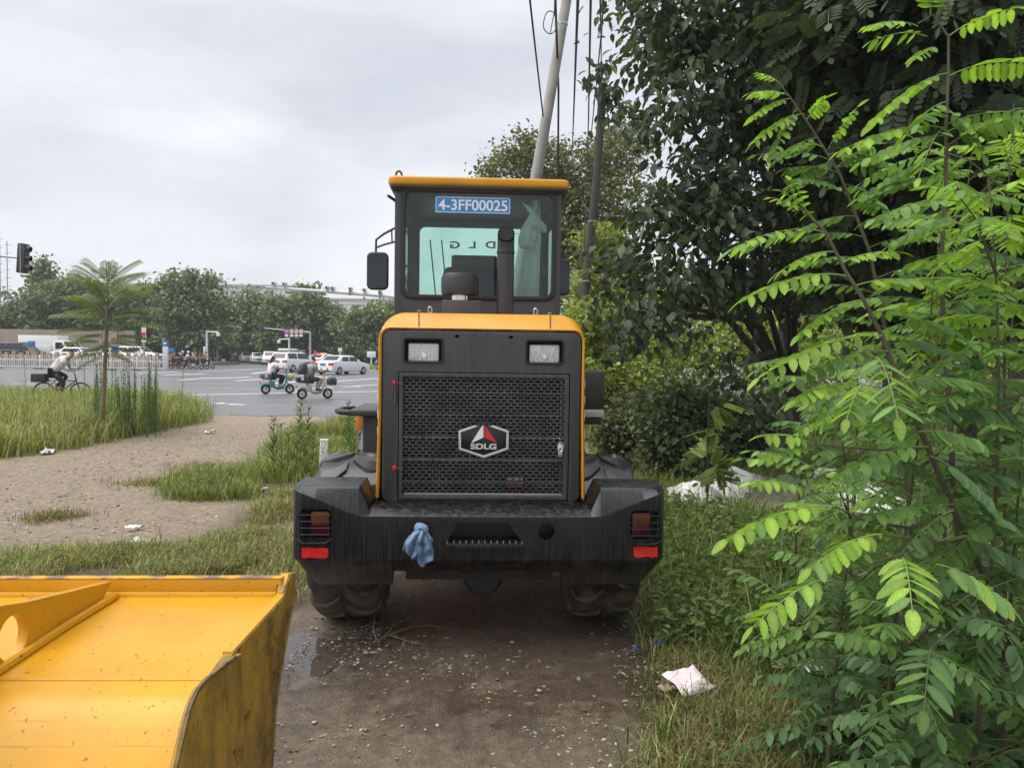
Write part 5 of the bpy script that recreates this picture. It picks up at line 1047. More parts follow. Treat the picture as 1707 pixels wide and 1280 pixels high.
# sapling two: upright stem behind
Y2 = 2.7
S2 = [W(1600, 940, 2.75), W(1588, 800, Y2), W(1585, 700, Y2), W(1572, 560, Y2), W(1570, 420, Y2), W(1577, 300, Y2), W(1577, 214, Y2), W(1581, 122, Y2), W(1581, 61, Y2), W(1555, 25, Y2), W(1530, 40, Y2)]
b2 = Vector((S2[0].x+.05, S2[0].y+.05, 0)); S2 = [b2]+S2
lv2 = [lf(1577, 214, 1393, 256, Y2, 'y', 9, .06), lf(1581, 122, 1446, 212, Y2, 'y', 8, .06), lf(1582, 127, 1715, 105, Y2, 'y', 8, .065), lf(1581, 61, 1700, 13, Y2, 'y', 7, .055), lf(1545, 61, 1450, 70, Y2, 'y', 6, .048), lf(1530, 44, 1441, 46, Y2, 'y', 6, .042), lf(1550, 25, 1560, -30, Y2, 'y', 6, .05), lf(1580, 219, 1715, 212, Y2, 'y', 8, .06), lf(1577, 170, 1500, 240, Y2, 'y', 6, .06, -.1), lf(1577, 214, 1530, 300, Y2, 'm', 7, .055, -.3), lf(1577, 180, 1640, 260, Y2, 'm', 7, .05), lf(1560, 80, 1520, 100, Y2, 'y', 5, .045)]
ex2 = []
rnd = random.Random(4)
for i in range(26):
    t = .12+.6*i/26; k = t*(len(S2)-3)+1; j = int(k); p = S2[j].lerp(S2[j+1], k-j); a = rnd.choice((-1, 1))*rnd.uniform(.2, 1.3)+(math.pi if i % 2 else 0); L = rnd.uniform(.26, .40)
    ex2.append((p, p+Vector((math.cos(a)*L, math.sin(a)*L*.6, rnd.uniform(-.12, .06))), 'm' if t > .5 else rnd.choice('dm'), 8, .056))
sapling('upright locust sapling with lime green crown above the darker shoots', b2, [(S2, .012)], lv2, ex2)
# sapling three: upper left shoot, further in
Y3 = 3.4
S3 = [W(1520, 880, 3.5), W(1490, 620, 3.45), W(1450, 420, Y3), W(1400, 290, Y3), W(1350, 210, Y3), W(1315, 160, Y3), W(1290, 128, Y3)]
b3 = Vector((S3[0].x+.08, 3.55, 0)); S3 = [b3]+S3
lv3 = [lf(1315, 160, 1248, 156, Y3, 'y', 6, .05), lf(1320, 165, 1247, 200, Y3, 'y', 7, .055), lf(1340, 190, 1250, 243, Y3, 'y', 7, .055), lf(1345, 200, 1378, 163, Y3, 'y', 6, .05), lf(1300, 140, 1262, 122, Y3, 'y', 5, .035), lf(1330, 180, 1283, 272, Y3, 'm', 7, .055), lf(1380, 250, 1430, 178, Y3, 'm', 7, .055), lf(1365, 230, 1290, 270, Y3, 'm', 7, .055), lf(1390, 270, 1310, 320, Y3, 'm', 8, .06), lf(1395, 280, 1460, 240, Y3, 'm', 8, .06)]
ex3 = []
for i in range(30):
    t = .1+.68*i/30; k = t*(len(S3)-2); j = int(k); p = S3[j].lerp(S3[j+1], k-j); a = rnd.uniform(-.9, .9)+(math.pi if i % 2 else 0); L = rnd.uniform(.28, .42)
    ex3.append((p, p+Vector((math.cos(a)*L, math.sin(a)*L*.6, rnd.uniform(-.1, .08))), 'd' if t < .4 else 'm', 8, .058))
sapling('locust sapling whose top shoot stands against the dark tree', b3, [(S3, .012)], lv3, ex3)
# more saplings filling the thicket on the right, deeper green
FILL = [(1500, 2.9, 2.1, 60, 'ymd', 'bushy locust sapling close behind the leaning bright one'), (1640, 2.35, 2.3, 66, 'ymm', 'leafy locust sapling crowding the upright stem'), (1430, 3.7, 1.75, 46, 'ymd', 'locust sapling spreading over the plastic heap'), (1700, 2.9, 2.75, 60, 'ymm', 'tall fresh green locust sapling with many overlapping leaves'), (1590, 3.9, 2.9, 56, 'mmd', 'tall mid green locust sapling under the fine leaved tree'), (1400, 3.0, 1.25, 34, 'ymd', 'short locust sapling growing out of the long grass'), (1530, 2.2, 1.05, 36, 'mdd', 'low spreading locust sapling under the broad lit leaf')]
for i, (px, Y, h, n, tones, lbl) in enumerate(FILL):
    x = W(px, 600, Y).x; bs = Vector((x, Y, 0)); S = [bs+Vector((.10*math.sin(2.2*t+i*1.3)*t, .07*math.cos(3*t+i)*t, h*t)) for t in np.linspace(0, 1, 9)]; ex = []; sts = [(S, .011)]
    for bi_ in range(3):
        k = 3+bi_*2; p = S[k]; a = rnd.uniform(0, 6.28); e = p+Vector((math.cos(a)*.32, math.sin(a)*.26, .22)); sts.append(([p, p.lerp(e, .5)+Vector((0, 0, .04)), e], .005))
        for q in range(5): b_ = a+rnd.uniform(-1.5, 1.5); L = rnd.uniform(.2, .32); pp = p.lerp(e, .4+.15*q); ex.append((pp, pp+Vector((math.cos(b_)*L, math.sin(b_)*L, rnd.uniform(-.12, .08))), tones[1], 7, .05))
    for k in range(n):
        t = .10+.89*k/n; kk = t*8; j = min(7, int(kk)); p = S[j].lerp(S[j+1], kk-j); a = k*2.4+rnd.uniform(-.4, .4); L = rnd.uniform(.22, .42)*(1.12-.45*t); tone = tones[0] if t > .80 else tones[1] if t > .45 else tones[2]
        ex.append((p, p+Vector((math.cos(a)*L, math.sin(a)*L, rnd.uniform(-.16, .10))), tone, rnd.choice((6, 7, 8, 8)), rnd.uniform(.045, .06)))
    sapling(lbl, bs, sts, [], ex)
q = near_bias(wpoly([(1085,1090),(1110,900),(1090,840),(1330,880),(1500,1000),(1450,1120),(1250,1100)]), 5200, .8); P = np.concatenate([q, rng.uniform(.03, .24, (5200, 1))], 1); D = rng.normal(0, 1, (5200, 3)); D[:, 2] *= .4
V, T, C = scatter(LV, LT, P, D, rng.uniform(.03, .085, 5200), rng.normal(0, .6, 5200), leafcols(5200, [(.13, .20, .06), (.17, .25, .075), (.10, .16, .05)], .25)); tag(tri_mesh('leafy_weeds', V, T, MT['leafyoung'], col=C, kind='stuff'), 'mixed low leafy weeds in the grass beside the loader right tyre', 'weeds')
for i, (px, Y, h, n, lbl) in enumerate(((1660, 3.6, 2.3, 46, 'tall deep green locust sapling at the wood edge'), (1420, 4.4, 1.9, 36, 'mid green locust sapling between the tarpaulin and the bright shoots'), (1560, 4.8, 2.6, 44, 'bushy locust sapling in front of the slim bare trunk'), (1720, 2.5, 1.5, 34, 'low locust sapling with broad dark leaflets'), (1350, 5.4, 1.5, 26, 'small locust sapling just behind the plastic sheeting'))):
    x = W(px, 600, Y).x; bs = Vector((x, Y, 0)); S = [bs+Vector((.05*math.sin(2*t+i), .04*math.cos(3*t), h*t)) for t in np.linspace(0, 1, 8)]; ex = []
    for k in range(n):
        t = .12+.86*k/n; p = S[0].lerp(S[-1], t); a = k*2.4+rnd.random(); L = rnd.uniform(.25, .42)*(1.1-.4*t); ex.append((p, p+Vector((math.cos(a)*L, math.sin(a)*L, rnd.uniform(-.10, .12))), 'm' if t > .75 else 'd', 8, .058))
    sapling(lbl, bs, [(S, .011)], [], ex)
# small seedlings in the grass, bottom right
LB = ['seedling with small rounded leaflets at the grass edge below the bright shoots', 'low seedling spreading over the straw beside the white tissue', 'seedling clump in the darkest grass under the saplings', 'low leafy seedling next to the leaning sapling stem', 'seedling with arching stems in front of the dark undergrowth', 'broad seedling under the long drooping dark leaf', 'pale seedling nearest the pink paper scrap', 'seedling rising beside the upright sapling stem', 'seedling between the tissue and the leaning sapling', 'seedling half hidden behind the broad one']
for i, (px, py, h) in enumerate(((1450, 1250, .34), (1480, 1150, .36), (1600, 1230, .45), (1680, 1180, .5), (1540, 1275, .4), (1560, 1170, .45), (1400, 1270, .2), (1690, 1270, .5), (1430, 1190, .25), (1620, 1120, .5))):
    bs = G(px, py); root = empty('locust_seedling', bs, 0, LB[i], 'seedling'); P = []; D = []
    m = MB(); ns = 4
    for s in range(ns):
        a = s*1.57+rnd.random(); e = Vector((math.cos(a)*h*.45, math.sin(a)*h*.45, h*rnd.uniform(.6, 1))); m.tube([(0, 0, 0), e*.5+Vector((0, 0, h*.12)), e], [.004, .003, .0015], 5)
        for k in range(8):
            t = .3+.7*k/8; P.append(np.array(e*t)); b_ = a+(1.1 if k % 2 else -1.1)*rnd.uniform(.6, 1.2); D.append((math.cos(b_), math.sin(b_), rnd.uniform(-.25, .3)))
    m.build('stem', MT['stem'], root); n = len(P); V, T, C = scatter(PV, PT, np.array(P), np.array(D), rng.uniform(.14, .24, n), rng.normal(0, .3, n), leafcols(n, [(.07, .13, .05), (.09, .16, .055), (.06, .11, .045)], .15)); tri_mesh('foliage', V, T, MT['leafyoung'], root, C)
q = sample(wpoly([(1180,1100),(1330,1000),(1707,950),(1707,1300),(1400,1300),(1330,1180)]), 2600); P = np.concatenate([q, rng.uniform(.04, .22, (2600, 1))], 1); D = rng.normal(0, 1, (2600, 3)); D[:, 2] *= .25
V, T, C = scatter(LV, LT, P, D, rng.uniform(.035, .075, 2600), rng.normal(0, .5, 2600), leafcols(2600, [(.07, .13, .045), (.09, .15, .05)], .25)); tag(tri_mesh('ground_cover', V, T, MT['leafyoung'], col=C, kind='stuff'), 'low rounded ground cover leaves in the grass under the saplings', 'ground cover')

# ------------------------------------------------------------------ roadside young tree with frond-like leaves
tb = G(166, 728); tb.z = 0; Yt = tb.y
rt = empty('young_roadside_tree', tb, 0, 'young tree with long frond like leaves in the roadside grass', 'tree')
tp_ = [tb-tb, W(170, 690, Yt)-tb, W(174, 640, Yt)-tb, W(176, 590, Yt)-tb, W(178, 540, Yt)-tb, W(179, 490, Yt)-tb, W(180, 470, Yt)-tb]
MB().tube(tp_, [.05, .045, .04, .035, .03, .022, .012], 8).build('trunk', pm('young_bark', (.22, .17, .10), .8), rt)
me = bpy.data.meshes.new('frond'); ms = []
for k in range(3):
    me = bpy.data.meshes.new('leaf'); v = PV10.copy(); v[:, 2] += .12*v[:, 0]**2+.22*v[:, 0]*(1-v[:, 0]); me.from_pydata([tuple(q) for q in v], [], [tuple(t) for t in PT10]); a = me.color_attributes.new('Col', 'FLOAT_COLOR', 'POINT'); a.data.foreach_set('color', np.tile([.11*(1+.2*k), .155*(1+.15*k), .06, 1], len(v)).astype(np.float32)); me.materials.append(MT['leafmid']); ms.append(me)
fl = [(180, 472, 130, 422), (180, 472, 190, 428), (180, 470, 168, 432), (180, 472, 203, 432), (180, 475, 243, 443), (179, 480, 258, 466), (179, 480, 100, 447), (179, 490, 95, 492), (179, 500, 240, 490), (178, 520, 268, 512), (178, 520, 90, 513), (178, 535, 250, 540), (178, 545, 110, 538), (177, 560, 240, 560), (177, 565, 118, 562), (177, 572, 105, 560), (176, 580, 240, 582), (176, 575, 130, 585), (178, 510, 110, 525), (178, 500, 120, 475), (178, 515, 230, 500), (178, 530, 140, 555), (178, 540, 215, 525), (177, 555, 220, 545), (179, 485, 215, 455), (179, 488, 140, 460), (178, 525, 200, 560), (178, 525, 150, 520), (178, 550, 165, 580), (179, 495, 195, 520)]
fl = fl[:7]+[fl[i] for i in (9, 10, 16, 17)]
for i, (bx, by, tx, ty) in enumerate(fl):
    a, b_ = W(bx, by, Yt), W(tx, ty, Yt+.9*math.sin(i*2.1)); d = b_-a; L = d.length*1.05; d.normalize(); y = Vector((0, 0, 1)).cross(d).normalized() if abs(d.z) < .95 else Vector((1, 0, 0)); z = d.cross(y)
    L *= .78
    o = bpy.data.objects.new('leaf', ms[i % 3]); COL.objects.link(o); o.parent = rt; Mx = Matrix((d*L, y*L, z*L)).transposed().to_4x4(); Mx.translation = a-tb; o.matrix_local = Mx

for tier in range(52):
    t = tier/51; a0 = W(179-3*t, 474+118*t, Yt); az = tier*2.39996+.4*math.sin(tier); el = .75-1.0*t+.12*math.sin(tier*1.7); L = (.62+.42*math.sin(math.pi*min(1, .25+t*.8)))*(.9+.15*math.sin(tier*3.1))
    d = Vector((math.cos(az)*math.cos(el), math.sin(az)*math.cos(el), math.sin(el))); y = Vector((0, 0, 1)).cross(d).normalized(); z = d.cross(y)
    o = bpy.data.objects.new('leaf', ms[tier % 3]); COL.objects.link(o); o.parent = rt; Mx = Matrix((d*L, y*L, z*L)).transposed().to_4x4(); Mx.translation = a0-tb; o.matrix_local = Mx

# ------------------------------------------------------------------ treeline across the road
FG = [(.165, .22, .10), (.13, .185, .085), (.205, .26, .115), (.11, .155, .075)]
tl_ = [(-60, 70, 492, 100), (20, 55, 480, 96), (72, 32, 432, 120), (110, 55, 460, 100), (165, 60, 470, 105), (235, 60, 470, 104), (318, 62, 446, 92), (380, 45, 500, 110), (425, 55, 474, 108), (470, 40, 490, 100), (508, 55, 472, 104), (555, 40, 510, 110), (605, 60, 512, 100), (660, 60, 500, 108), (720, 60, 505, 110), (275, 40, 490, 110)]
adj = ['rounded green street tree beyond the parked black van', 'leafy street tree behind the white trucks', 'tall narrow pointed tree rising over the treeline', 'dense street tree behind the white railing', 'broad street tree behind the young roadside tree', 'full street tree left of the large feathery one', 'large feathery street tree behind the waiting scooters', 'shadowy street tree under the pale building roofline', 'conical green street tree below the pale building', 'street tree behind the round traffic signs', 'tall street tree crossed by the camera boom', 'lower street tree beneath the building window', 'spreading grey green street tree near the loader hood', 'street tree hidden beyond the loader cab', 'farther street tree beyond the loader cab', 'dark street tree filling the gap by the scooters']
for (px, r_, ty, Y), lbl in zip(tl_, adj):
    bs = W(px, 600, Y); bs.z = 0; h = W(px, ty, Y).z; r = r_/F*Y; lobs = []
    if r_ < 35: lobs = [((bs.x, bs.y, h*t), (r*(1.15-t)*1.2+.3, r*(1.15-t)*1.2+.3, h*.14)) for t in (.35, .5, .65, .8, .9)]
    else:
        for k in range(13):
            t = .24+.62*random.random(); a = random.random()*6.28; f = (1-abs(t-.45)*.9); lobs.append(((bs.x+r*.65*f*math.cos(a), bs.y+r*.5*f*math.sin(a), h*t), (r*.42, r*.42, h*.14)))
        lobs += [((bs.x+random.uniform(-.2, .2)*r, bs.y, h*.86), (r*.4, r*.4, h*.12)), ((bs.x, bs.y, h*.55), (r*.6, r*.5, h*.25)), ((bs.x, bs.y, h*.28), (r*.8, r*.5, h*.16))]
    make_tree('street_tree', bs, lobs, 6500, (.38, .75), FG if r_ != 32 else FG[1:2], lbl, .2, group=None, mat=MT['leafmid'], clump=.6, per=20, droop=.3, top=h*.7, shell=.35)
bx_ = [((x, 118+2*math.sin(x), 3), (6, 2, 4)) for x in np.arange(-105, 30, 6.)]
thicket('far_hedge', bx_, 16000, (.6, 1.1), [(.045, .065, .035), (.06, .085, .04)], 'dark mass of greenery behind the street trees', mat=MT['leafmid'], clump=.8)
# ================================================================== poles, cables
conc = pm('pole_concrete', (.36, .35, .33), .85, c2=(.28, .27, .255), scale=4, bump=.2, bscale=30)
a_, b_ = W(893, 300, 14), W(946, -8, 14); d_ = (b_-a_)/(b_.z-a_.z); f0 = a_-d_*a_.z
po = empty('concrete_pole', (f0.x, f0.y, 0), 0, 'leaning pale concrete utility pole rising behind the cab roof', 'pole'); tp9 = d_*8.8
MB().tube([-d_*.05, d_*3, d_*6, tp9], [.135, .118, .10, .088], 18).build('shaft', conc, po)
for zz in (7.8, 8.3): MB().lathe([(.1, -.02), (.1, .02)], d_*zz, 'z', 14).build('band', MT['steel'], po)
f1, g1 = W(970, 560, 19), W(1007, 140, 19); wo_ = pm('old_wood_pole', (.045, .038, .034), .9, c2=(.075, .065, .058), stretch=(8, 8, .8), bump=.6, bscale=8)
dw = (g1-f1)/(g1.z-f1.z); w0 = f1-dw*f1.z
po2 = empty('wooden_pole', (w0.x, w0.y, 0), 0, 'dark weathered wooden pole with a sawn top among the leaves', 'pole')
MB().tube([(0, 0, -.05)]+[tuple(dw*t+Vector((.03*math.sin(t*1.3), 0, 0))) for t in (1.5, 3, 4.5, 6, 7.2, g1.z)], [.125, .12, .115, .11, .105, .10, .10], 12).build('shaft', wo_, po2)
for zz in (3.6, 5.1): MB().lathe([(.12, -.015), (.12, .015)], dw*zz+Vector((.03*math.sin(zz*1.3), 0, 0)), 'z', 12).build('wire_tie', MT['steel'], po2)
vb = lobes_points([(tuple(g1+Vector((0, 0, .1))), (.35, .3, .5)), (tuple(g1+Vector((.25, 0, -.5))), (.3, .2, .4))], 150, .15, 10)
V, T, C = scatter(LV, LT, vb[0], leaf_dirs(vb[1], .8), rng.uniform(.2, .34, len(vb[0])), rng.normal(0, .6, len(vb[0])), leafcols(len(vb[0]), DK)); tag(tri_mesh('climbing_vine', V, T, MT['leafdark'], col=C), 'drooping vine leaves wrapped round the sawn pole top', 'vine')
cabm = pm('black_cable', (.05, .05, .052), .6)
def cable(name, pts, r, lbl, n=14, sag=0):
    pts = [Vector(p) for p in pts]
    if len(pts) == 2:
        A, B = pts; pts = [A.lerp(B, t)-Vector((0, 0, sag*4*t*(1-t))) for t in np.linspace(0, 1, n)]
    o = MB().tube(pts, r, 6).build(name, cabm); return tag(o, lbl, 'cable')
tp_w = Vector((f0.x, f0.y, 0))
cable('overhead_cable', [W(880, -30, 9), W(905.5, 195, 13.85)], .014, 'overhead cable running into the left side of the concrete pole', sag=.02)
cable('overhead_cable', [W(925, -20, 12), W(931, 150, 15), W(930, 330, 17)], .022, 'thick cable hanging just right of the concrete pole')
cable('overhead_cable', [W(964, -20, 8), W(954, 250, 30)], .018, 'thin overhead cable midway between the two poles', sag=.05)
cable('overhead_cable', [W(985, -20, 9), W(981, 200, 18.7), W(974, 420, 18.8)], .017, 'overhead cable coming down the left of the wooden pole')
cable('overhead_cable', [W(1000, -20, 9), W(1002, 60, 12), W(985, 230, 18.8)], .012, 'fine cable crossing the left side of the wooden pole top')
cable('overhead_cable', [W(1007, -20, 9), W(1002, 70, 14), W(1003, 140, 18.9)], .012, 'fine cable ending on the wooden pole top')
cable('cable_coil', [W(917+11*math.cos(t)*(1+.1*math.sin(3*t)), 38+19*math.sin(t), 12) for t in np.linspace(1.2, 13, 60)], .008, 'loose cable coil hung beside the concrete pole')
cable('cable_coil_tail', [W(917, 57, 12), W(924, 20, 12), W(925, -20, 12)], .008, 'tail of the loose cable coil by the concrete pole')

# ================================================================== building
bm_ = pm('pale_facade', (.62, .63, .64), .7, c2=(.55, .56, .57), scale=.1); bw = pm('blue_window', (.08, .12, .17), .15)
B0, B1 = W(355, 600, 150), W(760, 600, 150); hb = W(380, 477, 150).z; hb2 = W(640, 500, 150).z
bd = empty('office_building', (B0.x, 150, 0), 0, 'long pale flat roofed building beyond the street trees', 'building'); wdt = B1.x-B0.x
sp_ = W(535, 600, 150).x-B0.x; sp0 = W(500, 600, 150).x-B0.x
box('wall', (0, 0, 0), (sp0, 14, hb), bm_, bd, 0); box('wall', (sp0+.01, 1, 0), (wdt, 15, hb2), bm_, bd, 0)
box('roof_parapet', (-.3, -.3, hb), (sp0+.3, 14, hb+.35), pm('parapet', (.5, .51, .52), .7), bd, 0); box('roof_parapet', (sp0+.31, .7, hb2), (wdt, 15, hb2+.3), pm('parapet2', (.5, .51, .52), .7), bd, 0)
for k in range(14):
    x = sp_+k*3.0
    if x < wdt-3: 
        w_ = box('window', (x, .9, hb2-2.9), (x+(1.1 if k else 1.2), 1.0, hb2-1.0), bw, bd, 0); box('window_frame', (x+.5, .86, hb2-2.9), (x+.6, .9, hb2-1.0), MT['white'], w_, 0)
for k in range(18): box('facade_joint', (k*sp0/18, -.04, 0), (k*sp0/18+.12, 0, hb), pm('joint', (.4, .41, .42), .8) if k == 0 else bpy.data.materials['joint'], bd, 0)
for k in range(4): box('facade_joint', (sp0+.1, .95, hb2-1-k*2.6), (wdt, 1, hb2-.9-k*2.6), bpy.data.materials['joint'], bd, 0)
wl0, wl1 = W(-60, 600, 92), W(225, 600, 92)
o = box('boundary_wall', (wl0.x, 92, 0), (wl1.x, 92.4, W(40, 549, 92).z), pm('tan_wall', (.33, .27, .21), .9, c2=(.26, .22, .18), scale=.4), None, 0); tag(o, 'long tan boundary wall behind the parked trucks', 'wall')

# ================================================================== street furniture
gm = pm('galvanised', (.42, .43, .44), .5, .4, c2=(.34, .35, .36)); wpn = pm('pale_pole', (.62, .63, .63), .5)
def pole(name, px, py_top, Y, r, lbl, mat=gm, arm=None, cat='pole'):
    b = W(px, 600, Y); h = W(px, py_top, Y).z; t = empty(name, (b.x, Y, 0), 0, lbl, cat)
    MB().tube([(0, 0, -.05), (0, 0, h*.5), (0, 0, h)], [r, r*.85, r*.7], 10).build('post', mat, t)
    MB().lathe([(r*2, 0), (r*2, .12), (r*1.2, .14)], (0, 0, 0), 'z', 10).build('base', mat, t); return t, b, h
def rel(px, py, Y, b, dy=0): q = W(px, py, Y); return (q.x-b.x, dy, q.z)
# near traffic signal on its arm, seen from the side
Y = 34; b = W(-120, 600, Y); t = empty('traffic_signal', (b.x, Y, 0), 0, 'black traffic signal in profile at the end of a mast arm', 'traffic light')
MB().tube([(0, 0, -.05), (0, 0, W(-120, 424, Y).z+.2)], [.14, .1], 12).build('mast', gm, t)
MB().tube([rel(-120, 425, Y, b), rel(0, 427, Y, b), rel(32, 430, Y, b)], [.08, .06, .045], 10).build('arm', gm, t)
c0 = Vector(rel(38.5, 431, Y, b)); sgb = pm('signal_black', (.025, .028, .03), .5)
hsg = MB().prism(rrect(-.17, .17, -.66, .66, .05), 'y', -.19, .19).build('signal_housing', sgb, t, c0, bevel=.02); hsg.rotation_euler = (0, R(4), 0)
for k in range(3):
    MB().tube([c0+Vector((.15, -.02, .42-.42*k+.03)), c0+Vector((.36, -.02, .40-.42*k))], [.15, .13], 12, caps=False).build('signal_visor', sgb, t)
    MB().lathe([(.13, .16), (.13, .175)], c0+Vector((0, -.02, .42-.42*k)), 'x', 14).build('signal_lens', pm('signal_lens', (.05, .01, .01), .3) if k == 0 else bpy.data.materials['signal_lens'], t)
box('bracket', c0+Vector((-.22, -.06, -.08)), c0+Vector((-.14, .06, .12)), MT['silver'], t); box('back_strip', c0+Vector((-.02, -.2, -.62)), c0+Vector((.01, -.19, .62)), gm, t, 0)
for px, ty, Y, lbl in ((2, 385, 110, 'thin telecom mast at the skyline edge'), (14, 402, 110, 'slender lattice mast behind the traffic signal')):
    t, b, h = pole('telecom_mast', px, ty, Y, .09, lbl, cat='mast')
    for zz in np.arange(h*.55, h, 1.2): MB().tube([(-.5, 0, zz), (.5, 0, zz)], .05, 5).build('crossbar', gm, t)
# gantry with round signs and a signal
Y = 88; t, b, h = pole('sign_gantry', 517, 553, Y, .16, 'mast arm with four round red and white traffic signs', cat='sign')
MB().tube([rel(517, 554, Y, b), rel(480, 551, Y, b), rel(440, 547, Y, b)], [.11, .09, .06], 8).build('arm', gm, t)
for px, c in ((478.5, (.5, .10, .42)), (487, (.62, .06, .10)), (495, (.62, .06, .10)), (502.5, (.62, .06, .10))):
    q = Vector(rel(px, 552.5, Y, b)); s_ = MB().lathe([(.28, -.2), (.28, -.17)], q, 'y', 18).build('sign_face', MT['white'] if px > 480 else pm('purple_sign', (.45, .12, .40), .5), t)
    MB().lathe([(.24, -.22), (.31, -.22), (.31, -.205), (.24, -.205), (.24, -.22)], q, 'y', 18, caps=False).build('sign_ring', pm('sign_red', c, .5), s_)
    box('sign_bar', q+Vector((-.17, -.215, -.035)), q+Vector((.17, -.202, .035)), MT['gasket'] if px > 480 else MT['white'], s_, 0); box('sign_tab', q+Vector((-.2, -.2, -.62)), q+Vector((.2, -.18, -.34)), MT['white'], s_, 0)
q = Vector(rel(437, 547, Y, b)); box('signal_head', q+Vector((-.3, -.2, -.55)), q+Vector((.12, .1, .6)), sgb, t, .03); box('signal_side', q+Vector((-.33, -.1, -.5)), q+Vector((-.3, .1, .55)), MT['silver'], t, 0)
MB().lathe([(.13, -.25), (.13, -.21)], q+Vector((-.08, 0, .32)), 'y', 12).build('red_light', pm('dim_red_light', (.35, .03, .04), .4), t)
# camera boom
Y = 46; b = W(705, 600, Y); t = empty('camera_boom', (b.x, Y, 0), 0, 'long pale boom carrying a row of traffic cameras', 'camera boom')
MB().tube([(0, 0, -.05), (0, 0, W(705, 492, Y).z)], [.16, .13], 12).build('mast', wpn, t)
MB().tube([rel(705, 500, Y, b), rel(640, 493, Y, b), rel(560, 487, Y, b), rel(500, 483, Y, b), rel(444, 479, Y, b)], [.16, .13, .11, .09, .045], 12).build('boom', wpn, t)
for px, py in ((457, 476), (475, 477), (546, 483), (555, 484), (585, 485), (608, 487), (634, 490)):
    q = Vector(rel(px, py, Y, b)); cmr = box('camera', q+Vector((-.11, -.28, .03)), q+Vector((.11, .2, .21)), MT['silver'], t, .02); cmr.rotation_euler = (0, R(0), 0)
    box('camera_bracket', q+Vector((-.03, -.03, -.14)), q+Vector((.03, .03, .03)), gm, cmr, 0); MB().lathe([(.06, -.31), (.06, -.28)], q+Vector((0, 0, .12)), 'y', 10).build('camera_lens', MT['gasket'], cmr)
for px in (583, 634): MB().lathe([(.17, -.05), (.17, .05)], rel(px, 488 if px < 600 else 493, Y, b), 'x', 12).build('boom_collar', gm, t)
for px, ty, tx2, Y, lbl in ((345, 551, 364, 78, 'white camera post with short arm by the waiting scooters'), (482, 563, 465, 84, 'white camera post with short arm above the sedan roof')):
    t, b, h = pole('camera_post', px, ty, Y, .14, lbl, wpn); MB().tube([rel(px, ty+2, Y, b), rel(tx2, ty+3, Y, b)], .08, 8).build('arm', wpn, t); q = Vector(rel(tx2, ty+4, Y, b)); box('camera', q+Vector((-.15, -.2, -.35)), q+Vector((.15, .2, 0)), MT['white'], t, .03); box('control_box', (-.3 if px < 400 else .1, -.2, h*.35), (-.1 if px < 400 else .35, .1, h*.55), MT['white'], t, .02)
t, b, h = pole('street_lamp', 362, 545, 95, .1, 'thin street lamp with a long flat head before the treeline', cat='lamp'); MB().tube([(0, 0, h), rel(376, 543, 95, b), rel(402, 546, 95, b)], .09, 8).build('lamp_arm', MT['silver'], t)
t, b, h = pole('marker_post', 567, 582, 80, .12, 'short white post near the median grass', wpn); box('cap', (-.2, -.15, h-.3), (.2, .15, h+.1), MT['white'], t, .03)
t, b, h = pole('marker_post', 619, 590, 86, .1, 'pale sign post beside the loader hood', wpn); box('cap', (-.5, -.05, h-.4), (.5, .05, h+.3), MT['white'], t, .02)
t, b, h = pole('banner_post', 240, 540, 62, .1, 'grey post with small coloured signs behind the tall weeds'); box('sign_panel', (-.12, -.16, h-1.5), (.25, -.11, h-.3), MT['white'], t, 0); box('sign_panel', (-.10, -.19, h-1.0), (.22, -.165, h-.7), MT['redpaint'], t, 0)
bs_ = pm('sign_blue', (.03, .16, .52), .45)
b = W(276, 600, 62); h = W(276, 568, 62).z; t = empty('bus_stop_pylon', (b.x, 62, 0), 0, 'white pylon with a blue sign head beside the scooters', 'sign'); box('pylon', (-.2, -.1, -.02), (.2, .1, h-.45), wpn, t, .01); box('blue_head', (-.21, -.11, h-.449), (.21, .11, h), bs_, t, .01); box('head_mark', (-.12, -.118, h-.3), (.12, -.112, h-.15), MT['white'], t, 0)
for px, py, Y, lbl in ((53, 573, 68, 'small blue box sign before the black van'), (192, 582, 68, 'small blue box sign behind the young tree leaves'), (286, 585, 68, 'small blue box sign beside the white pylon')):
    b = W(px, 600, Y); zc_ = W(px, py, Y).z; t = empty('blue_sign', (b.x, Y, 0), 0, lbl, 'sign'); box('post', (-.25, -.06, -.02), (.25, .06, zc_-.25), pm('tan_stone', (.36, .26, .19), .8) if px == 53 else bpy.data.materials['tan_stone'], t, 0); box('panel', (-.28, -.1, zc_-.249), (.28, .1, zc_+.25), bs_, t, .01)
mg0 = W(572, 600, 74)
o = blades('median_grass', np.stack([rng.uniform(mg0.x, mg0.x+9, 5000), rng.uniform(73.5, 76, 5000)], 1), (.3, .6), (.05, .09), YEL, MT['grass'], .5, 'strip of yellow green grass across the junction')
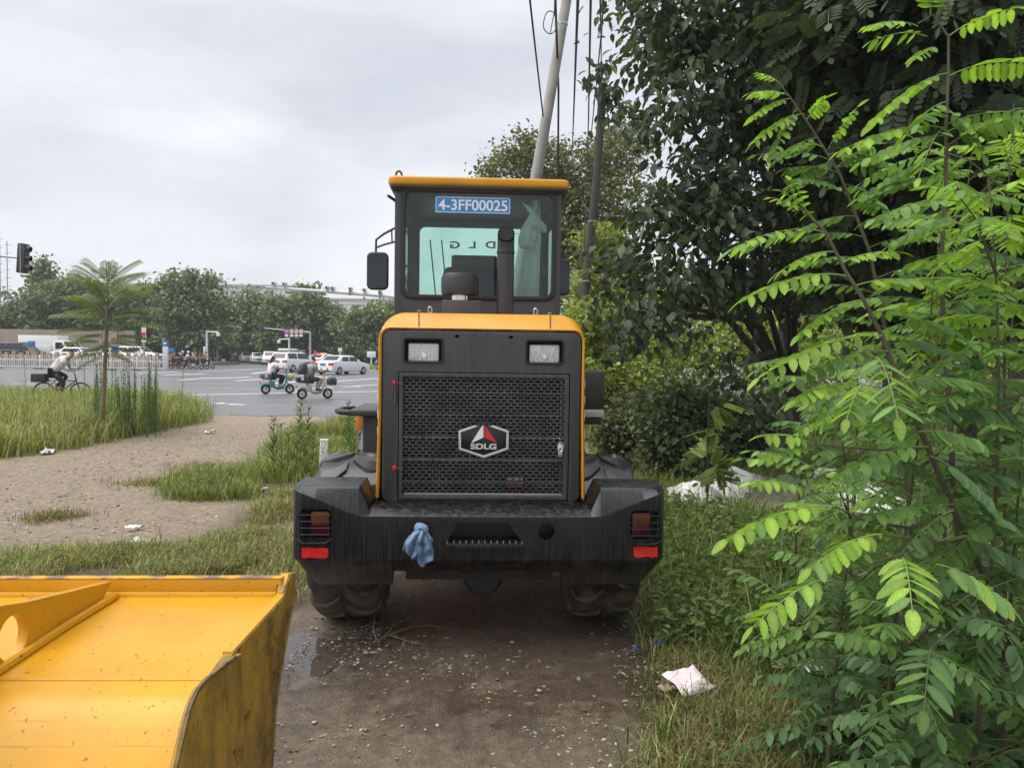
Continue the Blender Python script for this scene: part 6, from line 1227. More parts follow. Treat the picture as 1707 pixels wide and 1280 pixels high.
# white railing: arched panels between posts
rl = pm('railing_white', (.74, .74, .74), .5); Yr = 60
def railing():
    x0, x1 = W(-60, 600, Yr).x, W(272, 600, Yr).x; xp = [W(p, 600, Yr).x for p in (-60, -5, 66, 128, 184, 228, 271)]
    pmh = MB()
    for i in range(len(xp)-1):
        L = xp[i+1]-xp[i]; t = empty('railing_panel', (xp[i], Yr, 0), 0, 'white arched guard railing bay along the carriageway', 'railing', 'white railing bays'); box('rail', (.05, -.025, .18), (L, .025, .25), rl, t, 0); box('rail', (.05, -.025, .72), (L, .025, .79), rl, t, 0)
        n = max(6, int(L/.15)); m = MB()
        for k in range(n):
            x = .12+(L-.2)*k/n; m.box((x-.02, -.02, .25), (x+.02, .02, 1.0 if k % 2 else .95))
        m.build('pickets', rl, t); m = MB()
        for k in range(0, n-1, 2):
            x = .12+(L-.2)*(k+.5)/n; w = (L-.2)/n*.5; m.tube([(x-w, 0, .98), (x-w*.6, 0, 1.08), (x, 0, 1.12), (x+w*.6, 0, 1.08), (x+w, 0, .98)], .022, 6)
        m.build('arched_caps', rl, t); box('post', (-.05, -.05, 0), (.05, .05, 1.15), rl, t, .01); MB().prism([(-.5, 0), (.5, 0), (.3, .1), (-.3, .1)], 'y', -.2, .2).build('base_block', pm('railing_base', (.18, .12, .09), .9) if i == 0 else bpy.data.materials['railing_base'], t)
railing()
bf = pm('brown_fence', (.36, .25, .17), .8); Yb = 66
fn = empty('post_and_rail_fence', (0, Yb, 0), 0, 'low tan post and rail fence behind the white railing', 'fence')
xa, xb = W(-60, 600, Yb).x, W(262, 600, Yb).x
for k in range(28):
    x = xa+(xb-xa)*k/27; hh = 1.28+.1*(k % 2); box('post', (x-.14, -.12, 0), (x+.14, .12, hh), bf, fn, .02)
for z_ in (.55, .95): box('rail', (xa, -.05, z_), (xb, .05, z_+.16), bf, fn, 0)

# ================================================================== vehicles
GLS = pm('car_glass', (.02, .025, .03), .08, c2=(.03, .035, .04)); TYR = pm('car_tyre', (.02, .02, .021), .7); RIM = pm('car_rim', (.4, .41, .42), .3, .8); PLB = pm('car_plate_blue', (.04, .2, .5), .4); TLR = pm('tail_red', (.5, .03, .03), .2); HLW = pm('head_glass', (.7, .72, .75), .1)
SHP = {'sedan': dict(L=4.6, Wd=1.8, body=[(0, .32), (.02, .62), (.06, .98), (.55, 1.05), (1.0, 1.02), (3.35, .98), (4.35, .80), (4.58, .62), (4.6, .32), (4.4, .22), (.15, .22)], roof=[(.62, 1.0), (1.35, 1.42), (2.3, 1.46), (2.75, 1.41), (3.45, .95)]),
       'suv': dict(L=4.5, Wd=1.84, body=[(0, .38), (.0, .75), (.04, 1.08), (.5, 1.1), (3.1, 1.05), (4.25, .92), (4.46, .70), (4.48, .38), (4.3, .26), (.15, .26)], roof=[(.06, 1.05), (.38, 1.56), (.7, 1.64), (2.2, 1.65), (2.6, 1.58), (3.3, 1.02)]),
       'van': dict(L=4.95, Wd=1.9, body=[(0, .34), (0, .7), (.03, 1.15), (3.9, 1.08), (4.75, .95), (4.93, .72), (4.95, .34), (4.75, .22), (.15, .22)], roof=[(.05, 1.1), (.25, 1.76), (.6, 1.88), (2.9, 1.9), (3.3, 1.82), (4.35, 1.02)])}
def car(kind, px, py, head, paint, label, name='car', cat='car', group=None, Yf=None, extras=None, lights=None):
    s = SHP[kind]; c = G(px, py) if Yf is None else W(px, 600, Yf); t = empty(name, (c.x, c.y, .008), head, label, cat, group); L, hw_ = s['L'], s['Wd']/2
    # local: +y forward, rear at y=-L/2
    MB().prism([(y-L/2, z) for y, z in s['body']], 'x', -hw_, hw_).build('body', paint, t, bevel=.07, seg=3)
    rfp = s['roof']; m = MB(); vs = []
    for sx in (-1, 1):
        for y, z in rfp: f = 1-.20*max(0, (z-1.0))/.6; vs.append((sx*hw_*.96*f, y-L/2, z))
    n = len(rfp); m.add(vs, [list(range(n)), list(range(n, 2*n))[::-1]]+[(i, i+n, i+1+n, i+1) for i in range(n-1)]+[(n-1, 2*n-1, n, 0)]); m.build('cabin', paint, t, bevel=.04, seg=2)
    # glazing set a little proud of the cabin
    def gq(i, j, f0, f1, nm, wf=.82):
        (y0, z0), (y1, z1) = rfp[i], rfp[j]; a_ = Vector((y0, z0)).lerp(Vector((y1, z1)), f0); b_ = Vector((y0, z0)).lerp(Vector((y1, z1)), f1); nrm = Vector((-(y1-y0 and (z1-z0)), (y1-y0))).normalized()*.012
        nrm = Vector((-(z1-z0), (y1-y0))).normalized()*.014; hwid = lambda z: hw_*.96*(1-.20*max(0, z-1.0)/.6)*wf; a2, b2 = a_+nrm, b_+nrm
        MB().add([(-hwid(a_.y), a2.x-L/2, a2.y), (hwid(a_.y), a2.x-L/2, a2.y), (hwid(b_.y), b2.x-L/2, b2.y), (-hwid(b_.y), b2.x-L/2, b2.y)], [(0, 1, 2, 3)]).build(nm, GLS, t)
    gq(0, 1, .18, .9, 'rear_window'); gq(n-2, n-1, .1, .85, 'windscreen')
    y0, y1 = rfp[1][0]-L/2, rfp[-2][0]-L/2; zt_ = max(z for y, z in rfp); zb_ = min(rfp[0][1], rfp[-1][1])+.03
    for sx in (-1, 1):
        for ya, yb in ((y0+.02, (y0+y1)/2-.05), ((y0+y1)/2+.05, y1+.15)):
            xf = lambda z: sx*(hw_*.96*(1-.20*max(0, z-1.0)/.6)+.006); e = -.25 if ya < (y0+y1)/2 and kind == 'sedan' else 0; g2 = .22 if yb > (y0+y1)/2 else 0
            MB().add([(xf(zb_+.02), ya+e, zb_+.02), (xf(zb_+.02), yb+g2, zb_+.02), (xf(zt_-.12), yb, zt_-.12), (xf(zt_-.12), ya, zt_-.12)], [(0, 1, 2, 3)]).build('side_window', GLS, t)
        box('mirror', (sx*hw_-.02+.02*sx, y1+.2, zb_), (sx*hw_+.02+.14*sx, y1+.3, zb_+.14), paint, t, .02)
    wr = .33 if kind != 'sedan' else .31
    for sx in (-1, 1):
        for yy in (-L/2+.85, L/2-.85):
            w = empty('wheel', (sx*(hw_-.10), yy, wr-.004)); w.parent = t; MB().lathe([(wr*.6, -.1), (wr*.95, -.1), (wr, -.06), (wr, .09), (wr*.95, .115), (wr*.6, .118)], (0, 0, 0), 'x', 20).build('tyre', TYR, w); MB().lathe([(.03, .125*sx), (wr*.58, .12*sx), (wr*.62, .10*sx)], (0, 0, 0), 'x', 12).build('rim', RIM, w)
    zl = s['body'][2][1]-.16
    for sx in (-1, 1):
        box('tail_light', (sx*hw_-.02-(.36 if sx > 0 else 0)+.0, -L/2-.012, zl-.11), (sx*hw_+.02+(.36 if sx < 0 else 0), -L/2+.12, zl+.07), TLR, t, .02); box('headlight', (sx*hw_-.02-(.34 if sx > 0 else -.02), L/2-.16, .60), (sx*hw_+.02+(.34 if sx < 0 else -.04), L/2+.0, .74), HLW, t, .02)
    box('number_plate', (-.24, -L/2-.02, zl-.12), (.24, -L/2-.004, zl+.04), PLB, t, 0); box('number_plate', (-.22, L/2+.0, .42), (.22, L/2+.015, .54), PLB, t, 0); box('rear_bumper', (-hw_*.7, -L/2-.03, .26), (hw_*.7, -L/2+.05, .36), MT['black'], t, .02); box('grille', (-.5, L/2-.03, .56), (.5, L/2+.008, .70), MT['black'], t, .01)
    return t
PW = pm('car_white', (.78, .78, .78), .2, spec=.6, c2=(.74, .74, .74)); PB = pm('car_black', (.015, .016, .018), .15); PS = pm('car_silver', (.48, .5, .52), .25, .4); PG = pm('car_green', (.05, .16, .10), .3); PRD = pm('car_red', (.45, .04, .04), .3)
sv_ = car('suv', 493, 620, R(-24), PW, 'white hatchback estate with a roof rack and lit tail lights on the junction')
rk = box('roof_rack', (-.62, -1.6, 1.74), (.62, .5, 1.80), MT['silver'], sv_, .02)
for x in (-.6, .6):
    for y in (-1.4, .2): box('rack_foot', (x-.03, y-.04, 1.60), (x+.03, y+.04, 1.745), MT['black'], rk, 0)
box('roof_sign', (-.5, -1.55, 1.80), (.5, -.4, 1.93), MT['white'], rk, .02)
car('sedan', 571, 624, R(-26), PW, 'white saloon with blue plate turning across the junction')
tx = car('sedan', 540, 613, R(-22), PW, 'two tone white and green taxi with a red flag on its boot')
box('green_band', (-.915, -2.32, .28), (.915, -1.6, .5), PG, tx, .03); box('red_banner', (-.5, -2.36, .72), (.5, -2.31, 1.02), PRD, tx, .01); box('roof_lamp', (-.35, -.2, 1.45), (.35, .05, 1.6), MT['orange'], tx, .03)
MB().add([(.1, -1.9, 1.0), (.14, -1.9, 1.0), (.14, -1.9, 1.85), (.1, -1.9, 1.85), (.14, -1.9, 1.84), (.75, -1.82, 1.55), (.14, -1.88, 1.3)], [(0, 1, 2, 3), (4, 5, 6)]).build('red_flag', pm('flag_red', (.7, .06, .04), .7), tx)
far = [(450, 599, 'suv', PW, 162, 'white car waiting foremost in the oncoming queue'), (430, 598, 'sedan', PW, 165, 'white saloon second in the oncoming queue'), (412, 597.5, 'sedan', PS, 168, 'silver saloon third in the oncoming queue'), (395, 597, 'sedan', PW, 170, 'white saloon farther back in the oncoming queue'), (372, 596.5, 'suv', PS, 175, 'silver car at the back of the oncoming queue'), (350, 596, 'sedan', PB, 175, 'dark car behind the waiting scooters')]
for px, py, k, p, hd, lbl in far: car(k, px, py, R(hd+38), p, lbl, Yf=92+7*abs(450-px)/20)
for px, k, p, Yf, lbl in ((30, 'van', PB, 75, 'black people carrier behind the tan fence'), (131, 'sedan', PW, 72, 'white saloon half hidden behind the cyclist and the young tree'), (196, 'sedan', PW, 74, 'white saloon seen through the tall weeds'), (232, 'suv', PW, 78, 'white car just behind the grey sign post')):
    o = car(k, px, 0, R(-96), p, lbl, Yf=Yf); o.location.z = .35
sr_ = MB().box((W(-60, 600, 70).x-25, 69.2, -.02), (W(262, 600, 70).x, 91.4, .346)).build('service_road', asph); sr_['kind'] = 'structure'
# light trucks
def truck(px, Y, label, boxh):
    c = W(px, 600, Y); t = empty('box_truck', (c.x, Y, .35), R(-92), label, 'truck')
    MB().prism([(2.0, .5), (2.0, 2.0), (2.4, 2.15), (3.1, 2.1), (3.6, 1.3), (3.75, 1.1), (3.8, .5)], 'x', -.95, .95).build('cab', PW, t, bevel=.05)
    box('cargo_box', (-1.0, -2.6, .75), (1.0, 1.95, boxh), MT['white'], t, .02)
    for sx in (-1, 1): MB().add([(sx*.957, 2.35, 1.25), (sx*.957, 3.35, 1.25), (sx*.957, 3.05, 1.95), (sx*.957, 2.35, 1.95)], [(0, 1, 2, 3)]).build('side_window', GLS, t)
    MB().add([(-.8, 3.14, 2.05), (.8, 3.14, 2.05), (.8, 3.60, 1.33), (-.8, 3.60, 1.33)], [(0, 1, 2, 3)]).build('windscreen', GLS, t); box('chassis', (-.4, -2.5, .45), (.4, 3.5, .7), MT['black'], t, 0)
    for sx in (-1, 1):
        for yy in (-1.6, 2.9): MB().lathe([(.2, -.1), (.40, -.1), (.40, .1), (.2, .11)], (sx*.82, yy, .40), 'x', 18).build('wheel', TYR, t)
        box('headlight', (sx*.78-.12, 3.76, .72), (sx*.78+.12, 3.82, .9), HLW, t, 0)
truck(66, 80, 'white light truck with a low cab behind the black people carrier', 1.7); truck(78, 85, 'white box truck with a tall square body by the tan wall', 2.75)

# ================================================================== people
SK = pm('skin_tone', (.42, .26, .18), .6); HRB = pm('dark_hair', (.015, .012, .011), .6); HRR = pm('brown_hair', (.06, .03, .025), .6); SHW = pm('white_shirt', (.82, .81, .84), .8, bump=.3, bscale=15); SHG = pm('grey_shirt', (.30, .32, .31), .85, bump=.3, bscale=15); TRB = pm('black_trousers', (.02, .02, .024), .8); SHO = pm('shoe', (.45, .42, .38), .7); SAN = pm('dark_shoe', (.06, .05, .045), .7); BAGM = pm('backpack_cloth', (.05, .055, .06), .8)
def skin(name, verts, edges, radii, mat, parent, root=0, sub=1):
    me = bpy.data.meshes.new(name); me.from_pydata([tuple(v) for v in verts], edges, []); o = bpy.data.objects.new(name, me); COL.objects.link(o)
    o.modifiers.new('k', 'SKIN'); s = o.modifiers.new('s', 'SUBSURF'); s.levels = sub; s.render_levels = sub
    for i, r in enumerate(radii): me.skin_vertices[0].data[i].radius = r if isinstance(r, tuple) else (r, r); me.skin_vertices[0].data[i].use_root = (i == root)
    bpy.context.view_layer.update(); m2 = evalmesh(o); bpy.data.objects.remove(o); m2.polygons.foreach_set('use_smooth', [True]*len(m2.polygons)); m2.materials.clear(); m2.materials.append(mat)
    return link(name, m2, mat, parent)
def rider(t, J, top, bottom, hair, shoe, skinm=SK, shorts=False, longhair=False, helmet=None):
    """J: joints in local metres (x right of travel, y forward, z up): hip, chest, neck, head, and l/r shoulder, elbow, hand, knee, ankle, toe"""
    g = lambda k: Vector(J[k]); names = ['hip', 'waist', 'chest', 'neck', 'jaw', 'head', 'sl', 'el', 'wl', 'hl', 'sr', 'er', 'wr', 'hr', 'ul', 'kl', 'al', 'tl', 'ur', 'kr', 'ar', 'tr']
    V = [g(n) for n in names]; I = {n: i for i, n in enumerate(names)}; E = [('hip', 'waist'), ('waist', 'chest'), ('chest', 'neck'), ('neck', 'jaw'), ('jaw', 'head'), ('chest', 'sl'), ('sl', 'el'), ('el', 'wl'), ('wl', 'hl'), ('chest', 'sr'), ('sr', 'er'), ('er', 'wr'), ('wr', 'hr'), ('hip', 'ul'), ('ul', 'kl'), ('kl', 'al'), ('al', 'tl'), ('hip', 'ur'), ('ur', 'kr'), ('kr', 'ar'), ('ar', 'tr')]
    rad = dict(hip=.13, waist=.12, chest=.14, neck=.05, jaw=.075, head=.092, sl=.062, el=.042, wl=.030, hl=.032, sr=.062, er=.042, wr=.030, hr=.032, ul=.085, kl=.058, al=.038, tl=.032, ur=.085, kr=.058, ar=.038, tr=.032)
    body = skin('body', V, [(I[a], I[b]) for a, b in E], [rad[n] for n in names], skinm, t)
    sub = lambda ns, es, f, nm, m, par=t: skin(nm, [g(n) if isinstance(n, str) else n for n in ns], es, f, m, par)
    hl_, hr_ = g('sl').lerp(g('el'), .75), g('sr').lerp(g('er'), .75); nk = g('chest').lerp(g('neck'), .55)
    sub(['hip', 'waist', 'chest', nk, 'sl', hl_, 'sr', hr_], [(0, 1), (1, 2), (2, 3), (2, 4), (4, 5), (2, 6), (6, 7)], [.175, .18, .20, .09, .10, .088, .10, .088], 'shirt', top)
    if shorts: kl, kr = g('ul').lerp(g('kl'), .8), g('ur').lerp(g('kr'), .8); sub(['hip', 'ul', kl, 'ur', kr], [(0, 1), (1, 2), (0, 3), (3, 4)], [.158, .11, .092, .11, .092], 'shorts', bottom)
    else: sub(['hip', 'ul', 'kl', g('kl').lerp(g('al'), .92), 'ur', 'kr', g('kr').lerp(g('ar'), .92)], [(0, 1), (1, 2), (2, 3), (0, 4), (4, 5), (5, 6)], [.158, .105, .075, .058, .105, .075, .058], 'trousers', bottom)
    for s in 'lr':
        a_, b_ = g('a'+s), g('t'+s); sub([a_+Vector((0, -.05, -.02)), a_.lerp(b_, .5)+Vector((0, 0, -.015)), b_], [(0, 1), (1, 2)], [.045, .045, .04], 'shoe', shoe)
        f_ = (g('h'+s)-g('w'+s)).normalized()      # fingers curled round the grip
        for k in range(4): p0 = g('h'+s)+Vector((.018*(k-1.5), 0, 0)); MB().tube([p0+f_*.01, p0+f_*.045+Vector((0, 0, .01)), p0+f_*.06+Vector((0, 0, -.02)), p0+f_*.035+Vector((0, 0, -.04))], [.009, .009, .008, .007], 6).build('finger', skinm, body)
        MB().tube([g('w'+s), g('h'+s)+Vector((.03 if s == 'l' else -.03, 0, -.02)), g('h'+s)+f_*.03+Vector((.02 if s == 'l' else -.02, 0, -.04))], [.011, .010, .008], 6).build('thumb', skinm, body)
    h = g('head'); fd = (h-g('jaw')).normalized(); fwd = Vector((0, 1, 0)); fwd = (fwd-fd*fwd.dot(fd)).normalized(); sd = fwd.cross(fd)
    sub([h-fwd*.03-fd*.05, h-fwd*.022+fd*.02, h+fd*.035+fwd*.02], [(0, 1), (1, 2)], [.085, .105, .082], 'hair', hair)
    if longhair: sub([h-fwd*.06, h-fwd*.10-Vector((0, .02, .16)), g('neck')-fwd*.12-Vector((0, .02, .10))], [(0, 1), (1, 2)], [.085, .075, .04], 'long_hair', hair)
    sub([h+fwd*.085-fd*.01, h+fwd*.108-fd*.035], [(0, 1)], [.012, .016], 'nose', skinm, body)
    for s in (-1, 1): sub([h+sd*s*.092-fd*.01, h+sd*s*.10-fd*.04], [(0, 1)], [.02, .014], 'ear', skinm, body); MB().lathe([(.004, -.004), (.011, 0), (.004, .004)], h+sd*s*.034+fwd*.088+fd*.01, 'y', 8).build('eye', HRB, body)
    MB().tube([h+fwd*.086-fd*.07-sd*.025, h+fwd*.092-fd*.072, h+fwd*.086-fd*.07+sd*.025], .006, 6).build('mouth', PRD, body)
    if helmet: MB().lathe([(.13, -.02), (.135, .04), (.11, .1), (.05, .135)], h, 'z', 16).build('helmet', helmet, t)
    return body
def wheel_bike(t, c, r, w, tyre, rim, spokes=10, name='wheel'):
    k = empty(name, c); k.parent = t; MB().tube([(0, (r-w)*math.cos(a), (r-w)*math.sin(a)) for a in np.linspace(0, 2*math.pi, 33)], w, 8, caps=False).build('tyre', tyre, k)
    MB().tube([(0, (r-2.1*w)*math.cos(a), (r-2.1*w)*math.sin(a)) for a in np.linspace(0, 2*math.pi, 33)], w*.45, 6, caps=False).build('rim', rim, k); m = MB()
    for i in range(spokes): a = 2*math.pi*i/spokes; m.tube([(0, .03*math.cos(a), .03*math.sin(a)), (0, (r-2.2*w)*math.cos(a), (r-2.2*w)*math.sin(a))], .004 if w < .03 else .014, 4)
    m.build('spokes', rim, k); MB().lathe([(.035, -.05), (.035, .05)], (0, 0, 0), 'x', 10).build('hub', MT['steel'], k); return k
def ebike(px, py, head, frame_m, label, seatm, front):
    c = G(px, py); t = empty('electric_scooter', (c.x, c.y, .008), head, label, 'scooter'); r = .20
    for yy, nm in ((-.50, 'rear_wheel'), (.50, 'front_wheel')): wheel_bike(t, (0, yy, r), r, .045, TYR, MT['silver'], 5, nm)
    MB().tube([(0, -.50, .24), (0, -.34, .42), (0, -.18, .30), (0, 0, .22), (0, .22, .24), (0, .36, .52), (0, .34, .95)], [.03, .045, .05, .06, .05, .03, .025], 10).build('frame', frame_m, t)
    box('footboard', (-.11, -.12, .25), (.11, .24, .29), frame_m, t, .015); box('battery_box', (-.09, -.36, .26), (.09, -.14, .52), frame_m, t, .03)
    MB().tube([(0, .36, .55), (.0, .44, .40), (.06, .50, .21)], .022, 8).build('fork', frame_m, t); MB().tube([(0, .36, .55), (0, .44, .40), (-.06, .50, .21)], .022, 8).build('fork', frame_m, t)
    MB().prism([(-.62, .60), (-.60, .67), (-.40, .69), (-.12, .665), (-.08, .61), (-.2, .575)], 'x', -.12, .12).build('saddle', seatm, t, bevel=.03, seg=3); box('seat_pad', (-.10, -.72, .63), (.10, -.56, .80), seatm, t, .03); MB().tube([(0, -.28, .5), (0, -.3, .6)], .03, 8).build('seat_post', MT['black'], t)
    MB().prism([(-.74, .26), (-.68, .40), (-.52, .46), (-.36, .42), (-.37, .39), (-.52, .43), (-.66, .38), (-.71, .26)], 'x', -.06, .06).build('mudguard', frame_m, t); box('tail_light', (-.05, -.74, .42), (.05, -.70, .50), TLR, t, .01)
    MB().tube([(-.30, .22, .99), (-.2, .32, .98), (0, .34, .96), (.2, .32, .98), (.30, .22, .99)], .014, 8).build('handlebar', MT['black'], t)
    for s in (-1, 1): MB().tube([(.2*s, .32, .98), (.24*s, .36, 1.08)], .006, 5).build('mirror_stalk', MT['black'], t); MB().lathe([(.02, -.01), (.05, 0), (.02, .01)], (.25*s, .36, 1.10), 'y', 10).build('mirror', MT['black'], t)
    return t
def seated(lean=.08, hz_=.74, hand=(.27, .24, 1.0), foot_y=.12, foot_z=.33, knee=(.15, .22, .72)):
    J = dict(hip=(0, -.28, hz_), waist=(0, -.28+lean*.4, hz_+.18), chest=(0, -.28+lean, hz_+.40), neck=(0, -.26+lean*1.2, hz_+.56)); ny = -.26+lean*1.2
    J['jaw'] = (0, ny+.03, hz_+.635); J['head'] = (0, ny+.03, hz_+.72)
    for s, k in (('l', -1), ('r', 1)):
        J['s'+s] = (.19*k, -.27+lean*1.05, hz_+.46); J['w'+s] = ((hand[0]+.01)*k, hand[1]-.07, hand[2]+.01); J['h'+s] = (hand[0]*k, hand[1], hand[2]+.015); a_, b_ = Vector(J['s'+s]), Vector(J['w'+s]); J['e'+s] = tuple((a_+b_)/2+Vector((.05*k, -.03, -.08)))
        J['u'+s] = (.10*k, -.22, hz_-.01); J['k'+s] = (knee[0]*k, knee[1]-.0, knee[2]); J['a'+s] = (.09*k, foot_y-.03, foot_z+.04); J['t'+s] = (.09*k, foot_y+.12, foot_z-.005)
    return J
H1 = R(-50); blue = pm('teal_scooter', (.05, .28, .34), .35); cream = pm('cream_scooter', (.55, .53, .5), .35)
e1 = ebike(463, 657, H1, blue, 'teal electric scooter with a cream bag at the front', pm('grey_saddle', (.12, .12, .12), .7), None)
o = lump('handlebar_bag', [((e1.location.x+.0, e1.location.y, .42), .05, .05), ((e1.location.x, e1.location.y, .50), .15, .13), ((e1.location.x, e1.location.y, .62), .16, .14), ((e1.location.x, e1.location.y, .70), .05, .05)], pm('cream_bag', (.50, .42, .26), .8), None, 31); tag(o, 'round cream bag hanging before the teal scooter handlebar', 'bag')
fv = Vector((-math.sin(H1), math.cos(H1), 0)); o.location = fv*.52+Vector((0, 0, .12))
p1 = empty('person', e1.location, H1, 'person with long brown hair, white top and black trousers on the teal scooter', 'person')
rider(p1, seated(.06), SHW, TRB, HRR, SHO, longhair=True); MB().tube([(-.19, -.24, 1.24), (-.10, -.06, 1.14), (.08, -.05, .98), (.17, -.18, .82)], .018, 6).build('bag_strap', TRB, p1)
e2 = ebike(525, 665.5, H1, cream, 'white electric scooter with a dark front basket', pm('dark_saddle', (.03, .03, .03), .6), None)
bk2 = box('front_basket', (-.16, .52, .50), (.16, .80, .74), pm('basket_dark', (.05, .055, .06), .7), e2, .03); box('basket_load', (-.12, .55, .70), (.12, .78, .84), pm('basket_load', (.32, .34, .36), .7), bk2, .04)
p2 = empty('person', e2.location, H1, 'person in grey T-shirt and dark shorts riding the white scooter with a backpack', 'person')
rider(p2, seated(.16), SHG, pm('dark_shorts', (.05, .055, .055), .85), HRB, SAN, shorts=True)
bp_ = empty('backpack', e2.location, H1, 'dark grey backpack on the grey shirted scooter rider', 'backpack')
MB().prism([(-.58, .88), (-.62, 1.05), (-.54, 1.28), (-.40, 1.32), (-.33, 1.20), (-.42, .90)], 'x', -.16, .16).build('pack', BAGM, bp_, bevel=.05, seg=3); MB().prism([(-.66, .92), (-.67, 1.05), (-.60, 1.12), (-.58, .9)], 'x', -.12, .12).build('pocket', BAGM, bp_, bevel=.03)
for s in (-1, 1): MB().tube([(.11*s, -.38, 1.30), (.13*s, -.20, 1.34), (.15*s, -.02, 1.20), (.15*s, -.14, .98), (.12*s, -.36, .95)], .017, 6).build('strap', BAGM, bp_)
# cyclist behind the verge
cb = W(103, 600, 23.6); cb.z = .008; HB = R(-78)
bi = empty('bicycle', cb, HB, 'black bicycle with a rear rack box ridden behind the verge grass', 'bicycle'); r = .33
for yy, nm in ((-.52, 'rear_wheel'), (.53, 'front_wheel')): wheel_bike(bi, (0, yy, r), r, .02, TYR, MT['black'], 18, nm)
MB().tube([(0, -.52, .33), (0, -.12, .30), (0, .40, .70), (0, .38, .80)], .018, 8).build('frame', MT['black'], bi); MB().tube([(0, -.12, .30), (0, -.22, .72), (0, .40, .70)], .018, 8).build('frame', MT['black'], bi); MB().tube([(0, .36, .95), (0, .44, .62), (0, .53, .33)], .016, 8).build('fork', MT['black'], bi); MB().tube([(0, -.52, .33), (0, -.22, .70)], .012, 6).build('seat_stay', MT['black'], bi)
MB().prism([(-.36, .84), (-.34, .90), (-.14, .88), (-.10, .85)], 'x', -.08, .08).build('saddle', MT['black'], bi, bevel=.02); MB().tube([(-.28, .26, 1.02), (-.1, .36, 1.0), (.1, .36, 1.0), (.28, .26, 1.02)], .012, 8).build('handlebar', MT['black'], bi)
MB().box((-.10, -.82, .68), (.10, -.34, .72)).build('rear_rack', MT['black'], bi); box('rack_box', (-.16, -.84, .66), (.16, -.42, .92), pm('rack_box', (.03, .032, .038), .7), bi, .03); MB().lathe([(.09, -.01), (.09, .01)], (.05, -.12, .30), 'x', 18).build('chainring', MT['steel'], bi)
for s in (-1, 1): MB().tube([(.06*s, -.12, .30), (.09*s, -.12+.12*s, .30-.10*s)], .012, 6).build('crank', MT['steel'], bi); box('pedal', (.09*s-.0, -.16+.12*s, .28-.10*s), (.09*s+.09*s, -.08+.12*s, .31-.10*s), MT['black'], bi, 0) if s > 0 else box('pedal', (-.18, -.28, .38), (-.09, -.20, .41), MT['black'], bi, 0)
p3 = empty('person', cb, HB, 'person in a loose white T-shirt leaning forward on the bicycle', 'person')
J = seated(.36, .96, (.26, .24, 1.04), -.02, .24, (.12, .06, .72)); J['al'] = (-.12, -.26, .46); J['tl'] = (-.12, -.10, .43); J['kl'] = (-.13, .12, .84); J['ar'] = (.12, -.05, .27); J['tr'] = (.12, .10, .24); J['kr'] = (.13, .10, .66)
for k in ('chest', 'waist', 'neck', 'jaw', 'head', 'sl', 'sr'): J[k] = (J[k][0], J[k][1]+(.10 if k in ('neck', 'jaw', 'head') else 0), J[k][2]-(.04 if k in ('neck', 'jaw', 'head') else 0))
rider(p3, J, SHW, TRB, HRB, SAN)
# riders waiting at the far kerb
cols = [(pm('maroon_coat', (.18, .04, .04), .8), pm('red_scooter', (.25, .03, .03), .3), 'maroon coat'), (pm('navy_coat', (.03, .05, .12), .8), pm('navy_scooter', (.04, .07, .18), .3), 'navy top'), (SHW, pm('scarlet_scooter', (.6, .04, .07), .3), 'white top'), (pm('tan_coat', (.35, .26, .18), .8), cream, 'tan top'), (pm('charcoal_coat', (.05, .05, .055), .8), pm('black_scooter', (.03, .03, .03), .3), 'charcoal top'), (pm('rose_coat', (.4, .2, .2), .8), cream, 'rose top')]
HM = [None, MT['silver'], MT['white'], None, pm('dark_helmet', (.03, .03, .03), .3), MT['redpaint']]
for i, (px, (tpm, scm, nm)) in enumerate(zip((294, 307, 316, 327, 336, 345), cols)):
    e = ebike(px, 604.5+.3*(i % 2), R(-95+8*(i % 3)), scm, 'scooter under the waiting rider in a '+nm, MT['black'], None); e.location.y = 66+1.3*(i % 3); e.location.x = W(px, 600, e.location.y).x
    p = empty('person', e.location, e.rotation_euler.z, 'helmeted rider in a '+nm+' waiting on a scooter by the pylon' if HM[i] else 'bareheaded rider in a '+nm+' waiting on a scooter by the pylon', 'person'); rider(p, seated(.05+.03*(i % 3)), tpm, TRB, HRB, SAN, helmet=HM[i])
e = ebike(391, 604, R(170), cols[1][1], 'dark scooter riding towards the junction on its own', MT['black'], None); p = empty('person', e.location, R(170), 'lone rider in a grey top coming towards the junction', 'person'); rider(p, seated(.05), SHG, TRB, HRB, SAN, helmet=HM[4])

# ================================================================== plastic sheeting and rubbish by the trees
sh = pm('white_sheeting', (.82, .82, .80), .45, c2=(.55, .54, .5), scale=5, bump=.4, bscale=18)
def sheeting(name, pts, label, seed, mat=sh, hgt=.35, nx=26, ny=16, wr=.10, cat='sheeting'):
    A, B, Cc, D = [Vector(p) for p in pts]; vs = []
    for i in range(nx):
        for j in range(ny):
            u, v = i/(nx-1), j/(ny-1); p = A.lerp(B, u).lerp(D.lerp(Cc, u), v); e = math.sin(math.pi*u)*math.sin(math.pi*v)
            p = p+Vector((wr*noise.noise((u*4+seed, v*4, 1)), wr*noise.noise((u*4, v*4+seed, 2)), hgt*e**.6*(.75+.6*noise.noise((u*2.3+seed, v*2.3, seed)))+.10*abs(noise.noise((u*7, v*6+seed, 5))))); p.z = max(p.z, .015); vs.append(p)
    c = sum(vs, Vector())/len(vs); c.z = 0; o = MB().add([v-c for v in vs], [(i*ny+j, (i+1)*ny+j, (i+1)*ny+j+1, i*ny+j+1) for i in range(nx-1) for j in range(ny-1)]).build(name, mat, None, c, ang=80); s = o.modifiers.new('s', 'SOLIDIFY'); s.thickness = .004
    return tag(o, label, cat)
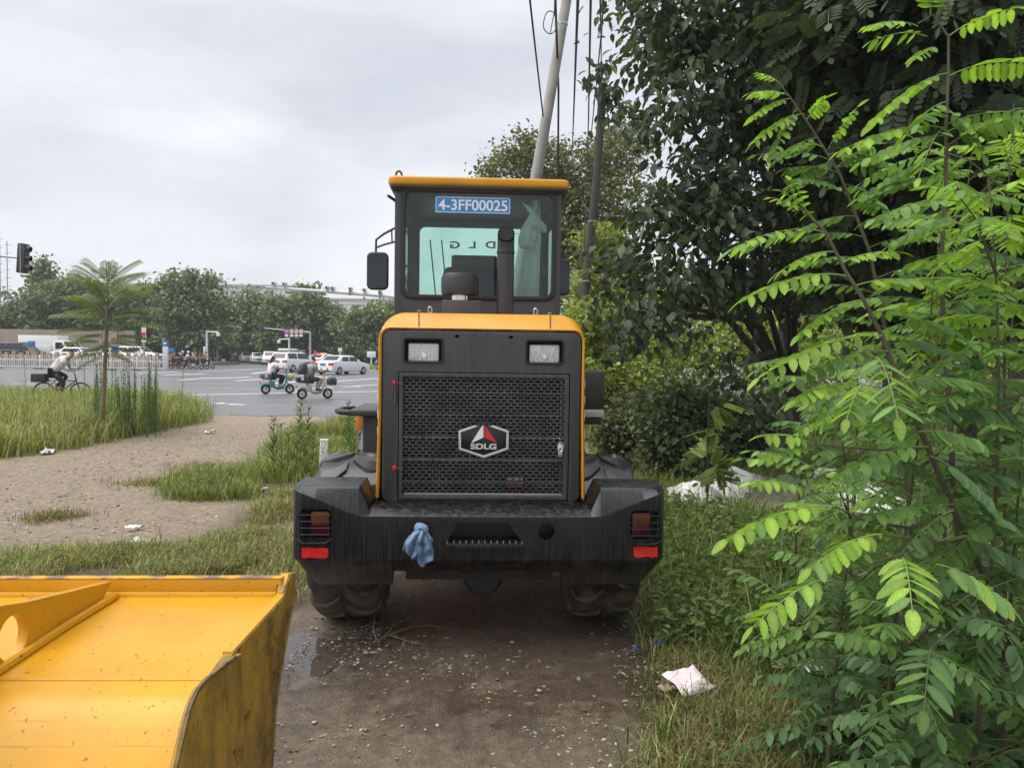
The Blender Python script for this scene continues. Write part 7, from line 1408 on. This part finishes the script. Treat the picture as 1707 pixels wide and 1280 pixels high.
sheeting('plastic_sheet', [G(1135, 843), G(1245, 842), G(1300, 803), G(1155, 797)], 'large white plastic sheet humped over rubbish beneath the tree', 3, hgt=.30)
sheeting('plastic_sheet', [G(1108, 838), G(1225, 858), G(1230, 845), G(1110, 815)], 'flattened white plastic strip along the shrub foot', 8, hgt=.22)
sheeting('plastic_sheet', [G(1380, 870), G(1500, 880), G(1520, 845), G(1400, 832)], 'crumpled white plastic sheet behind the sapling shoots', 12, hgt=.32, wr=.2)
sheeting('plastic_sheet', [G(1330, 835), G(1440, 820), G(1440, 800), G(1350, 805)], 'pale blue white plastic heap farther back', 15, hgt=.25, wr=.2)
sheeting('net_heap', [G(1230, 865), G(1385, 858), G(1360, 815), G(1250, 815)], 'grey brown netting heap between the white sheets', 21, pm('netting_grey', (.16, .15, .12), .9, c2=(.09, .085, .07), scale=12, bump=.8, bscale=60), .26, cat='netting')
a_, b_ = G(1218, 872), G(1248, 880); o = MB().tube([a_+Vector((0, 0, .03)), (a_+b_)/2+Vector((0, 0, .04)), b_+Vector((0, 0, .03))], .032, 12).build('plastic_pipe', MT['white']); tag(o, 'short white plastic pipe end lying in the grass by the sheeting', 'pipe')
o = MB().tube([G(1250, 862)+Vector((0, 0, .05)), G(1320, 852)+Vector((0, 0, .07)), G(1385, 848)+Vector((0, 0, .05))], .05, 10).build('fallen_log', MT['bark']); tag(o, 'thin fallen log beside the netting heap', 'log')
lbm = pm('pale_blue_wrap', (.45, .66, .78), .5)
for i, (px, py, s) in enumerate(((1497, 1030, .10), (1520, 1060, .09))): o = litter('blue_wrapper', (px, py), s, lbm, ('pale blue wrapper caught in the grass behind the broad lit leaf', 'smaller pale blue wrapper just below the other one')[i], 'wrapper', 40+i, .5, .7); o.location.z = .12

HAZE = .0006
m = bpy.data.materials.new('haze_air'); m.use_nodes = True; nt = m.node_tree; nt.nodes.remove(nt.nodes['Principled BSDF']); pv = N(nt, 'ShaderNodeVolumePrincipled'); pv.inputs['Density'].default_value = HAZE; pv.inputs['Color'].default_value = (.86, .90, .95, 1); nt.links.new(pv.outputs[0], nt.nodes['Material Output'].inputs['Volume'])
hzb = MB().box((-950, -70, -1.2), (950, 1450, 26)).build('haze', m); hzb['kind'] = 'stuff'
